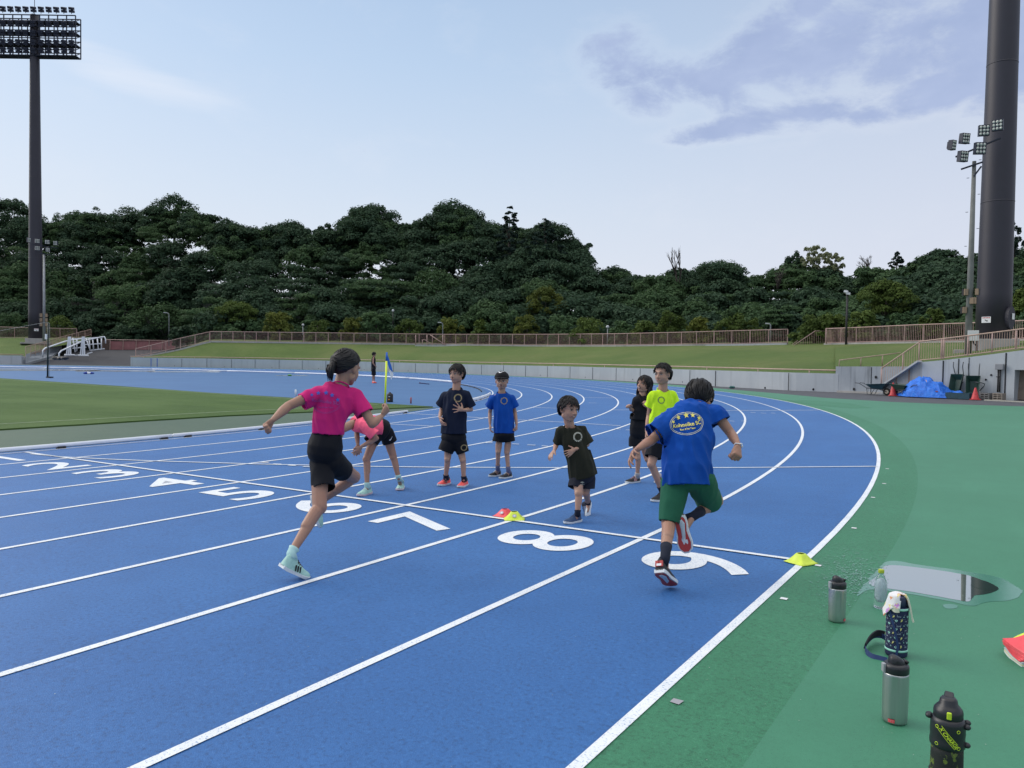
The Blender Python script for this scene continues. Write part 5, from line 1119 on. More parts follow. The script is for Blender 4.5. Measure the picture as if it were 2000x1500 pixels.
marker(986.5, 1008.5, fa+.9, M_MR, 'red square marker cone half behind the yellow one on the start line', .175, .062, fa-.55); marker(1004.5, 1014.5, fa, M_MY, 'yellow square marker cone with round grey logo on the start line', .185, .064, fa)
marker(1564, 1099.5, fa+.55, M_MY, 'yellow square marker cone at the outer end of the start line', .175, .062)
# ------------------------------------------------------------------ bottles in the foreground
def steel():
    n = NB('brushed_steel'); a = n.noise(60, 3, .6, stretch=(1, 1, .02)); n.set(n.b.inputs['Base Color'], n.mix(a, (.36, .38, .38), (.52, .54, .54))); n.b.inputs['Metallic'].default_value = .9; n.b.inputs['Roughness'].default_value = .34; n.bump(n.noise(220, 2, .6, stretch=(1, 1, .03)), .12, .0006); return n.m
M_STL = steel(); M_BPL = mat('black_plastic', (.012, .013, .017), .38, bump=.1, bscale=300); M_RLOGO = mat('red_logo', (.62, .03, .05), .4); M_NAVYC = mat('navy_fabric', (.010, .018, .060), .85, bump=.3, bscale=350); M_MINTC = mat('mint_band', (.30, .62, .50), .7, bump=.2, bscale=300)
def merge_r(t, x0):
    A = [(t.verts.new((x0+.0024*cos(a), .0034*sin(a), 0)), t.verts.new((x0+.0034*cos(a), .0046*sin(a), 0))) for a in [k*2*pi/16 for k in range(14)]]
    for p, q in zip(A, A[1:]): t.faces.new((p[0], p[1], q[1], q[0]))
def tumbler(px, py, r, H, yaw, label, logo_az, lid_h=.055):
    b = Vector(G(px, py)); b.z += .001; root = empty('steel_tumbler', b, label, 'tumbler'); q = lambda rr, z, s=40, mi=0: None
    seg = 12; bm = bmesh.new(); R = Matrix.Rotation(yaw, 3, 'Z')
    def ring(rad, z, sharp):     # cylinder with three faint flats
        out = []
        for k in range(96):
            a = 2*pi*k/96; m_ = min(1, .962/max(cos(a), cos(a-2*pi/3), cos(a+2*pi/3))) if sharp else 1; out.append(bm.verts.new(b+R @ Vector((rad*m_*cos(a), rad*m_*sin(a), z))))
        return out
    hb = H-lid_h; pr = [(r*.80, 0, 0), (r*.92, .004, 1), (r*.965, .012, 1), (r*.985, .05, 1), (r, hb*.6, 1), (r, hb-.012, 1), (r*.99, hb-.004, 0), (r*.97, hb, 0)]; rings = [ring(*p) for p in pr]
    for A, B in zip(rings, rings[1:]):
        for k in range(96): bm.faces.new((A[k], A[(k+1) % 96], B[(k+1) % 96], B[k]))
    bm.faces.new(rings[0][::-1]); bm.faces.new(rings[-1]); from_bm('steel_body', bm, M_STL, root, True)
    bm = bmesh.new(); lathe(bm, b+Vector((0, 0, hb)), [(r*.985, .001), (r*1.0, .004), (r*1.0, .022), (r*.97, .030), (r*.88, .034), (r*.80, .036), (r*.2, .037)], 48); lid = from_bm('lid', bm, M_BPL, root, True)
    # drinking cap: a leaning wedge with a hinge at the back
    bm = bmesh.new(); Rz = R; st = [(-.62, .036, .20, .052), (-.50, .036, .42, .064), (-.2, .036, .58, .068), (.2, .036, .60, .060), (.5, .036, .46, .050), (.66, .036, .22, .042)]; rs = []
    for (x, z0, w, z1) in st:
        ring_ = []
        for k in range(12):
            a = pi*k/11; ring_.append(bm.verts.new(b+Vector((0, 0, hb))+R @ Vector((x*r, cos(a)*w*r, z0-.004+(z1-z0+.004)*sin(a)**.5))))
        rs.append(ring_)
    for A, B in zip(rs, rs[1:]):
        for k in range(11): bm.faces.new((A[k], A[k+1], B[k+1], B[k]))
    bm.faces.new(rs[0]); bm.faces.new(rs[-1]); bmesh.ops.recalc_face_normals(bm, faces=bm.faces[:]); finish(from_bm('cap', bm, M_BPL, lid, True), .001)
    bm = bmesh.new(); tube(bm, b+Vector((0, 0, hb+.042))+R @ Vector((.78*r, -.3*r, 0)), b+Vector((0, 0, hb+.042))+R @ Vector((.78*r, .3*r, 0)), .006, seg=12); from_bm('hinge', bm, M_BPL, lid, True)
    bm = bmesh.new(); box(bm, b+Vector((0, 0, hb+.018))+R @ Vector((-1.03*r, 0, 0)), (.012, .020, .034), R); finish(from_bm('latch', bm, mat('latch_grey', (.30, .31, .33), .35), lid), .003)
    # small red mark near the foot
    a0 = logo_az; bm = bmesh.new(); w = .26; vs0 = []
    for i in range(9):
        a = a0-w+2*w*i/8; e_ = .0035*(1-abs(i-4)/4)**.3; p = lambda z: b+Vector(((r*1.004)*cos(a), (r*1.004)*sin(a), z)); vs0.append((bm.verts.new(p(.010)), bm.verts.new(p(.010+.013))))
    for A, B in zip(vs0, vs0[1:]): bm.faces.new((A[0], B[0], B[1], A[1]))
    from_bm('red_mark', bm, M_RLOGO, root, False); t = bmesh.new()
    for k in range(3): merge_r(t, (k-1)*.0072)
    for v in t.verts: x, y = v.co.x, v.co.y; a = a0+x/r; v.co = b+Vector((r*1.010*cos(a), r*1.010*sin(a), .0165+y))
    from_bm('mark_lettering', t, mat('mark_pale', (.75, .35, .35), .5), root); return root
def az_to_cam(px, py, off=0): g = G(px, py); return atan2(CAM.y-g.y, CAM.x-g.x)+off
tumbler(1634, 1213, .0445, .235, az_to_cam(1634, 1213)+1.7+.5, 'steel tumbler with black lid, farther one next to the splashed water', az_to_cam(1634, 1213)+1.15)
tumbler(1747, 1409, .0465, .255, az_to_cam(1747, 1409)-1.45+pi+.35, 'steel tumbler with black lid in front of the patterned bottle pouch', az_to_cam(1747, 1409)-.25, .062)
# clear plastic bottle of frozen drink
b = Vector(G(1719, 1187)); root = empty('plastic_bottle', b, 'clear plastic drink bottle with yellow-green cap behind the patterned pouch', 'bottle')
M_PET = mat('clear_plastic', (.86, .93, .95), .08, Transmission_Weight=.93, IOR=1.35); M_ICE = mat('ice', (.62, .72, .78), .35, Transmission_Weight=.25, var=.15, vscale=40, bump=.6, bscale=60); M_CAPY = mat('cap_yellow_green', (.40, .48, .03), .4)
k = 1.0; bm = bmesh.new(); prof = [(.028, 0), (.0335, .004), (.0345, .012), (.0345, .05), (.0338, .055), (.0345, .06), (.0345, .115), (.0335, .12), (.0335, .125), (.0325, .140), (.0285, .160), (.020, .180), (.014, .192), (.0125, .197), (.0125, .204)]
lathe(bm, b, prof, 40); from_bm('bottle_body', bm, M_PET, root, True); bm = bmesh.new(); lathe(bm, b+Vector((.0, 0, .035)), [(.012, 0), (.022, .02), (.026, .06), (.024, .10), (.016, .125), (.006, .135)], 18)
for v in bm.verts: v.co += Vector((noise.noise(v.co*60), noise.noise(v.co*60+Vector((3, 0, 0))), 0))*.006
from_bm('ice_block', bm, M_ICE, root, True); bm = bmesh.new(); lathe(bm, b+Vector((0, 0, .200)), [(.0155, 0), (.0160, .002), (.0160, .017), (.0150, .020)], 32); from_bm('cap', bm, M_CAPY, root, True)
# patterned pouch with strap and towel
b = Vector(G(1750, 1279)); b.z += .001; root = empty('bottle_pouch', b, 'navy bottle pouch printed with mint hearts and lightning, with a towel on top', 'bottle pouch'); ca = az_to_cam(1750, 1279); r = .0485; H = .235
bm = bmesh.new(); lathe(bm, b, [(r*.92, 0), (r*1.0, .006), (r*1.01, .022), (r*1.0, .03), (r*.985, .12), (r*.99, H-.02), (r*.97, H)], 48); body = from_bm('pouch_body', bm, M_NAVYC, root, True)
for z in (.026, H-.012): bm = bmesh.new(); lathe(bm, b+Vector((0, 0, z)), [(r*.99, 0), (r*1.035, .0005), (r*1.035, .0095), (r*.99, .010)], 48); from_bm('mint_band', bm, M_MINTC, root, True)
bm = bmesh.new(); lathe(bm, b+Vector((0, 0, H)), [(r*.80, -.01), (r*.80, .02), (r*.78, .042), (r*.70, .050), (r*.2, .052)], 32); from_bm('bottle_lid', bm, mat('navy_plastic', (.012, .02, .06), .45), root, True)
def wrap(bm2, a0, z0, rr, base, m, name, parent):
    for v in bm2.verts: x, y = v.co.x, v.co.y; a = a0+x/rr; v.co = base+Vector((rr*cos(a), rr*sin(a), z0+y))
    return bm2
def heart(s): return [(s*.52*(16*sin(t)**3)/16, s*.52*(13*cos(t)-5*cos(2*t)-2*cos(3*t)-cos(4*t))/16) for t in [2*pi*k/22 for k in range(22)]]
bolt = [(-.15, .5), (.25, .5), (.08, .12), (.30, .12), (-.22, -.55), (-.02, -.05), (-.26, -.05)]
rnd = random.Random(6); H1 = bmesh.new(); H2 = bmesh.new(); H3 = bmesh.new(); H4 = bmesh.new()
def poly(bm2, pts, a0, z0, rr, s=1.0, rot=0.0):
    vs = []
    for x, y in pts: x2 = (x*cos(rot)-y*sin(rot))*s; y2 = (x*sin(rot)+y*cos(rot))*s; a = a0+x2/rr; vs.append(bm2.verts.new(b+Vector((rr*cos(a), rr*sin(a), z0+y2))))
    f = bm2.faces.new(vs); bmesh.ops.triangulate(bm2, faces=[f])
row = 0; z = .052
while z < H-.025:
    for i in range(9):
        a0 = ca-1.9+i*.46+(.23 if row % 2 else 0)+rnd.uniform(-.04, .04); zz = z+rnd.uniform(-.003, .003); kind = (i+row*2) % 4
        if kind == 0: poly(H1, heart(.0125), a0, zz, r*1.022); poly(H3, heart(.0045), a0, zz, r*1.030)
        elif kind == 1: poly(H2, bolt, a0, zz, r*1.022, .014, rnd.uniform(-.5, .1))
        elif kind == 2:
            t = text_bm('EXCITE' if row % 2 else 'LOVE', .0055, .0002)
            for v in t.verts: x, y = v.co.x, v.co.y; a = a0+x/(r*1.022); v.co = b+Vector((r*1.022*cos(a), r*1.022*sin(a), zz+y))
            merge_ = bpy.data.meshes.new('m'); t.to_mesh(merge_); t.free(); H4.from_mesh(merge_); bpy.data.meshes.remove(merge_)
        else: poly(H1, [(.0028*cos(t), .0028*sin(t)) for t in [k*pi/5 for k in range(10)]], a0, zz, r*1.022); poly(H3, [(.0013*cos(t), .0013*sin(t)) for t in [k*pi/3 for k in range(6)]], a0, zz, r*1.03)
        for j in range(3): da, dz_ = rnd.uniform(-.22, .22), rnd.uniform(-.010, .010); poly(H4, [(.0011*cos(t), .0011*sin(t)) for t in [k*pi/3 for k in range(6)]], a0+da, zz+.008+dz_*.4, r*1.024)
    z += .0205; row += 1
from_bm('heart_print', H1, mat('print_mint', (.34, .62, .55), .8), body); from_bm('lightning_print', H2, mat('print_lemon', (.62, .58, .20), .8), body); from_bm('print_centre', H3, M_NAVYC, body); from_bm('lettering_print', H4, mat('print_greyblue', (.36, .42, .50), .8), body)
M_STRAP = mat('strap_navy', (.014, .035, .12), .75, bump=.3, bscale=400)
def band(name, pts, w, th, m, parent, tw=None):
    bm = bmesh.new(); ups = tw or [(0, 0, 1)]*len(pts); rings = []; pts = [Vector(p) for p in pts]
    for i, p in enumerate(pts):
        t = (pts[min(i+1, len(pts)-1)]-pts[max(i-1, 0)]).normalized(); u = Vector(ups[i]); u = (u-t*u.dot(t)).normalized(); s_ = t.cross(u); rings.append([bm.verts.new(p+u*(w/2)*a_+s_*(th/2)*c_) for a_, c_ in ((1, 1), (1, -1), (-1, -1), (-1, 1))])
    for A, B in zip(rings, rings[1:]):
        for k in range(4): bm.faces.new((A[k], A[(k+1) % 4], B[(k+1) % 4], B[k]))
    bm.faces.new(rings[0][::-1]); bm.faces.new(rings[-1]); bmesh.ops.recalc_face_normals(bm, faces=bm.faces[:]); return from_bm(name, bm, m, parent)
def sp(pts, n=8):
    P_ = [Vector(p) for p in pts]; out = []
    for i in range(len(P_)-1):
        a = P_[max(i-1, 0)]; b_ = P_[i]; c = P_[i+1]; d = P_[min(i+2, len(P_)-1)]
        for j in range(n): t = j/n; out.append(.5*((2*b_)+(c-a)*t+(2*a-5*b_+4*c-d)*t*t+(3*b_-a-3*c+d)*t**3))
    out.append(P_[-1]); return out
g = lambda x, y, z: Vector(G(x, y))+Vector((0, 0, z))
fa_ = Vector((cos(ca), sin(ca), 0)); si_ = Vector((-sin(ca), cos(ca), 0))
pts = sp([g(1734, 1262, .03), g(1722, 1256, .035), g(1706, 1254, .03), g(1693, 1264, .022), g(1690, 1274, .014), g(1700, 1284, .010), g(1718, 1289, .008), g(1733, 1292, .006)]); band('strap', pts, .024, .0025, M_STRAP, root, [(0, 0, 1) if i < len(pts)*.6 else (0, .35, 1) for i in range(len(pts))])
pts = sp([g(1727, 1256, .045), g(1712, 1256, .050), g(1698, 1262, .040), g(1689, 1272, .026)]); band('shoulder_pad', pts, .030, .006, mat('pad_black', (.008, .009, .016), .85), root, [(.25, .1, 1)]*len(pts))
pts = sp([b-si_*r*.75+fa_*r*.75+Vector((0, 0, H-.01)), b-si_*r*.25+fa_*r*1.06+Vector((0, 0, H*.62)), b+si_*r*.05+fa_*r*1.08+Vector((0, 0, H*.35)), b+si_*r*.12+fa_*r*1.08+Vector((0, 0, .05)), b+si_*r*.02+fa_*r*1.07+Vector((0, 0, .012))]); band('side_strap', pts, .010, .002, M_STRAP, root, [tuple(si_)]*len(pts))
# towel thrown over the top
def towelmat():
    n = NB('towel'); a = n.noise(34, 3, .5); c = n.noise(26, 2, .5, stretch=(1, 1.3, .8)); v = n.noise(30, 2, .5, stretch=(1.2, .8, 1)); col = n.mix(n.ramp(a, .55, .57), (.70, .69, .70), (.55, .25, .60)); col = n.mix(n.ramp(c, .57, .59), col, (.68, .30, .16)); col = n.mix(n.ramp(v, .58, .60), col, (.72, .60, .25))
    n.set(n.b.inputs['Base Color'], col); n.b.inputs['Roughness'].default_value = .95; n.b.inputs['Sheen Weight'].default_value = .3; n.bump(n.noise(300, 2, .7), .6, .003); return n.m
M_TOW = towelmat(); tw = empty('hand_towel', b+Vector((0, 0, H+.05)), 'small white printed hand towel draped over the navy bottle pouch', 'towel'); top = b+Vector((0, 0, H+.054)); n_ = 30; V = []
for j in range(n_+1):
    for i in range(n_+1):
        u = (i/n_-.5)*.235; v = (j/n_-.5)*.19; u2 = u+.012; p = Vector((u2, v)); rr_ = p.length; drop = max(0, rr_-r*.72); hh = .004*cos(rr_*40)+noise.noise(Vector((u*28, v*28, 2)))*.006; k2 = (r*.78+drop*.28)/max(rr_, 1e-6) if rr_ > r*.78 else 1
        lo_ = -drop*.88; q = -si_*(u2*k2*-1)*1.0*-1+fa_*(v*k2); V.append(top+q+Vector((0, 0, lo_+hh+.004)))
F = [(j*(n_+1)+i, j*(n_+1)+i+1, (j+1)*(n_+1)+i+1, (j+1)*(n_+1)+i) for j in range(n_) for i in range(n_)]
# keep the towel off the front right quarter so that the dark lid shows
F = [f for f in F if not ((V[f[0]]-top).dot(si_) > r*.30 and (V[f[0]]-top).dot(fa_) > r*.25)]
o = pyd('towel_cloth', V, F, M_TOW, tw, True); o.modifiers.new('t', 'SOLIDIFY').thickness = .003
pts = sp([top+si_*r*.4-fa_*r*.2+Vector((0, 0, .004)), top+si_*r*.85+Vector((0, 0, -.012)), top+si_*r*1.12+fa_*.006+Vector((0, 0, -.055)), top+si_*r*1.30+fa_*.008+Vector((0, 0, -.10)), top+si_*r*1.42+fa_*.01+Vector((0, 0, -.118))]); band('towel_tail', pts, .030, .006, mat('towel_back', (.58, .58, .46), .95, bump=.5, bscale=300), tw, [tuple(fa_)]*len(pts))
pts = sp([top-si_*r*.5+fa_*r*.85+Vector((0, 0, -.045)), top-si_*r*.2+fa_*r*1.05+Vector((0, 0, -.062)), top+si_*r*.15+fa_*r*1.08+Vector((0, 0, -.060))]); band('towel_fold', pts, .020, .010, mat('towel_back', (.58, .58, .46), .95, bump=.5, bscale=300), tw)
# black sports bottle in a netted cover
gx = Vector(G(1847, 1545)); b = Vector((gx.x, gx.y, gx.z+.001)); ca = atan2(CAM.y-b.y, CAM.x-b.x); fa_ = Vector((cos(ca), sin(ca), 0)); si_ = Vector((-sin(ca), cos(ca), 0)); root = empty('sports_bottle', b, 'black sports bottle with lime button and X CHARGE lettering, cut by the bottom edge', 'bottle'); r = .048
def camo():
    n = NB('camo_net'); a = n.noise(38, 4, .7); c = n.noise(400, 1, .5); w = n.N.new('ShaderNodeTexWave'); n.L.new(n.tc.outputs['Object'], w.inputs[0]); w.inputs['Scale'].default_value = 260; w.bands_direction = 'Z'; m_ = n.math('MULTIPLY', n.ramp(a, .55, .60), n.ramp(w.outputs[1], .2, .5)); n.set(n.b.inputs['Base Color'], n.mix(m_, (.008, .010, .010), (.17, .24, .03))); n.b.inputs['Roughness'].default_value = .7; n.bump(c, .4, .002); return n.m
Hb = .300; bm = bmesh.new(); lathe(bm, b, [(r*.9, 0), (r, .006), (r*1.0, .06), (r*.98, .13), (r*.97, .165)], 48); from_bm('camouflage_body', bm, camo(), root, True)
bm = bmesh.new(); lathe(bm, b, [(r*.98, .055), (r*1.07, .058), (r*1.07, .066), (r*.98, .069)], 48); from_bm('lower_ring', bm, M_BLK, root, True)
bm = bmesh.new(); lathe(bm, b, [(r*1.0, .150), (r*1.07, .154), (r*1.09, .163), (r*1.07, .172), (r*1.04, .180), (r*1.07, .196), (r*1.05, .228), (r*1.03, .236), (r*.92, .243), (r*.80, .246)], 48); sl = from_bm('rubber_sleeve', bm, M_BPL, root, True)
for a_, z_ in ((-1.45, .238), (1.35, .226), (1.45, .166), (-1.7, .236), (1.75, .232)):
    d = fa_*cos(a_)+si_*sin(a_); bm = bmesh.new(); ellipsoid(bm, b+d*r*1.14+Vector((0, 0, z_)), (.011, .011, .009), None, 12, 8); from_bm('lug', bm, M_BPL, sl, True)
for a_, z_ in ((-.62, .222), (.62, .216), (-.62, .166), (.66, .163)):
    d = fa_*cos(a_)+si_*sin(a_); t1 = Vector((0, 0, 1)).cross(d); c = b+d*r*1.075+Vector((0, 0, z_)); bm = bmesh.new(); loft(bm, [c+(t1*cos(k*2*pi/16)+Vector((0, 0, 1))*sin(k*2*pi/16))*.0048 for k in range(16)], .0010, 5, closed=True); from_bm('eyelet', bm, mat('lime', (.50, .66, .03), .5), sl, True)
M_LIME = MATS['lime']; t = text_bm('X CHARGE', .0155, .0004, 1.0, .25); ang = -.84
bars = [(-.005, .0085, .036, .0016), (-.004, -.0085, .040, .0016)]
for (x0, y0, w, h) in bars:
    for i in range(12): xa = x0-w+2*w*i/12; xb = x0-w+2*w*(i+1)/12; vs = [t.verts.new((xa, y0-h/2, 0)), t.verts.new((xb, y0-h/2, 0)), t.verts.new((xb, y0+h/2, 0)), t.verts.new((xa, y0+h/2, 0))]; t.faces.new(vs)
for v in t.verts:
    x, y = v.co.x*1.0, v.co.y; x2 = x*cos(ang)-y*sin(ang); y2 = x*sin(ang)+y*cos(ang); a = ca+.03+(x2+.002)/(r*1.09); v.co = b+Vector((r*1.095*cos(a), r*1.095*sin(a), .193+y2))
from_bm('lettering', t, M_LIME, sl)
bm = bmesh.new(); lathe(bm, b, [(r*.86, .240), (r*.90, .246), (r*.90, .262), (r*.86, .270), (r*.70, .280), (r*.58, .286), (r*.52, .300), (r*.42, .306), (r*.1, .308)], 40); cap = from_bm('screw_cap', bm, M_BPL, root, True)
bm = bmesh.new(); R = Matrix((si_, fa_, Vector((0, 0, 1)))).transposed(); c = b-fa_*.004; lo = [c+R @ Vector(p) for p in ((-.016, -.03, .27), (.018, -.03, .27), (.024, .022, .262), (-.024, .022, .262))]; hi = [c+R @ Vector(p) for p in ((-.012, -.024, .318), (.014, -.024, .316), (.015, .006, .308), (-.013, .006, .310))]; A = [bm.verts.new(p) for p in lo]; B = [bm.verts.new(p) for p in hi]
for k in range(4): bm.faces.new((A[k], A[(k+1) % 4], B[(k+1) % 4], B[k]))
bm.faces.new(B); bm.faces.new(A[::-1]); bmesh.ops.recalc_face_normals(bm, faces=bm.faces[:]); finish(from_bm('spout_cover', bm, M_BPL, cap), .004)
bm = bmesh.new(); box(bm, b+fa_*(r*.90)+si_*.003+Vector((0, 0, .262)), (.014, .008, .024), R @ Matrix.Rotation(-.12, 3, 'X')); finish(from_bm('release_button', bm, M_LIME, cap), .003)
# stack of marker cones at the right edge
b0 = Vector(G(1990, 1292)); st = empty('marker_cone_stack', b0, 'leaning stack of flat marker cones, red on top, at the right edge', 'marker cones'); rnd = random.Random(5)
cols_ = [mat('mk_cyan', (.10, .50, .58), .5), mat('mk_white', (.62, .66, .64), .5), mat('mk_white', (.62, .66, .64), .5), mat('mk_cream', (.62, .60, .34), .5), mat('mk_white', (.62, .66, .64), .5), mat('mk_grey', (.42, .48, .50), .5), M_MR, M_MR, M_MR, M_MR, M_MR, M_MR]
for i, m in enumerate(cols_):
    c = Vector((12.30, -1.30, zg(12.3, -1)))+Vector((0, 0, .004+i*.0055)); tl = Matrix.Rotation(-.10+(.03*(i-6) if i > 6 else 0), 3, 'Y') @ Matrix.Rotation(.08, 3, 'X'); o = from_bm('marker_cone', marker_bm(c, .20, .055, .35+rnd.uniform(-.05, .05)+(.06*(i-6) if i > 6 else 0), tl), m, st, True); o.modifiers.new('t', 'SOLIDIFY').thickness = .003
c = Vector((12.31, -1.20, zg(12.3, -1)+.03)); o = from_bm('marker_cone', marker_bm(c, .20, .06, .8, Matrix.Rotation(.5, 3, 'X')), M_MY, st, True); o.modifiers.new('t', 'SOLIDIFY').thickness = .003
# specks of grit and leaf litter on the surfaces
random.seed(31); bm = bmesh.new()
for i in range(420):
    x = random.uniform(8.5, 13.2); y = random.uniform(-4.2, 4.0); rr_ = random.uniform(.0012, .0035); z = zg(x, y)+.0045; a = random.uniform(0, 3); vs = [bm.verts.new((x+rr_*cos(a+t)*random.uniform(.6, 1.5), y+rr_*sin(a+t), z)) for t in (0, 1.6, 3.1, 4.7)]; bm.faces.new(vs)
tag(from_bm('grit', bm, mat('grit', (.28, .33, .30), .8, var=.5, vscale=3)), 'tiny pale grit specks scattered on the track and apron', 'grit', kind='stuff')
# ------------------------------------------------------------------ people
def skinmat(name, c):
    n = NB(name); a = n.noise(30, 3, .6); b = n.noise(5, 3, .6)
    n.set(n.b.inputs['Base Color'], n.mix(n.ramp(b, .35, .7, 0, .35), n.mix(n.ramp(a, .3, .7, 0, .25), c, tuple(x*1.12 for x in c)), (c[0]*.95, c[1]*.72, c[2]*.68)))
    n.b.inputs['Roughness'].default_value = .5; n.b.inputs['Subsurface Weight'].default_value = .12; n.b.inputs['Subsurface Radius'].default_value = (.02, .008, .004); n.b.inputs['Subsurface Scale'].default_value = .5; return n.m
SK = skinmat('skin', (.40, .235, .168)); SK2 = skinmat('skin_tan_backlit', (.34, .188, .130)); SK3 = skinmat('skin_fair', (.47, .285, .21))  # SK2: tan tone whose darkness also stands in for backlit shade
def cloth(name, c, rough=.85, weave=260, sheen=.2):
    n = NB(name); a = n.noise(weave, 2, .6); b = n.noise(4, 4, .6)
    n.set(n.b.inputs['Base Color'], n.mix(n.ramp(b, .3, .7), tuple(x*.88 for x in c), tuple(min(1, x*1.08) for x in c))); n.b.inputs['Roughness'].default_value = rough; n.b.inputs['Sheen Weight'].default_value = sheen*.15; n.b.inputs['Specular IOR Level'].default_value = .15
    n.bump(n.math('ADD', a, n.noise(22, 4, .6)), .25, .004); return n.m
M_HAIR = mat('hair_black', (.008, .0075, .009), .55, var=.3, vscale=60, bump=.5, bscale=160, spec=.3); M_EYEW = mat('eye_white', (.42, .39, .37), .3); M_EYED = mat('eye_dark', (.012, .008, .007), .2); M_BROW = mat('brow', (.02, .016, .014), .8)
M_LIP = mat('lips', (.44, .20, .165), .5); M_TEETH = mat('teeth', (.50, .47, .43), .3); M_MOUTH = mat('mouth_dark', (.05, .012, .012), .6)
def remeshed(name, bm, mats, voxel, smooth, parent, keep=None, fn=None):
    """union all closed pieces of bm into one continuous surface"""
    me = bpy.data.meshes.new('tmp'); bm.to_mesh(me); bm.free(); o = bpy.data.objects.new('tmp', me); COL.objects.link(o)
    m = o.modifiers.new('r', 'REMESH'); m.mode = 'VOXEL'; m.voxel_size = voxel; m.use_smooth_shade = True
    if smooth: s = o.modifiers.new('s', 'SMOOTH'); s.factor = .6; s.iterations = smooth
    dg = bpy.context.evaluated_depsgraph_get(); ev = o.evaluated_get(dg); me2 = bpy.data.meshes.new_from_object(ev); bpy.data.objects.remove(o); bpy.data.meshes.remove(me)
    me2.name = name
    if fn: fn(me2)
    return from_me(name, me2, mats, parent, True)
def vn(me):
    n = len(me.vertices); co = np.empty(n*3, np.float32); me.vertices.foreach_get('co', co); no = np.empty(n*3, np.float32); me.vertices.foreach_get('normal', no); return co.reshape(-1, 3), no.reshape(-1, 3)
def wrinkle(me, amp, fx, fz, seed, up=(0, 0, 1), diag=0.0):
    co, no = vn(me); out = co.copy(); up = Vector(up).normalized()
    for i in range(len(co)):
        p = Vector(co[i]); h = p.dot(up); q = p-up*h; v = Vector((q.x*fx+h*diag, q.y*fx, h*fz+seed)); w = noise.noise(v); w2 = noise.noise(v*2.1+Vector((3, 1, 7)))
        d = (1-abs(w)*2.2)*.65+w2*.35; out[i] = co[i]+no[i]*(amp*(d-.35))
    me.vertices.foreach_set('co', out.ravel()); me.update()
def cutfaces(me, tests):
    """delete faces whose centre satisfies any test"""
    bm = bmesh.new(); bm.from_mesh(me); dl = [f for f in bm.faces if any(t(f.calc_center_median()) for t in tests)]; bmesh.ops.delete(bm, geom=dl, context='FACES')
    bmesh.ops.delete(bm, geom=[v for v in bm.verts if not v.link_faces], context='VERTS'); bm.to_mesh(me); bm.free(); me.update()
def solid(o, th): m = o.modifiers.new('thickness', 'SOLIDIFY'); m.thickness = th; m.offset = -1; return o
def nearaxis(a, b, r, lo, hi):                     # test: along segment parameter metres beyond b within [lo,hi] and close to the axis
    a = Vector(a); b = Vector(b); d = (b-a).normalized()
    def t(p): v = p-b; s = v.dot(d); return lo <= s <= hi and (v-d*s).length < r
    return t
def hand(bm, wrist, kn, palm_n, thumb, sc, curl=25, spread=.12, thumb_ang=40, thumb_curl=15, curls=None):
    """wrist->kn: direction of the palm; palm_n: the way the palm faces; thumb: side on which the thumb sits"""
    w = Vector(wrist); d = (Vector(kn)-w).normalized(); t = Vector(thumb); t = (t-d*t.dot(d)).normalized(); n = d.cross(t)
    if n.dot(Vector(palm_n)) < 0: n = -n
    L_ = .072*sc; pw = .032*sc
    capsule(bm, w+d*.012*sc, w+d*L_*.9, (.021*sc, .013*sc), (pw*.95, .0115*sc), t, 12); K = []
    for i, (o, l) in enumerate(((.78, .92), (.27, 1.0), (-.25, .95), (-.74, .76))):
        b = w+d*(L_*(.97-.05*abs(i-1)))+t*(pw*o); fd = (d+t*(o*spread*2.2)).normalized(); c = radians(curls[i] if curls else curl+i*3); r = .0078*sc
        p = b; ang = 0
        for j, s in enumerate((.030, .021, .017)):
            ang += c*(.75 if j == 0 else 1.05); v = fd*cos(ang)+n*sin(ang); q = p+v*(s*l*sc*1.12); capsule(bm, p, q, r*(1-.07*j), r*(1-.07*(j+1)), None, 8); p = q
    a = radians(thumb_ang); td = (d*cos(a)+t*sin(a)+n*.25).normalized(); p = w+d*(L_*.28)+t*(pw*.55); q = p+td*.032*sc; capsule(bm, p, q, .0115*sc, .009*sc, None, 9)
    td2 = (td*cos(radians(thumb_curl))+d*sin(radians(thumb_curl))+n*.35*sin(radians(thumb_curl))).normalized(); capsule(bm, q, q+td2*.026*sc, .0088*sc, .007*sc, None, 8)
def limb(bm, pts, rads, seg=14):
    for i in range(len(pts)-1): capsule(bm, pts[i], pts[i+1], rads[i], rads[i+1], None, seg)
def leg(bm, hip, knee, ankle, sc, front, fat=1.0):
    hip, knee, ankle = Vector(hip), Vector(knee), Vector(ankle); back = -Vector(front); d = (ankle-knee)
    bk = back-d.normalized()*back.dot(d.normalized()); bk = bk.normalized() if bk.length > .05 else Vector((0, 0, 0))
    limb(bm, [hip, hip.lerp(knee, .45), knee], [.042*sc*fat, .050*sc*fat, .041*sc*fat]); ellipsoid(bm, knee-bk*.010*sc, (.038*sc*fat, .038*sc*fat, .042*sc*fat), basis(knee-ankle), 12, 8)
    c1 = knee.lerp(ankle, .28)+bk*.012*sc; limb(bm, [knee, knee.lerp(ankle, .5), ankle], [.036*sc*fat, .031*sc*fat, .023*sc]); capsule(bm, knee.lerp(ankle, .12)+bk*.006*sc, knee.lerp(ankle, .45)+bk*.010*sc, .037*sc*fat, .032*sc*fat, None, 12)
def arm(bm, sh, el, wr, sc, fat=1.0):
    sh, el, wr = Vector(sh), Vector(el), Vector(wr); limb(bm, [sh, sh.lerp(el, .5), el], [.029*sc, .031*sc*fat, .027*sc*fat]); limb(bm, [el, el.lerp(wr, .35), wr], [.027*sc*fat, .028*sc*fat, .0175*sc])
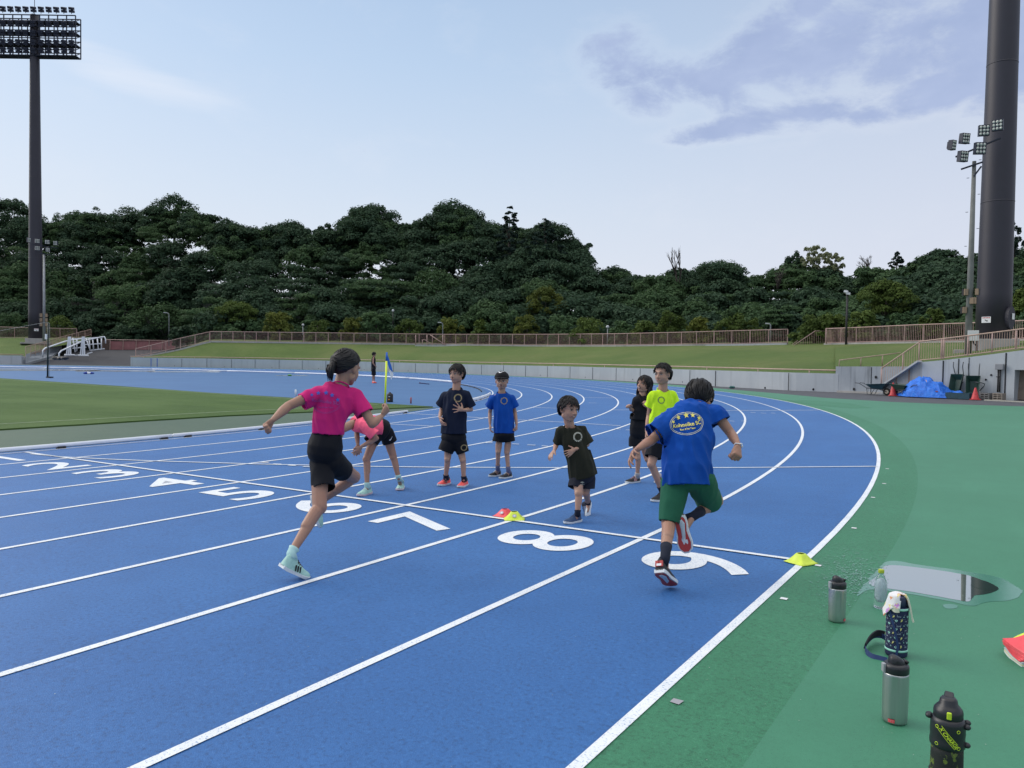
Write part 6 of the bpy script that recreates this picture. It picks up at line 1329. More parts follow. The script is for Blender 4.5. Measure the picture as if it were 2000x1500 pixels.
def headR(front, up):
    u = Vector(up).normalized(); f = Vector(front); f = (f-u*f.dot(u)).normalized(); r = f.cross(u); return Matrix((r, f, u)).transposed()
def add_head(bm, c, R, s):
    """c: head centre, s: scale (1 = 0.215 m tall skull)"""
    L = lambda x, y, z: c+R @ Vector((x, y, z))*s
    ellipsoid(bm, L(0, -.012, .022), (.073*s, .090*s, .084*s), R, 20, 14); ellipsoid(bm, L(0, .018, -.030), (.064*s, .066*s, .064*s), R, 18, 12); ellipsoid(bm, L(0, .038, -.074), (.030*s, .030*s, .024*s), R, 12, 8)
    capsule(bm, L(-.042, .004, -.058), L(-.012, .044, -.082), .026*s, .018*s); capsule(bm, L(.042, .004, -.058), L(.012, .044, -.082), .026*s, .018*s)
    for x in (-1, 1):
        ellipsoid(bm, L(x*.030, .040, -.034), (.028*s, .030*s, .028*s), R, 12, 8)              # cheeks
        ellipsoid(bm, L(x*.072, -.004, -.010), (.009*s, .017*s, .027*s), R @ Matrix.Rotation(x*-.25, 3, 'Z'), 10, 8); capsule(bm, L(x*.070, .004, -.028), L(x*.075, -.012, .010), .006*s, .008*s)   # ears
    capsule(bm, L(0, .076, .006), L(0, .094, -.032), .008*s, .0105*s); ellipsoid(bm, L(-.010, .085, -.035), (.008*s, .009*s, .007*s), R, 8, 6); ellipsoid(bm, L(.010, .085, -.035), (.008*s, .009*s, .007*s), R, 8, 6)
    capsule(bm, L(-.028, .073, .018), L(.028, .073, .018), .012*s, .012*s); capsule(bm, L(-.014, .078, -.060), L(.014, .078, -.060), .0075*s, .0075*s); capsule(bm, L(-.012, .076, -.050), L(.012, .076, -.050), .0065*s, .0065*s)
def face(parent, c, R, s, smile=0.0, openm=0.0, look=0.0, squint=.6, skin=SK):
    L = lambda x, y, z: c+R @ Vector((x, y, z))*s
    for x in (-1, 1):
        bm = bmesh.new(); ellipsoid(bm, L(x*.030, .0745, -.002), (.0145*s, .007*s, .0075*s*squint*1.3), R, 12, 8, 0); ellipsoid(bm, L(x*.030+look*.004, .0795, -.002), (.0058*s, .0035*s, .0058*s*min(1, squint*1.25)), R, 10, 6, 1)
        capsule_mi(bm, [L(x*.016, .082, .0035), L(x*.030, .0845, .0065*squint*1.2), L(x*.045, .077, .002)], [.0016*s, .0022*s, .0014*s], 1)
        from_bm('eye', bm, [M_EYEW, M_EYED], parent, True)
        bm = bmesh.new(); loft(bm, [L(x*.013, .0855, .020), L(x*.030, .0865, .0255+.002*smile), L(x*.050, .076, .020)], [.0020*s, .0032*s, .0014*s], 6); from_bm('eyebrow', bm, M_BROW, parent, True)
    bm = bmesh.new(); w = .019+.009*smile; h = .003+.008*openm; zc = -.056
    ellipsoid(bm, L(0, .0795, zc), (w*s*.92, .006*s, (h+.0015)*s), R, 14, 8, 0)
    if smile > .4: ellipsoid(bm, L(0, .0815, zc+h*.35), (w*s*.70, .0060*s, (h*.42+.0010)*s), R, 12, 6, 1)
    capsule_mi(bm, [L(-w, .0765-.004*smile, zc+.006*smile), L(0, .0855, zc+h+.0015), L(w, .0765-.004*smile, zc+.006*smile)], [.0015*s, .0032*s, .0015*s], 2)
    capsule_mi(bm, [L(-w, .0765-.004*smile, zc+.006*smile), L(0, .0855, zc-h-.001), L(w, .0765-.004*smile, zc+.006*smile)], [.0015*s, .0040*s, .0015*s], 2)
    from_bm('mouth', bm, [M_MOUTH, M_TEETH, M_LIP], parent, True)
    bm = bmesh.new()
    for x in (-1, 1): ellipsoid(bm, L(x*.008, .0935, -.0405), (.003*s, .002*s, .0022*s), R, 6, 4)
    from_bm('nostril', bm, M_MOUTH, parent)
def capsule_mi(bm, pts, rads, mi): loft(bm, pts, rads, 6, mi=mi)
def hair(parent, c, R, s, style, seed=1, m=None, capped=False):
    rnd = random.Random(seed); L = lambda v: c+R @ Vector(v)*s; bm = bmesh.new(); nu, nv = 48, 26; cen = Vector((0, -.014, .016)); ra = (.080, .096, .092); rows = []
    def hl(az):                                   # hairline elevation (radians) for azimuth measured from the face, per style
        a = abs(az)
        tab = {'bowl': [(0, .30), (.45, .22), (.85, .10), (1.15, -.35), (1.5, .05), (1.75, -.15), (2.0, -.75), (3.2, -.95)], 'short': [(0, .62), (.5, .55), (.85, .38), (1.15, .05), (1.5, .12), (1.75, -.12), (2.1, -.55), (3.2, -.70)],
               'long': [(0, .80), (.5, .55), (.9, .10), (1.2, -.5), (1.5, -1.0), (3.2, -1.25)], 'tied': [(0, .72), (.6, .55), (1.0, .28), (1.3, .05), (1.6, -.20), (1.9, -.45), (2.3, -.75), (3.2, -.98)], 'wet': [(0, .48), (.3, .40), (.6, .46), (.9, .25), (1.15, -.1), (1.5, .10), (1.75, -.12), (2.1, -.6), (3.2, -.75)]}[style]
        return lerp_tab(tab, a)
    puff = {'bowl': .008, 'short': .005, 'long': .006, 'tied': .004, 'wet': .003}[style]
    for i in range(nv+1):
        el = pi/2-(pi*.98)*i/nv; row = []
        for k in range(nu):
            az = -pi+2*pi*k/nu; h = hl(az)+noise.noise(Vector((az*5+seed, seed, 0)))*.10; t = max(-1, min(1, (el-h)/.16)); off = -.016+(.016+puff)*(t*.5+.5)+(noise.noise(Vector((az*4, el*4, seed)))*.006+noise.noise(Vector((az*11, el*3, seed+4)))*.003)*((.25 if style == 'tied' else 1) if t > 0 else 0)
            d = Vector((sin(az)*cos(el), cos(az)*cos(el), sin(el))); row.append(bm.verts.new(L(cen+Vector((d.x*(ra[0]+off), d.y*(ra[1]+off), d.z*(ra[2]+off))))))
        rows.append(row)
    for i in range(nv):
        for k in range(nu): bm.faces.new((rows[i][k], rows[i][(k+1) % nu], rows[i+1][(k+1) % nu], rows[i+1][k]))
    # locks lying over the cap
    N = 0 if capped else {'bowl': 460, 'short': 460, 'long': 320, 'tied': 160, 'wet': 460}[style]; ln = {'bowl': .055, 'short': .026, 'long': .07, 'tied': .05, 'wet': .040}[style]
    for i in range(N):
        az = rnd.uniform(-pi, pi); h = hl(az); el = rnd.uniform(h-.02, 1.45)
        if style != 'tied' and rnd.random() < .45: el = rnd.uniform(h-.05, h+.35)
        p0 = None; pts = []; e_ = el+.1; steps = 4; dirn = -1 if style != 'tied' else 0; swirl = rnd.uniform(-.5, .5)+(.5 if style in ('wet',) else .25)
        lift = rnd.uniform(.0005, .005) if style != 'short' else rnd.uniform(.002, .009)
        for j in range(steps+1):
            u = j/steps; ee = e_-(ln/.09)*u*rnd.uniform(.85, 1.1); aa = az+swirl*u*.35; off = puff+.002+lift*(u if style == 'short' else sin(u*2.4)); 
            if ee < h-.02 and style in ('short', 'wet'): off += .004
            if style == 'tied': ee = e_*(1-u*.4)-.15*u; aa = az*(1+.25*u); off = puff+.001
            d = Vector((sin(aa)*cos(ee), cos(aa)*cos(ee), sin(ee))); pts.append(L(cen+Vector((d.x*(ra[0]+off), d.y*(ra[1]+off), d.z*(ra[2]+off)))))
        w = rnd.uniform(.0025, .0050)*s; loft(bm, pts, [w*.8, w, w*.85, w*.55, w*.10], 5, cap=False)
    if style == 'long':
        for i in range(80):
            az = rnd.choice((-1, 1))*rnd.uniform(1.35, 3.1); a0 = Vector((sin(az)*.084, cos(az)*.10-.01, -.02+rnd.uniform(-.03, .03))); sidew = 1 if az > 0 else -1
            pts = [L(a0), L(a0+Vector((sidew*.006, -.006, -.05))), L(a0+Vector((sidew*rnd.uniform(-.004, .01), -.012, -.10))), L(a0+Vector((sidew*rnd.uniform(-.008, .008), rnd.uniform(-.02, .0), -rnd.uniform(.12, .165))))]; w = rnd.uniform(.006, .012)*s; loft(bm, pts, [w, w, w*.9, w*.15], 6)
    o = from_bm('hair', bm, m or M_HAIR, parent, True); return o
def shoe(parent, ankle, heel, toe, up, sc, upper, sole, accent=None, stripe=None, sock=None, sockh=.05, shin=None, laces=True, width=1.0):
    heel = Vector(heel); toe = Vector(toe); f = toe-heel; L0 = f.length; f.normalize(); Ln = .232*sc; heel = heel-f*(Ln-L0)*.5; u = Vector(up); u = (u-f*u.dot(f)).normalized(); s = f.cross(u); ankle = Vector(ankle)
    root = None; Q = lambda x, y, z: heel+f*(x*Ln)+s*(y*Ln*width)+u*(z*Ln)
    W_ = [(0, .125), (.06, .15), (.2, .165), (.38, .155), (.55, .175), (.72, .20), (.86, .18), (.95, .125), (1.0, .05)]
    bm = bmesh.new(); n = 13; top = []; bot = []
    prof = []
    for i in range(n):
        x = i/(n-1)*.995+.0; prof.append((x, lerp_tab(W_, x)))
    ring = [(x, -w) for x, w in prof]+[(x, w) for x, w in prof[::-1]]
    def rise(x): return .035*max(0, (x-.72)/.28)**1.5+.015*max(0, (.12-x)/.12)
    A = [bm.verts.new(Q(x, y, rise(x))) for x, y in ring]; B = [bm.verts.new(Q(x, y*1.05, rise(x)+.075+.02*max(0, .4-x))) for x, y in ring]; C_ = [bm.verts.new(Q(.5+(x-.5)*.93, y*.8, rise(x)+.085)) for x, y in ring]
    for X, Y in ((A, B), (B, C_)):
        for i in range(len(ring)): bm.faces.new((X[i], X[(i+1) % len(ring)], Y[(i+1) % len(ring)], Y[i]))
    bm.faces.new(A[::-1]); bm.faces.new(C_); bmesh.ops.recalc_face_normals(bm, faces=bm.faces[:])
    up_bm = bmesh.new(); rings = []; st = [(.0, .09, .34), (.05, .135, .39), (.15, .155, .40), (.27, .155, .385), (.38, .155, .345), (.50, .165, .285), (.63, .182, .235), (.76, .178, .205), (.87, .15, .175), (.95, .09, .14), (.985, .03, .11)]
    for (x, w, h) in st:
        rr_ = []
        for k in range(14):
            a = pi*k/13; yy = cos(a); zz = max(0.0, sin(a))**.8; rr_.append(up_bm.verts.new(Q(x, yy*w*(1-.35*zz*(1 if x < .5 else .3)), rise(x)+.06+(h-.06)*zz)))
        rings.append(rr_)
    for X, Y in zip(rings, rings[1:]):
        for k in range(13): up_bm.faces.new((X[k], X[k+1], Y[k+1], Y[k]))
    up_bm.faces.new(rings[0][::-1]); up_bm.faces.new(rings[-1]); bmesh.ops.recalc_face_normals(up_bm, faces=up_bm.faces[:])
    root = from_bm('shoe', up_bm, upper, parent, True)
    from_bm('sole', bm, sole, root)
    if laces:
        bm = bmesh.new()
        for x, h in ((.38, .345), (.45, .312), (.52, .278), (.59, .25)): loft(bm, [Q(x, -.09, rise(x)+h-.05), Q(x+.01, 0, rise(x)+h+.01), Q(x, .09, rise(x)+h-.05)], .0035*sc, 6)
        from_bm('laces', bm, accent or M_LINE, root)
    if stripe:
        for sd in (-1, 1):
            bm = bmesh.new()
            for x0 in (.36, .44, .52): beam(bm, Q(x0, sd*.163, .10), Q(x0-.05, sd*.140, .24), .008*sc, .005*sc, tuple(s))
            from_bm('stripe', bm, stripe, root)
    if sock:
        bm = bmesh.new(); sh = Vector(shin) if shin is not None else ankle+u*.1; d = (sh-ankle).normalized(); b0 = Q(.20, 0, .30); loft(bm, [b0, ankle, ankle+d*sockh*.6*sc, ankle+d*sockh*sc], [.034*sc, .029*sc, .030*sc, .035*sc], 14); from_bm('sock', bm, sock, parent, True)
    return root
def jersey(parent, name, torso, sleeves, neck, m, seed, sc, amp=.015, hem_cut=True, extra=None, voxel=.0065, side=None, neck_r=.075, diag=0.0, drape=(13, 4)):
    """torso: [(point,(rx,ry))...] from hem up to the shoulders; sleeves: [(shoulder, cuff, r0, r1)]; neck: (point, direction)"""
    bm = bmesh.new()
    loft(bm, [a for a, ra in torso], [ra for a, ra in torso], 30, side); nk0 = Vector(neck[0])
    for (s, cuff, r0, r1) in sleeves: capsule(bm, nk0.lerp(Vector(s), .22)-Vector(neck[1]).normalized()*.046*sc, Vector(s)-(Vector(s)-nk0).normalized()*.01, .048*sc, r0*.93, None, 16)
    for (s, cuff, r0, r1) in sleeves:
        s = Vector(s); cuff = Vector(cuff); loft(bm, [s.lerp(cuff, -.05), s.lerp(cuff, .5), cuff], [r0, (r0+r1)/2, r1], 20); ellipsoid(bm, s, (r0*.97, r0*.97, r0*.97), None, 16, 10)
    if extra: extra(bm)
    tests = []
    h0 = Vector(torso[0][0]); hd = (h0-Vector(torso[1][0])).normalized(); tests.append(lambda p: (p-h0).dot(hd) > -.004 and (p-h0).length < max(torso[0][1])*1.35)
    for (s, cuff, r0, r1) in sleeves: tests.append(nearaxis(s, cuff, r1*1.3, -.004, .05))
    nk, nd = Vector(neck[0]), Vector(neck[2]).normalized(); tests.append(lambda p: (p-nk).dot(nd) > -.006*sc and ((p-nk)-nd*(p-nk).dot(nd)).length < neck_r*sc)
    def fn(me): wrinkle(me, amp*sc, drape[0], drape[1], seed, diag=diag); cutfaces(me, tests)
    o = remeshed(name, bm, m, voxel, 3, parent, fn=fn); solid(o, .003); return o
def shorts(parent, waist, hips, legs, m, seed, sc, side, amp=.008, voxel=.0065, drape=(10, 4)):
    """waist/hips: (point,(rx,ry)); legs: [(hip, hem, r0, r1)]"""
    bm = bmesh.new(); w0 = Vector(waist[0]); h0 = Vector(hips[0]); dn = (h0-w0).normalized(); loft(bm, [w0, w0.lerp(h0, .6), h0, h0+dn*.035*sc, h0+dn*.060*sc], [waist[1], hips[1], (hips[1][0]*.98, hips[1][1]*.98), (hips[1][0]*.86, hips[1][1]*.84), (hips[1][0]*.55, hips[1][1]*.55)], 26, side); tests = []
    for (a, b, r0, r1) in legs:
        loft(bm, [a, Vector(a).lerp(Vector(b), .5), b], [r0, (r0+r1)/2, r1], 22); ellipsoid(bm, a, (r0, r0, r0), None, 16, 10); tests.append(nearaxis(a, b, r1*1.25, -.004, .09))
    def fn(me): wrinkle(me, amp*sc, drape[0], drape[1], seed); cutfaces(me, tests)
    o = remeshed('shorts', bm, m, voxel, 3, parent, fn=fn); solid(o, .003); return o
def decal(parent, target, bm, centre, xdir, ydir, m, name='print', off=.0025, maxlen=.012, frm=None, off2=0):
    """lays a flat mesh (metres, XY) on a garment: every vertex is dropped onto the cloth along the print's normal"""
    for k in range(4):
        es = [e for e in bm.edges if e.calc_length() > maxlen]
        if not es: break
        bmesh.ops.subdivide_edges(bm, edges=es, cuts=1); 
    bmesh.ops.triangulate(bm, faces=bm.faces[:])
    X = Vector(xdir).normalized(); Y = Vector(ydir); Y = (Y-X*Y.dot(X)).normalized(); Z = X.cross(Y); dg = bpy.context.evaluated_depsgraph_get(); tm = target.data
    pm = Matrix.Translation(parent_loc(target)); co, _ = vn(tm); t = BVHTree.FromPolygons([pm @ Vector(v) for v in co], [tuple(p.vertices) for p in tm.polygons]); dead = []
    for v in bm.verts:
        o = Vector(centre)+X*v.co.x+Y*v.co.y+Z*.35; h = t.ray_cast(o, -Z, .8)
        if h[0] is None: dead.append(v); v.co = o
        else: nn = h[1] if h[1].dot(Z) > 0 else -h[1]; v.co = h[0]+nn*off+Z*off2
    if dead: bmesh.ops.delete(bm, geom=dead, context='VERTS')
    o = from_bm(name, bm, m, target); return o
def ringbm(rx, ry, w, n=64, a0=0, a1=2*pi):
    bm = bmesh.new(); A = []
    for i in range(n+1):
        a = a0+(a1-a0)*i/n; A.append((bm.verts.new((rx*cos(a), ry*sin(a), 0)), bm.verts.new(((rx+w)*cos(a), (ry+w)*sin(a), 0))))
    for p, q in zip(A, A[1:]): bm.faces.new((p[0], p[1], q[1], q[0]))
    return bm
def star(bm, cx, cy, r, rot=0):
    vs = [bm.verts.new((cx+(r if i % 2 == 0 else r*.45)*cos(pi/2+rot+i*pi/5), cy+(r if i % 2 == 0 else r*.45)*sin(pi/2+rot+i*pi/5), 0)) for i in range(10)]; c = bm.verts.new((cx, cy, 0))
    for i in range(10): bm.faces.new((c, vs[i], vs[(i+1) % 10]))
def merge(dst, src, M4=None):
    me = bpy.data.meshes.new('m'); src.to_mesh(me); src.free()
    if M4 is not None: me.transform(M4)
    dst.from_mesh(me); bpy.data.meshes.remove(me)
def swoosh(sz):                                    # the hooked tick seen on the cap and on the shorts
    bm = bmesh.new(); U = [(-.50, .02), (-.46, -.10), (-.34, -.16), (-.15, -.12), (.12, -.02), (.5, .16)]; D_ = [(-.50, .02), (-.40, .10), (-.30, -.02), (-.14, -.03), (.12, .03), (.5, .16)]
    A = [(bm.verts.new((a[0]*sz, a[1]*sz, 0)), bm.verts.new((b[0]*sz, b[1]*sz+.002, 0))) for a, b in zip(U, D_)]
    for p, q in zip(A, A[1:]): bm.faces.new((p[0], q[0], q[1], p[1]))
    return bm
def crest(parent, target, c, x, y, r, m1, m2):      # ring of tiny lettering on the chest
    bm = bmesh.new()
    for i in range(34):
        a = 2*pi*i/34; low = -pi*.86 < atan2(sin(a), cos(a)) < -pi*.14; r0, r1, w = (.70, 1.0, .10) if low else (.68, .98, .055)
        if low and i % 2: continue
        d = Vector((cos(a), sin(a), 0)); t = Vector((-sin(a), cos(a), 0)); vs = [bm.verts.new(d*r*r0+t*r*w*.8), bm.verts.new(d*r*r0-t*r*w*.8), bm.verts.new(d*r*r1-t*r*w), bm.verts.new(d*r*r1+t*r*w)]; bm.faces.new(vs)
    o = decal(parent, target, bm, c, x, y, m1, 'crest', maxlen=.02); bm = ringbm(r*.80, r*.80, r*.05, 36); decal(parent, target, bm, c, x, y, m2, 'crest', maxlen=.02)
C_ = lambda r, u, a: (CR*r+CU*u+CF*a)              # direction given as right / up / away from the viewer
def fig(name, label, D, J, head_s, hfront, hup, look, sc, hands, clothes, skin=SK, fat=1.0, vox=.0048, category='person'):
    g = lambda k: (Vector(J[k]) if isinstance(J[k], Vector) else P(J[k][0], J[k][1], D+J[k][2]))
    base = (g('toeL')+g('toeR'))/2; base.z = min(g('toeL').z, g('toeR').z); root = empty(name, base, label, category)
    side = (g('shR')-g('shL')).normalized(); pv, ch, nb, hd = g('pelvis'), g('chest'), g('neck'), g('head'); lift = (hd-nb).normalized()*.020*sc*J.get('nl', 1); nb = nb+lift; up = (nb-pv).normalized(); front = -up.cross(side)*J.get('fs', 1)
    R = headR(hfront, hup); bm = bmesh.new(); w = sc
    mid = pv.lerp(ch, .45); hs = (g('hipR')-g('hipL')).normalized()
    capsule(bm, pv+up*.035, mid, (.088*w, .060*w), (.078*w, .056*w), hs, 20); capsule(bm, mid, ch, (.078*w, .056*w), (.094*w, .060*w), side, 20); capsule(bm, ch, nb-up*.02, (.090*w, .056*w), (.046*w, .040*w), side, 20)
    hb = hd-R.col[2]*.050*head_s-R.col[1]*.012*head_s; capsule(bm, nb-up*.03*w, hb, .047*w, .045*head_s, None, 16)
    capsule(bm, nb-up*.035*w, g('shL'), .030*w, .030*w); capsule(bm, nb-up*.035*w, g('shR'), .030*w, .030*w)
    add_head(bm, hd, R, head_s)
    for s in 'LR':
        arm(bm, g('sh'+s), g('el'+s), g('wr'+s), sc, fat); h = hands[s]; hand(bm, g('wr'+s), g('hd'+s), h['palm'], h['thumb'], sc*h.get('s', 1.0), h.get('curl', 25), h.get('spread', .12), h.get('ta', 40), h.get('tc', 15), h.get('curls'))
        leg(bm, g('hip'+s), g('kn'+s), g('an'+s), sc, J.get('lf'+s, front), fat); a = g('an'+s); t = g('toe'+s); he = g('heel'+s); ft = he.lerp(t, .62)+(a-he).normalized()*.03; fa = he.lerp(t, .30)+(a-he).normalized()*.035*sc; capsule(bm, a, fa, .022*sc, .020*sc); capsule(bm, fa, ft, .020*sc, .015*sc)
    o = remeshed('body', bm, skin, vox, 2, root); root['_dummy'] = 0; del root['_dummy']
    c = dict(clothes); pt = lambda q: (q if isinstance(q, Vector) else P(q[0], q[1], D+q[2])); out = {}
    if 'face' in c: face(root, hd, R, head_s, **c['face'])
    if 'hair' in c: out['hair'] = hair(root, hd, R, head_s*1.0, c['hair'], seed=len(label), capped='capped' in c)
    nd = ((hd-nb).normalized()+front*.55).normalized()
    t = c['top']; tl = [[pt(q), r] for q, r in t['torso']]
    for q in tl[-2:]: q[0] = q[0]+lift*.9
    out['top'] = jersey(root, t.get('name', 'shirt'), [tuple(q) for q in tl], [(pt(a), pt(b), r0, r1) for a, b, r0, r1 in t['sleeves']], (nb+up*.0, hd-nb, nd), t['mat'], len(label)*1.3, sc, t.get('amp', .010)*1.5, side=t.get('side', side), neck_r=t.get('neck_r', .068), diag=t.get('diag', 0), voxel=t.get('vox', .0065), drape=t.get('drape', (13, 4)))
    b = c['bottom']; out['shorts'] = shorts(root, (pt(b['waist'][0]), b['waist'][1]), (pt(b['hips'][0]), b['hips'][1]), [(pt(a), pt(q), r0, r1) for a, q, r0, r1 in b['legs']], b['mat'], len(label)*.7, sc, b.get('side', hs), b.get('amp', .008), drape=b.get('drape', (10, 4)))
    for s in 'LR':
        k = c['shoes']; shoe(root, g('an'+s), g('heel'+s), g('toe'+s), J.get('su'+s, Vector((0, 0, 1))), sc, k['upper'], k['sole'], k.get('laces'), k.get('stripe'), k.get('sock'), k.get('sockh', .05), g('kn'+s), width=k.get('w', 1.0))
    out['root'] = root; out['R'] = R; out['head'] = hd; out['o'] = g
    # collar band
    bm = bmesh.new(); cn = nb-up*.006; R2 = basis(nd, side); loft(bm, [cn+R2 @ Vector((cos(a*2*pi/20)*.061*sc, sin(a*2*pi/20)*.056*sc, -.010*sc)) for a in range(20)], .0045*sc, 6, closed=True); from_bm('collar', bm, t['mat'], out['top'], True)
    return out
W1_, B1_ = mat('sole_white', (.62, .66, .68), .5), mat('shoe_black', (.014, .014, .018), .7)
K_BLACK = cloth('cloth_black', (.011, .012, .016)); K_NAVY = cloth('cloth_navy', (.008, .013, .032)); K_BLUE = cloth('cloth_royal', (.004, .062, .33)); K_PINK = cloth('cloth_magenta', (.55, .020, .165)); K_CORAL = cloth('cloth_coral', (.90, .13, .22)); K_OLIVE = cloth('cloth_olive_black', (.020, .021, .014)); K_NEON = cloth('cloth_neon', (.62, .95, .03)); K_GREEN = cloth('cloth_green', (.022, .115, .065)); K_DGREY = cloth('cloth_dark_blue_grey', (.020, .022, .034)); K_BSH = cloth('cloth_black_shorts', (.006, .007, .011), .7)
S_MINT = mat('shoe_mint', (.33, .56, .50), .6, var=.15, vscale=30); S_CORAL = mat('shoe_coral', (.85, .11, .10), .55, var=.15, vscale=25); S_NAVY = mat('shoe_navy', (.018, .055, .14), .6, var=.2, vscale=30); S_RED = mat('shoe_red', (.45, .05, .045), .5); S_GREY = mat('sole_grey', (.42, .50, .55), .5); S_SOCKM = mat('sock_mint', (.4, .62, .60), .8); S_SOCKD = cloth('sock_dark', (.016, .02, .035)); P_GOLD = mat('print_gold', (.33, .26, .13), .5); P_YEL = mat('print_yellow', (.88, .76, .16), .55); P_CREAM = mat('print_cream', (.78, .76, .52), .55); P_BLUE = mat('print_blue', (.05, .10, .50), .6); P_PURP = mat('print_faded', (.34, .045, .26), .7); P_PALE = mat('print_pale', (.32, .33, .27), .7); P_DK = mat('print_dark', (.05, .10, .06), .7); P_WH = mat('print_white', (.75, .76, .78), .5)
# ---------- girl in pink, running away
J = dict(pelvis=(637, 893, .31), chest=(654, 792, .33), neck=(663, 757, .33), head=(677, 718, .37), shL=(619, 767, .27), shR=(696, 772, .41), elL=(563, 793, .15), wrL=(533, 820, .03), hdL=(517, 835, .0), elR=(727, 828, .36), wrR=(745, 813, .44), hdR=(758, 799, .47),
    hipL=(625, 905, .32), hipR=(655, 905, .31), knL=(624, 990, .17), anL=(569, 1080, -.06), heelL=(550, 1110, -.13), toeL=(598, 1131, .02), knR=(691, 932, .60), anR=(618, 984, .58), heelR=(606, 968, .57), toeR=(621, 1034, .50), fs=-1)
J['lfL'] = C_(.5, 0, .85); J['lfR'] = C_(.6, .5, .6); J['suL'] = C_(.38, 1, .1); J['suR'] = C_(1, .2, .1)
h = dict(L=dict(palm=C_(.6, -.3, .6), thumb=C_(.4, -.4, .8), curl=78, ta=20, tc=60), R=dict(palm=C_(-.8, .3, -.1), thumb=C_(-.2, .5, -.8), curl=80, ta=20, tc=60))
r = fig('person', 'girl in bright pink shirt and black shorts running away with black ponytail', 4.93, J, 1.13, C_(.48, -.22, .85), C_(.12, .95, .18), 0, 1.02, h, dict(hair='tied',
    top=dict(mat=K_PINK, amp=.010, diag=3.0, torso=[((641, 848, .31), (.108, .088)), ((643, 822, .31), (.112, .092)), ((652, 795, .33), (.132, .098)), ((657, 772, .335), (.138, .088)), ((660, 758, .335), (.085, .065)), ((662, 752, .335), (.05, .05))], sleeves=[((622, 770, .28), (590, 785, .205), .058, .056), ((692, 775, .40), (713, 809, .38), .062, .062)]),
    bottom=dict(mat=K_BSH, amp=.007, waist=((639, 846, .31), (.100, .082)), hips=((633, 888, .31), (.118, .108)), legs=[((628, 905, .32), (632, 955, .23), .082, .076), ((650, 903, .33), (672, 921, .44), .088, .078)]),
    shoes=dict(upper=S_MINT, sole=W1_, laces=B1_, stripe=B1_, sock=S_SOCKM, sockh=.035)), skin=SK2, fat=1.12)
L = lambda x, y, z: r['head']+r['R'] @ Vector((x, y, z))*1.13
bm = bmesh.new(); loft(bm, [L(0, -.100, .000), L(0, -.122, -.012), L(0, -.130, -.045), L(0, -.122, -.078), L(0, -.108, -.098)], [.016, .024, .026, .018, .006], 14); rnd = random.Random(3)
for i in range(40): x = rnd.uniform(-.022, .022); loft(bm, [L(x*.4, -.105, 0), L(x, -.132-rnd.uniform(0, .014), -.02), L(x*1.1, -.138-rnd.uniform(-.005, .012), -.055), L(x*.9, -.116, -.085-rnd.uniform(0, .035))], [.003, .005, .004, .0006], 5)
pt_ = from_bm('ponytail', bm, M_HAIR, r['root'], True); bm = bmesh.new(); R_ = r['R']; loft(bm, [L(.018*cos(a), -.106, -.002+.018*sin(a)) for a in [k*2*pi/14 for k in range(14)]], .0035, 6, closed=True); from_bm('hair_tie', bm, mat('hair_tie', (.20, .12, .05), .6), pt_, True)
DP = 5.23; k = DP/FPX; bm = bmesh.new()
for (x, y, s) in ((617, 771, 3.6), (627, 767.5, 4.3), (641.5, 767, 5.0), (653, 771.5, 4.6), (663, 780.5, 4.4)): star(bm, (x-641)*k, (785-y)*k, s*k, .1)
decal(r['root'], r['top'], bm, P(641, 785, DP), CR, CU, P_BLUE, 'print')
bm = ringbm(27*k, 20*k, .6*k, 60, -2.9, -.2); merge(bm, ringbm(25*k, 18.2*k, .5*k, 60, -2.9, .5)); t = text_bm('Kohnoike SC', 9.2*k, .0006, 1.0); merge(bm, t, Matrix.Translation((0, 2.2*k, 0)) @ Matrix.Rotation(-.16, 4, 'Z')); t = text_bm('Run & Fun Team', 4.2*k, .0003); merge(bm, t, Matrix.Translation((0, -9*k, 0)) @ Matrix.Rotation(-.02, 4, 'Z'))
decal(r['root'], r['top'], bm, P(641, 786, DP), CR, CU, P_PURP, 'print')
# ---------- boy in royal blue shirt, running away
J = dict(pelvis=(1345, 925, .30), chest=(1352, 838, .42), neck=(1362, 799, .50), head=(1366, 776, .62), shL=(1321, 812, .42), shR=(1397, 806, .47), elL=(1274, 859, .34), wrL=(1245, 877, .18), hdL=(1231, 889, .10), elR=(1427, 846, .44), wrR=(1442, 870, .28), hdR=(1441, 886, .24),
    hipL=(1322, 935, .31), hipR=(1370, 935, .32), knL=(1306, 1020, .24), anL=(1299, 1090, -.08), heelL=(1287, 1119, -.18), toeL=(1315, 1147, .0), knR=(1399, 978, .52), anR=(1353, 1009, .25), heelR=(1327, 1009, .20), toeR=(1341, 1080, .19), fs=-1)
J['lfL'] = C_(.1, 0, 1); J['lfR'] = C_(.5, .2, .9); J['suL'] = C_(.15, .8, .6); J['suR'] = C_(.35, .15, 1)
h = dict(L=dict(palm=C_(.2, -.6, .5), thumb=C_(.5, .2, .8), curl=22, spread=.28, ta=50, tc=10, s=1.08), R=dict(palm=C_(-.6, 0, .6), thumb=C_(-.7, 0, -.5), curl=78, ta=20, tc=60, s=1.12))
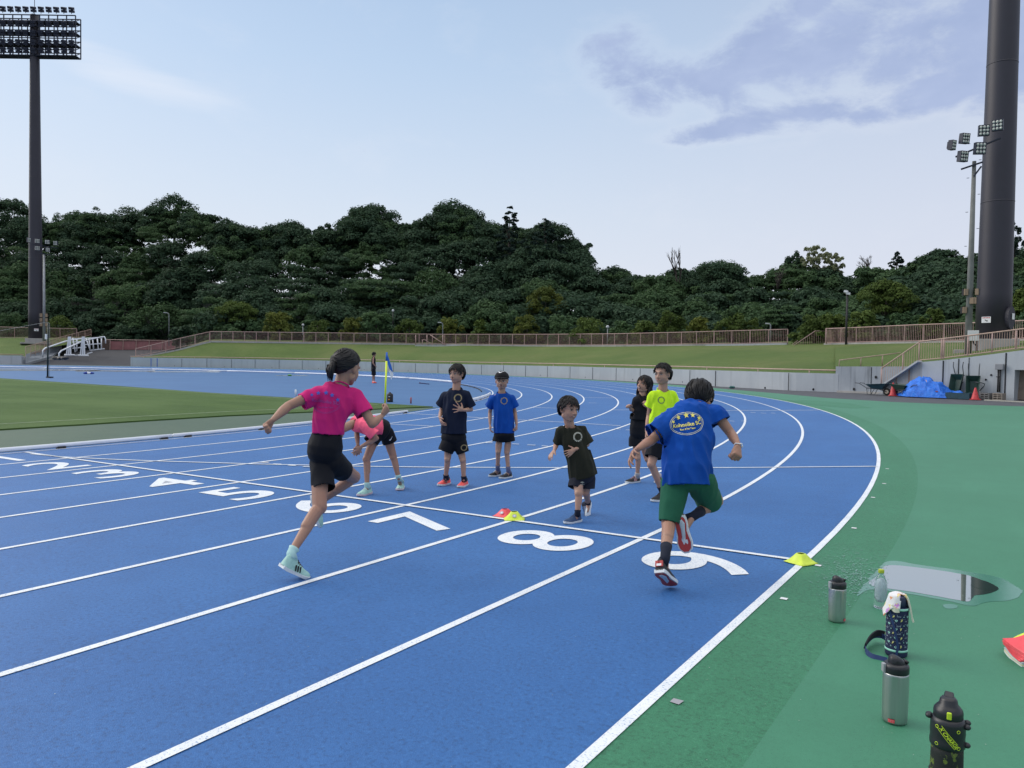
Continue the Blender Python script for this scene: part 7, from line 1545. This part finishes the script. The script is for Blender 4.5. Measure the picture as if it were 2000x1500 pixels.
r = fig('person', 'boy in royal blue shirt with yellow stars and oval print, green shorts, running away', 4.79, J, 1.07, C_(.15, -.75, .65), C_(.10, .70, .70), 0, 1.06, h, dict(hair='bowl',
    top=dict(mat=K_BLUE, amp=.013, diag=2.0, torso=[((1344, 951, .28), (.170, .125)), ((1342, 915, .31), (.168, .128)), ((1344, 870, .37), (.168, .122)), ((1351, 832, .42), (.165, .108)), ((1357, 806, .46), (.150, .085)), ((1361, 795, .485), (.095, .07)), ((1362, 789, .49), (.055, .05))], sleeves=[((1322, 815, .42), (1278, 850, .35), .078, .084), ((1393, 812, .47), (1403, 828, .45), .085, .088)], neck_r=.068),
    bottom=dict(mat=K_GREEN, amp=.010, waist=((1345, 915, .30), (.13, .10)), hips=((1345, 940, .30), (.15, .115)), legs=[((1320, 945, .30), (1307, 1021, .23), .098, .068), ((1368, 940, .31), (1387, 984, .44), .10, .085)]),
    shoes=dict(upper=B1_, sole=W1_, laces=B1_, sock=S_SOCKD, sockh=.11)), skin=SK2, fat=1.12)
for (an, he, to, uu, nm) in (('anR', 'heelR', 'toeR', J['suR'], 1), ('anL', 'heelL', 'toeL', J['suL'], 0)):       # red tread and red heel on both shoes
    g = r['o']; he, to = g(he), g(to); f = (to-he); Ln = f.length; f.normalize(); u = (uu-f*uu.dot(f)).normalized(); s = f.cross(u); par = [c for c in r['root'].children if c.name.startswith('shoe')][0 if not nm else 1]
    Q = lambda x, y, z: he+f*(x*Ln)+s*(y*Ln)+u*(z*Ln); bm = bmesh.new()
    ol = [(.02, .09), (.1, .135), (.25, .14), (.4, .115), (.55, .14), (.72, .175), (.88, .145), (.97, .06)]; vs = [bm.verts.new(Q(x, y, -.012+.035*max(0, (x-.72)/.28)**1.5)) for x, y in ol]+[bm.verts.new(Q(x, -y, -.012+.035*max(0, (x-.72)/.28)**1.5)) for x, y in ol[::-1]]
    f_ = bm.faces.new(vs); bmesh.ops.triangulate(bm, faces=[f_]); from_bm('tread', bm, S_RED, par); bm = bmesh.new()
    loft(bm, [Q(.10, .0, -.022), Q(.2, .035, -.022), Q(.35, .03, -.022), Q(.5, .02, -.022), Q(.62, -.02, -.022)], [(.05*Ln, .004), (.075*Ln, .004), (.055*Ln, .004), (.05*Ln, .004), (.012*Ln, .003)], 8, tuple(s)); from_bm('tread_inlay', bm, S_GREY, par)
    bm = bmesh.new(); box(bm, Q(-.005, 0, .20), (.03, .004, .014), Matrix((s, f, u)).transposed()); from_bm('heel_tab', bm, P_WH, par)
    bm = bmesh.new(); box(bm, Q(.012, .05, .23), (.02, .012, .035), Matrix((s, f, u)).transposed()); box(bm, Q(.012, -.05, .23), (.02, .012, .035), Matrix((s, f, u)).transposed()); from_bm('heel_panel', bm, S_RED, par)
g = r['o']; w_ = g('wrR'); d = (g('hdR')-w_).normalized(); R_ = basis(d, CR); rnd = random.Random(2); bm = bmesh.new()
for i in range(18): a = i*2*pi/18; ellipsoid(bm, w_+R_ @ Vector((.026*cos(a), .024*sin(a), rnd.uniform(-.004, .004))), (.0045,)*3, None, 8, 5)
from_bm('bracelet', bm, P_WH, r['root'], True)
DP = 5.15; k = DP/FPX; rot = .14; cx, cy = 1338.5, 826.5; Xd = CR*cos(rot)+CU*sin(rot); Yd = CU*cos(rot)-CR*sin(rot)
bm = bmesh.new()
for (x, y, s, t) in ((1312, 823.5, 3.9, .3), (1323.5, 815.5, 5.0, .2), (1338.7, 811.0, 6.0, 0), (1351.8, 811, 4.9, -.15), (1364, 816.5, 4.9, -.3)):
    dx = (x-cx)*k; dy = (cy-y)*k; star(bm, dx*cos(rot)+dy*sin(rot), -dx*sin(rot)+dy*cos(rot), s*k, t)
decal(r['root'], r['top'], bm, P(cx, cy, DP), Xd, Yd, P_YEL, 'print', off2=.002)
t = text_bm('Kohnoike SC', 9.8*k, .0007, 1.0); xs = [v.co.x for v in t.verts]; wd_ = max(xs)-min(xs)
for v in t.verts: v.co.x *= 56*k/wd_; v.co.y -= 1.0*k
t2 = text_bm('Run & Fun Team', 4.4*k, .0004); xs = [v.co.x for v in t2.verts]; wd_ = max(xs)-min(xs)
for v in t2.verts: v.co.x = v.co.x*29*k/wd_-1*k; v.co.y -= 9.0*k
merge(t, t2); decal(r['root'], r['top'], t, P(cx, cy+1, DP), Xd, Yd, P_YEL, 'print', off2=.002, maxlen=.01)
bm = ringbm(33.5*k, 20.5*k, .75*k, 90); merge(bm, ringbm(31.0*k, 18.3*k, .65*k, 90)); decal(r['root'], r['top'], bm, P(cx, cy, DP), Xd, Yd, P_CREAM, 'print')
# ---------- girl in coral shirt bending down
g0 = dict(pelvis=(745, 840, .06), chest=(708, 832, -.12), neck=(690, 825, -.18), head=(655, 838, -.28), shL=(718, 836, -.27), shR=(701, 815, -.02), elL=(735, 856, -.22), wrL=(706, 872, -.22), hdL=(697, 884, -.22), elR=(697, 848, -.08), wrR=(699, 868, -.14), hdR=(700, 884, -.16),
    hipL=(734, 850, .0), hipR=(755, 849, .12), knL=(716, 897, -.06), anL=(717, 950, -.10), heelL=G(723, 963.5), toeL=G(700, 970), knR=(768, 892, .16), anR=(779, 935, .14), heelR=G(785, 951), toeR=G(779, 960), fs=1)
g0['lfL'] = C_(-.6, 0, -.8); g0['lfR'] = C_(-.4, 0, -.9)
h = dict(L=dict(palm=C_(-.5, -.3, .8), thumb=C_(-.6, .4, -.4), curl=25), R=dict(palm=C_(.3, 0, -1), thumb=C_(-1, .1, 0), curl=20, spread=.2))
r = fig('person', 'girl in coral shirt and black shorts bending down behind the pink runner', 8.15, g0, 1.0, C_(-.6, -.75, -.2), C_(-.75, .3, -.3), 0, .98, h, dict(hair='tied',
    top=dict(mat=K_CORAL, amp=.012, torso=[((738, 832, .02), (.125, .105)), ((722, 832, -.05), (.125, .10)), ((708, 830, -.12), (.13, .09)), ((697, 826, -.16), (.11, .075)), ((690, 824, -.18), (.06, .055))], sleeves=[((717, 836, -.25), (732, 850, -.24), .062, .064), ((702, 818, -.04), (695, 836, -.07), .066, .064)], neck_r=.075),
    bottom=dict(mat=K_BSH, waist=((737, 833, .02), (.115, .095)), hips=((747, 841, .06), (.125, .10)), legs=[((734, 848, .0), (724, 864, -.04), .082, .082), ((755, 846, .11), (761, 864, .14), .082, .080)]),
    shoes=dict(upper=S_MINT, sole=mat('sole_pink', (.62, .50, .52), .5), laces=W1_, sock=S_SOCKM, sockh=.04)), skin=SK2)
k = 8.1/FPX; decal(r['root'], r['shorts'], swoosh(9*k), P(763.5, 857, 8.2), CR*.7+CU*.7, CU*.7-CR*.7, P_WH, 'hooked_tick')
# ---------- boy in navy
J = dict(pelvis=(886, 862, 0), chest=(889, 794, 0), neck=(891, 761, 0), head=(892, 730, -.01), shL=(869.5, 771, .03), shR=(912, 770, -.03), elL=(862, 802, .10), wrL=(859, 815, -.06), hdL=(862, 825, -.10), elR=(920, 800, .0), wrR=(905, 801, -.15), hdR=(895, 798, -.20),
    hipL=(877, 868, 0), hipR=(897, 868, 0), knL=(874, 897, -.02), anL=(870.5, 934, .03), heelL=G(877, 944.5), toeL=G(856.5, 950), knR=(904, 899, -.02), anR=(906, 937, -.02), heelR=G(911, 947), toeR=G(896, 953.5))
h = dict(L=dict(palm=C_(.8, 0, .3), thumb=C_(.3, .5, -.9), curl=22), R=dict(palm=C_(0, .4, 1), thumb=C_(.1, 1, 0), curl=6, spread=.42, ta=75))
r = fig('person', 'boy in dark navy shirt with gold ring emblem, orange-red shoes, hand at chest', 8.62, J, 1.01, C_(-.50, -.02, -.85), C_(0, 1, 0), 0, .97, h, dict(hair='wet', face=dict(smile=.1, openm=.25, squint=.6),
    top=dict(mat=K_NAVY, torso=[((887, 847, 0), (.148, .112)), ((887, 825, 0), (.142, .108)), ((888, 797, 0), (.138, .10)), ((889.5, 777, 0), (.140, .085)), ((891, 766, 0), (.09, .065)), ((891, 760, 0), (.052, .05))], sleeves=[((870.5, 773, .03), (860.5, 792, .08), .052, .060), ((911, 772, -.03), (921, 795, -.01), .052, .060)]),
    bottom=dict(mat=K_BSH, waist=((887, 842, 0), (.12, .09)), hips=((886, 858, 0), (.14, .105)), legs=[((877, 865, 0), (870.5, 882, 0), .088, .090), ((897, 865, 0), (904, 885, 0), .085, .072)]),
    shoes=dict(upper=S_CORAL, sole=W1_, laces=mat('lace_dark', (.25, .04, .05), .7), stripe=None, sock=S_SOCKD, sockh=.04)), fat=.92)
crest(r['root'], r['top'], P(894, 777.5, 8.5), CR, CU, 8.2*8.5/FPX, P_GOLD, P_GOLD); crest(r['root'], r['shorts'], P(905.5, 875, 8.5), CR, CU, 6.2*8.5/FPX, P_GOLD, P_GOLD)
# ---------- boy with the cap
J = dict(pelvis=(984, 855, 0), chest=(982, 798, 0), neck=(980, 768, 0), head=(980, 744, -.02), shL=(962, 777, .0), shR=(999, 776, .0), elL=(957, 806, .05), wrL=(957, 828, -.01), hdL=(957, 838, -.02), elR=(1006, 806, .04), wrR=(1009, 829, -.02), hdR=(1009, 838, -.03),
    hipL=(975, 860, 0), hipR=(993, 860, 0), knL=(973, 882, -.01), anL=(972, 916, .06), heelL=G(977, 928), toeL=G(955, 932), knR=(990, 884, -.01), anR=(993, 920, -.02), heelR=G(1000, 931.5), toeR=G(974, 936))
h = dict(L=dict(palm=C_(1, 0, 0), thumb=C_(.2, 0, -1), curl=28), R=dict(palm=C_(-1, 0, 0), thumb=C_(-.3, 0, -1), curl=65, tc=40))
r = fig('person', 'boy in blue shirt and black cap standing with arms at his sides', 9.3, J, .95, C_(-.10, -.06, -1), C_(0, 1, -.03), 0, .90, h, dict(hair='short', capped=1, face=dict(smile=.0, openm=.55, squint=.75),
    top=dict(mat=K_BLUE, torso=[((984, 846, 0), (.124, .10)), ((984, 825, 0), (.122, .098)), ((983, 800, 0), (.122, .09)), ((981, 783, 0), (.124, .078)), ((980, 773, 0), (.08, .06)), ((980, 767, 0), (.048, .046))], sleeves=[((963.5, 779.5, 0), (954.5, 795, .04), .053, .054), ((997.5, 778.5, 0), (1006.5, 795, .03), .053, .054)]),
    bottom=dict(mat=K_BSH, waist=((984, 842, 0), (.11, .085)), hips=((984, 852, 0), (.125, .10)), legs=[((974, 856, 0), (973, 863, 0), .070, .074), ((994, 856, 0), (995, 863, 0), .070, .070)]),
    shoes=dict(upper=B1_, sole=W1_, laces=W1_, sock=mat('sock_grey', (.12, .13, .22), .9), sockh=.06)), skin=SK, fat=.92)
crest(r['root'], r['top'], P(984.5, 783, 9.2), CR, CU, 7.2*9.2/FPX, P_GOLD, P_GOLD)
R_ = r['R']; hd = r['head']; s_ = .95; L = lambda x, y, z: hd+R_ @ Vector((x, y, z))*s_; bm = bmesh.new(); rows = []
for i in range(9):
    e_ = (pi/2)*i/8; rows.append([bm.verts.new(L(.094*cos(e_)*cos(a), -.012+.110*cos(e_)*sin(a), .036+.090*sin(e_))) for a in [2*pi*k/28 for k in range(28)]])
for A, B in zip(rows, rows[1:]):
    for k in range(28): bm.faces.new((A[k], A[(k+1) % 28], B[(k+1) % 28], B[k]))
bm.faces.new(rows[0][::-1]); M_CAP = cloth('cap_cloth', (.014, .014, .016)); cap = from_bm('cap', bm, M_CAP, r['root'], True); bm = bmesh.new(); A = []; B = []
for i in range(15):
    a = pi*(.12+.76*i/14); x = cos(a); y = sin(a); A.append(bm.verts.new(L(.093*x, -.012+.109*y, .044))); B.append(bm.verts.new(L(.080*x*1.05, -.012+.109*y+.060*y**1.5, .044-.018*abs(x)-.004)))
for i in range(14): bm.faces.new((A[i], A[i+1], B[i+1], B[i]))
v = from_bm('brim', bm, M_CAP, cap, True); solid(v, .004)
k = 9.2/FPX; decal(r['root'], cap, swoosh(10.5*k), P(979, 727, 9.2), CR, CU, P_WH, 'hooked_tick')
# ---------- small boy in dark olive
J = dict(pelvis=(1137, 927, .03), chest=(1121, 862, 0), neck=(1113, 836, 0), head=(1111, 799, -.03), shL=(1096, 842, -.03), shR=(1137, 839, .05), elL=(1087, 866, .04), wrL=(1083, 879, -.08), hdL=(1077, 887, -.11), elR=(1147, 868, .04), wrR=(1124, 877, -.10), hdR=(1110, 886, -.14),
    hipL=(1129, 934, .0), hipR=(1147, 932, .05), knL=(1130, 964, -.08), anL=(1128, 1006, -.12), heelL=G(1137, 1017), toeL=G(1098, 1024.5), knR=(1144, 962, .06), anR=(1149, 984, .24), heelR=(1153, 983, .27), toeR=G(1149, 1007.5))
J['lfL'] = C_(-.6, 0, -.8); J['lfR'] = C_(-.4, 0, -.9); J['suR'] = C_(-.25, .5, .8)
h = dict(L=dict(palm=C_(.3, -.8, .2), thumb=C_(.7, .3, -.4), curl=12, spread=.15, s=.95), R=dict(palm=C_(.2, -.5, .8), thumb=C_(-.1, 1, .1), curl=10, spread=.15, ta=62, s=.95))
r = fig('person', 'small smiling boy in oversized dark olive shirt looking back over the red and yellow markers', 6.85, J, 1.03, C_(.52, -.10, -.82), C_(.10, 1, -.02), 0, .86, h, dict(hair='wet', face=dict(smile=1.0, openm=.35, squint=.40),
    top=dict(mat=K_OLIVE, amp=.012, torso=[((1139, 931, .03), (.128, .11)), ((1135, 910, .02), (.124, .105)), ((1128, 882, .01), (.120, .098)), ((1120, 858, 0), (.118, .088)), ((1116, 846, 0), (.108, .072)), ((1113.5, 839, 0), (.075, .06)), ((1113, 834, 0), (.05, .048))], sleeves=[((1097, 843, -.02), (1088.5, 866, .02), .050, .056), ((1136, 841, .05), (1149, 867, .05), .052, .062)], neck_r=.07),
    bottom=dict(mat=K_DGREY, waist=((1137, 920, .02), (.10, .085)), hips=((1138, 932, .03), (.115, .095)), legs=[((1128, 936, .0), (1123, 954, -.03), .070, .066), ((1148, 934, .06), (1147, 954, .06), .070, .066)]),
    shoes=dict(upper=S_NAVY, sole=W1_, laces=S_NAVY, sock=S_SOCKD, sockh=.05)), fat=1.0)
crest(r['root'], r['top'], P(1130, 854.5, 6.7), CR, CU, 9.5*6.7/FPX, mat('print_cream2', (.5, .5, .42), .6), P_PALE)
k = 6.8/FPX; bm = bmesh.new(); vs = [bm.verts.new((x*k, y*k, 0)) for x, y in ((-4.5, 0), (0, 2), (4.5, 0), (0, -2))]; bm.faces.new(vs); merge(bm, text_bm('umbro', 3.6*k, .0002), Matrix.Translation((0, -4*k, 0))); decal(r['root'], r['shorts'], bm, P(1138, 943, 6.75), CR, CU, P_PALE, 'print')
# ---------- girl in black behind
J = dict(pelvis=(1248, 862, 0), chest=(1251, 802, 0), neck=(1255, 773, 0), head=(1258, 751, 0), shL=(1243, 780, -.08), shR=(1267, 781, .10), elL=(1241, 806, .0), wrL=(1232, 798, -.12), hdL=(1226, 790, -.16), elR=(1271, 806, .05), wrR=(1265, 796, -.12), hdR=(1262, 786, -.15),
    hipL=(1241, 866, 0), hipR=(1256, 866, .06), knL=(1246, 895, -.03), anL=(1245, 931, .0), heelL=G(1250, 941), toeL=G(1220, 944.5), knR=(1264, 897, .06), anR=(1286, 930, .08), heelR=G(1290, 938.5), toeR=G(1282, 945))
J['lfL'] = C_(-.8, 0, -.6); J['lfR'] = C_(-.5, 0, -.8)
h = dict(L=dict(palm=C_(.6, .1, -.4), thumb=C_(.5, .5, -.6), curl=75, tc=50), R=dict(palm=C_(-.6, 0, .3), thumb=C_(-.4, .5, -.4), curl=70, tc=50))
r = fig('person', 'laughing long-haired girl in loose black clothes with raised fists', 9.0, J, .96, C_(-.70, .22, -.66), C_(.22, .95, .1), 0, .93, h, dict(hair='long', face=dict(smile=1.0, openm=.8, squint=.35),
    top=dict(mat=K_BLACK, amp=.012, torso=[((1249, 820, 0), (.125, .10)), ((1250, 803, 0), (.125, .098)), ((1252, 788, 0), (.12, .085)), ((1254, 779, 0), (.085, .065)), ((1255, 773, 0), (.05, .048))], sleeves=[((1244, 782, -.07), (1238.5, 803, -.02), .050, .060), ((1266, 783, .10), (1270, 803, .07), .050, .060)]),
    bottom=dict(mat=K_BLACK, waist=((1249, 815, 0), (.10, .085)), hips=((1248, 848, 0), (.118, .10)), legs=[((1241, 858, 0), (1242, 871, 0), .080, .084), ((1256, 858, .05), (1258, 871, .06), .080, .084)]),
    shoes=dict(upper=B1_, sole=W1_, laces=mat('lace_pink', (.5, .3, .33), .7), stripe=mat('lace_pink', (.5, .3, .33), .7), sock=mat('sock_pale', (.4, .38, .38), .8), sockh=.05)), skin=SK, fat=.88)
# ---------- boy in neon yellow
J = dict(pelvis=(1293, 857, 0), chest=(1293, 795, 0), neck=(1295, 763, 0), head=(1294, 731, -.02), shL=(1275, 771, -.05), shR=(1314, 771, .05), elL=(1268, 812, .03), wrL=(1263, 842, -.05), hdL=(1262, 854, -.07), elR=(1322, 811, .08), wrR=(1324, 842, .0), hdR=(1324, 854, -.02),
    hipL=(1283, 866, 0), hipR=(1304, 866, .04), knL=(1272, 907, -.06), anL=(1293, 960, .0), heelL=G(1299, 975), toeL=G(1273, 981), knR=(1308, 907, .0), anR=(1312, 952, .2), heelR=G(1318, 968), toeR=G(1300, 973))
J['lfL'] = C_(-.7, 0, -.7); J['lfR'] = C_(-.6, 0, -.7)
h = dict(L=dict(palm=C_(.9, 0, .2), thumb=C_(-.2, 0, -1), curl=28), R=dict(palm=C_(-.9, 0, .2), thumb=C_(0, 0, -1), curl=28))
r = fig('person', 'tallest standing boy in neon yellow shirt and black shorts with red side', 7.9, J, 1.0, C_(-.66, -.02, -.75), C_(0, 1, 0), 0, 1.0, h, dict(hair='short', face=dict(smile=.0, openm=.15, squint=.5),
    top=dict(mat=K_NEON, amp=.010, torso=[((1291, 850, 0), (.138, .105)), ((1291, 828, 0), (.134, .102)), ((1292, 799, 0), (.132, .095)), ((1294, 779, 0), (.134, .082)), ((1295, 768, 0), (.085, .062)), ((1295, 762, 0), (.05, .048))], sleeves=[((1276, 773, -.05), (1268, 794, .0), .050, .058), ((1313, 773, .05), (1319, 795, .07), .050, .058)]),
    bottom=dict(mat=K_BSH, waist=((1293, 845, 0), (.115, .09)), hips=((1293, 858, 0), (.135, .105)), legs=[((1283, 864, 0), (1275, 894, -.04), .088, .086), ((1304, 864, .04), (1309, 894, .02), .088, .08)]),
    shoes=dict(upper=B1_, sole=W1_, laces=B1_, sock=S_SOCKD, sockh=.06)), skin=SK, fat=1.05)
crest(r['root'], r['top'], P(1292, 781.5, 7.8), CR, CU, 7.2*7.8/FPX, P_DK, P_PALE)
k = 7.8/FPX; bm = bmesh.new(); vs = [bm.verts.new((x*k, y*k, 0)) for x, y in ((-2.2, -9), (2.2, -9), (1.6, 8.5), (-1.4, 6))]; bm.faces.new(vs); decal(r['root'], r['shorts'], bm, P(1260.5, 885, 7.8), CR, CU, mat('print_red', (.75, .02, .03), .6), 'side_panel')
# ---------- far man
J = dict(pelvis=(729.5, 718, 0), chest=(729.6, 704, 0), neck=(730, 697.5, 0), head=(730.8, 691.8, 0), shL=(729.3, 699.6, -.18), shR=(729.8, 699.6, .18), elL=(728.6, 709.5, -.25), wrL=(732, 714.5, -.2), hdL=(734, 715, -.15), elR=(729, 709, .25), wrR=(732, 714, .2), hdR=(733, 715, .15),
    hipL=(729.5, 719, -.09), hipR=(729.5, 719, .09), knL=(729.0, 732, -.09), anL=(728, 744, -.1), heelL=G(727.3, 748.2), toeL=G(731.5, 748.6), knR=(731, 732, .09), anR=(730.8, 744, .1), heelR=G(730.0, 748), toeR=G(734.5, 748.3), fs=1)
J['lfL'] = J['lfR'] = C_(1, 0, 0)
h = dict(L=dict(palm=C_(0, -1, 0), thumb=C_(.3, 0, 1), curl=30), R=dict(palm=C_(0, -1, 0), thumb=C_(.3, 0, -1), curl=30))
r = fig('person', 'distant man in black sleeveless top and red shoes by the far kerb', 44.63, J, 1.12, C_(1, 0, -.15), C_(0, 1, 0), 0, 1.32, h, dict(hair='bowl',
    top=dict(mat=K_BLACK, torso=[((729.6, 719, 0), (.16, .12)), ((729.6, 710, 0), (.155, .12)), ((729.6, 703, 0), (.165, .12)), ((729.8, 699.5, 0), (.14, .09)), ((730, 697.6, 0), (.07, .06))], sleeves=[], vox=.012, side=tuple(CF)),
    bottom=dict(mat=K_BSH, side=tuple(CF), waist=((729.6, 717, 0), (.15, .12)), hips=((729.5, 720, 0), (.17, .14)), legs=[((729.5, 721, -.09), (729.3, 733, -.09), .12, .11), ((729.5, 721, .09), (731, 733, .09), .12, .11)]),
    shoes=dict(upper=mat('shoe_bright_red', (.6, .06, .05), .6), sole=mat('shoe_bright_red', (.6, .06, .05), .6), laces=None)), vox=.01, skin=SK2)
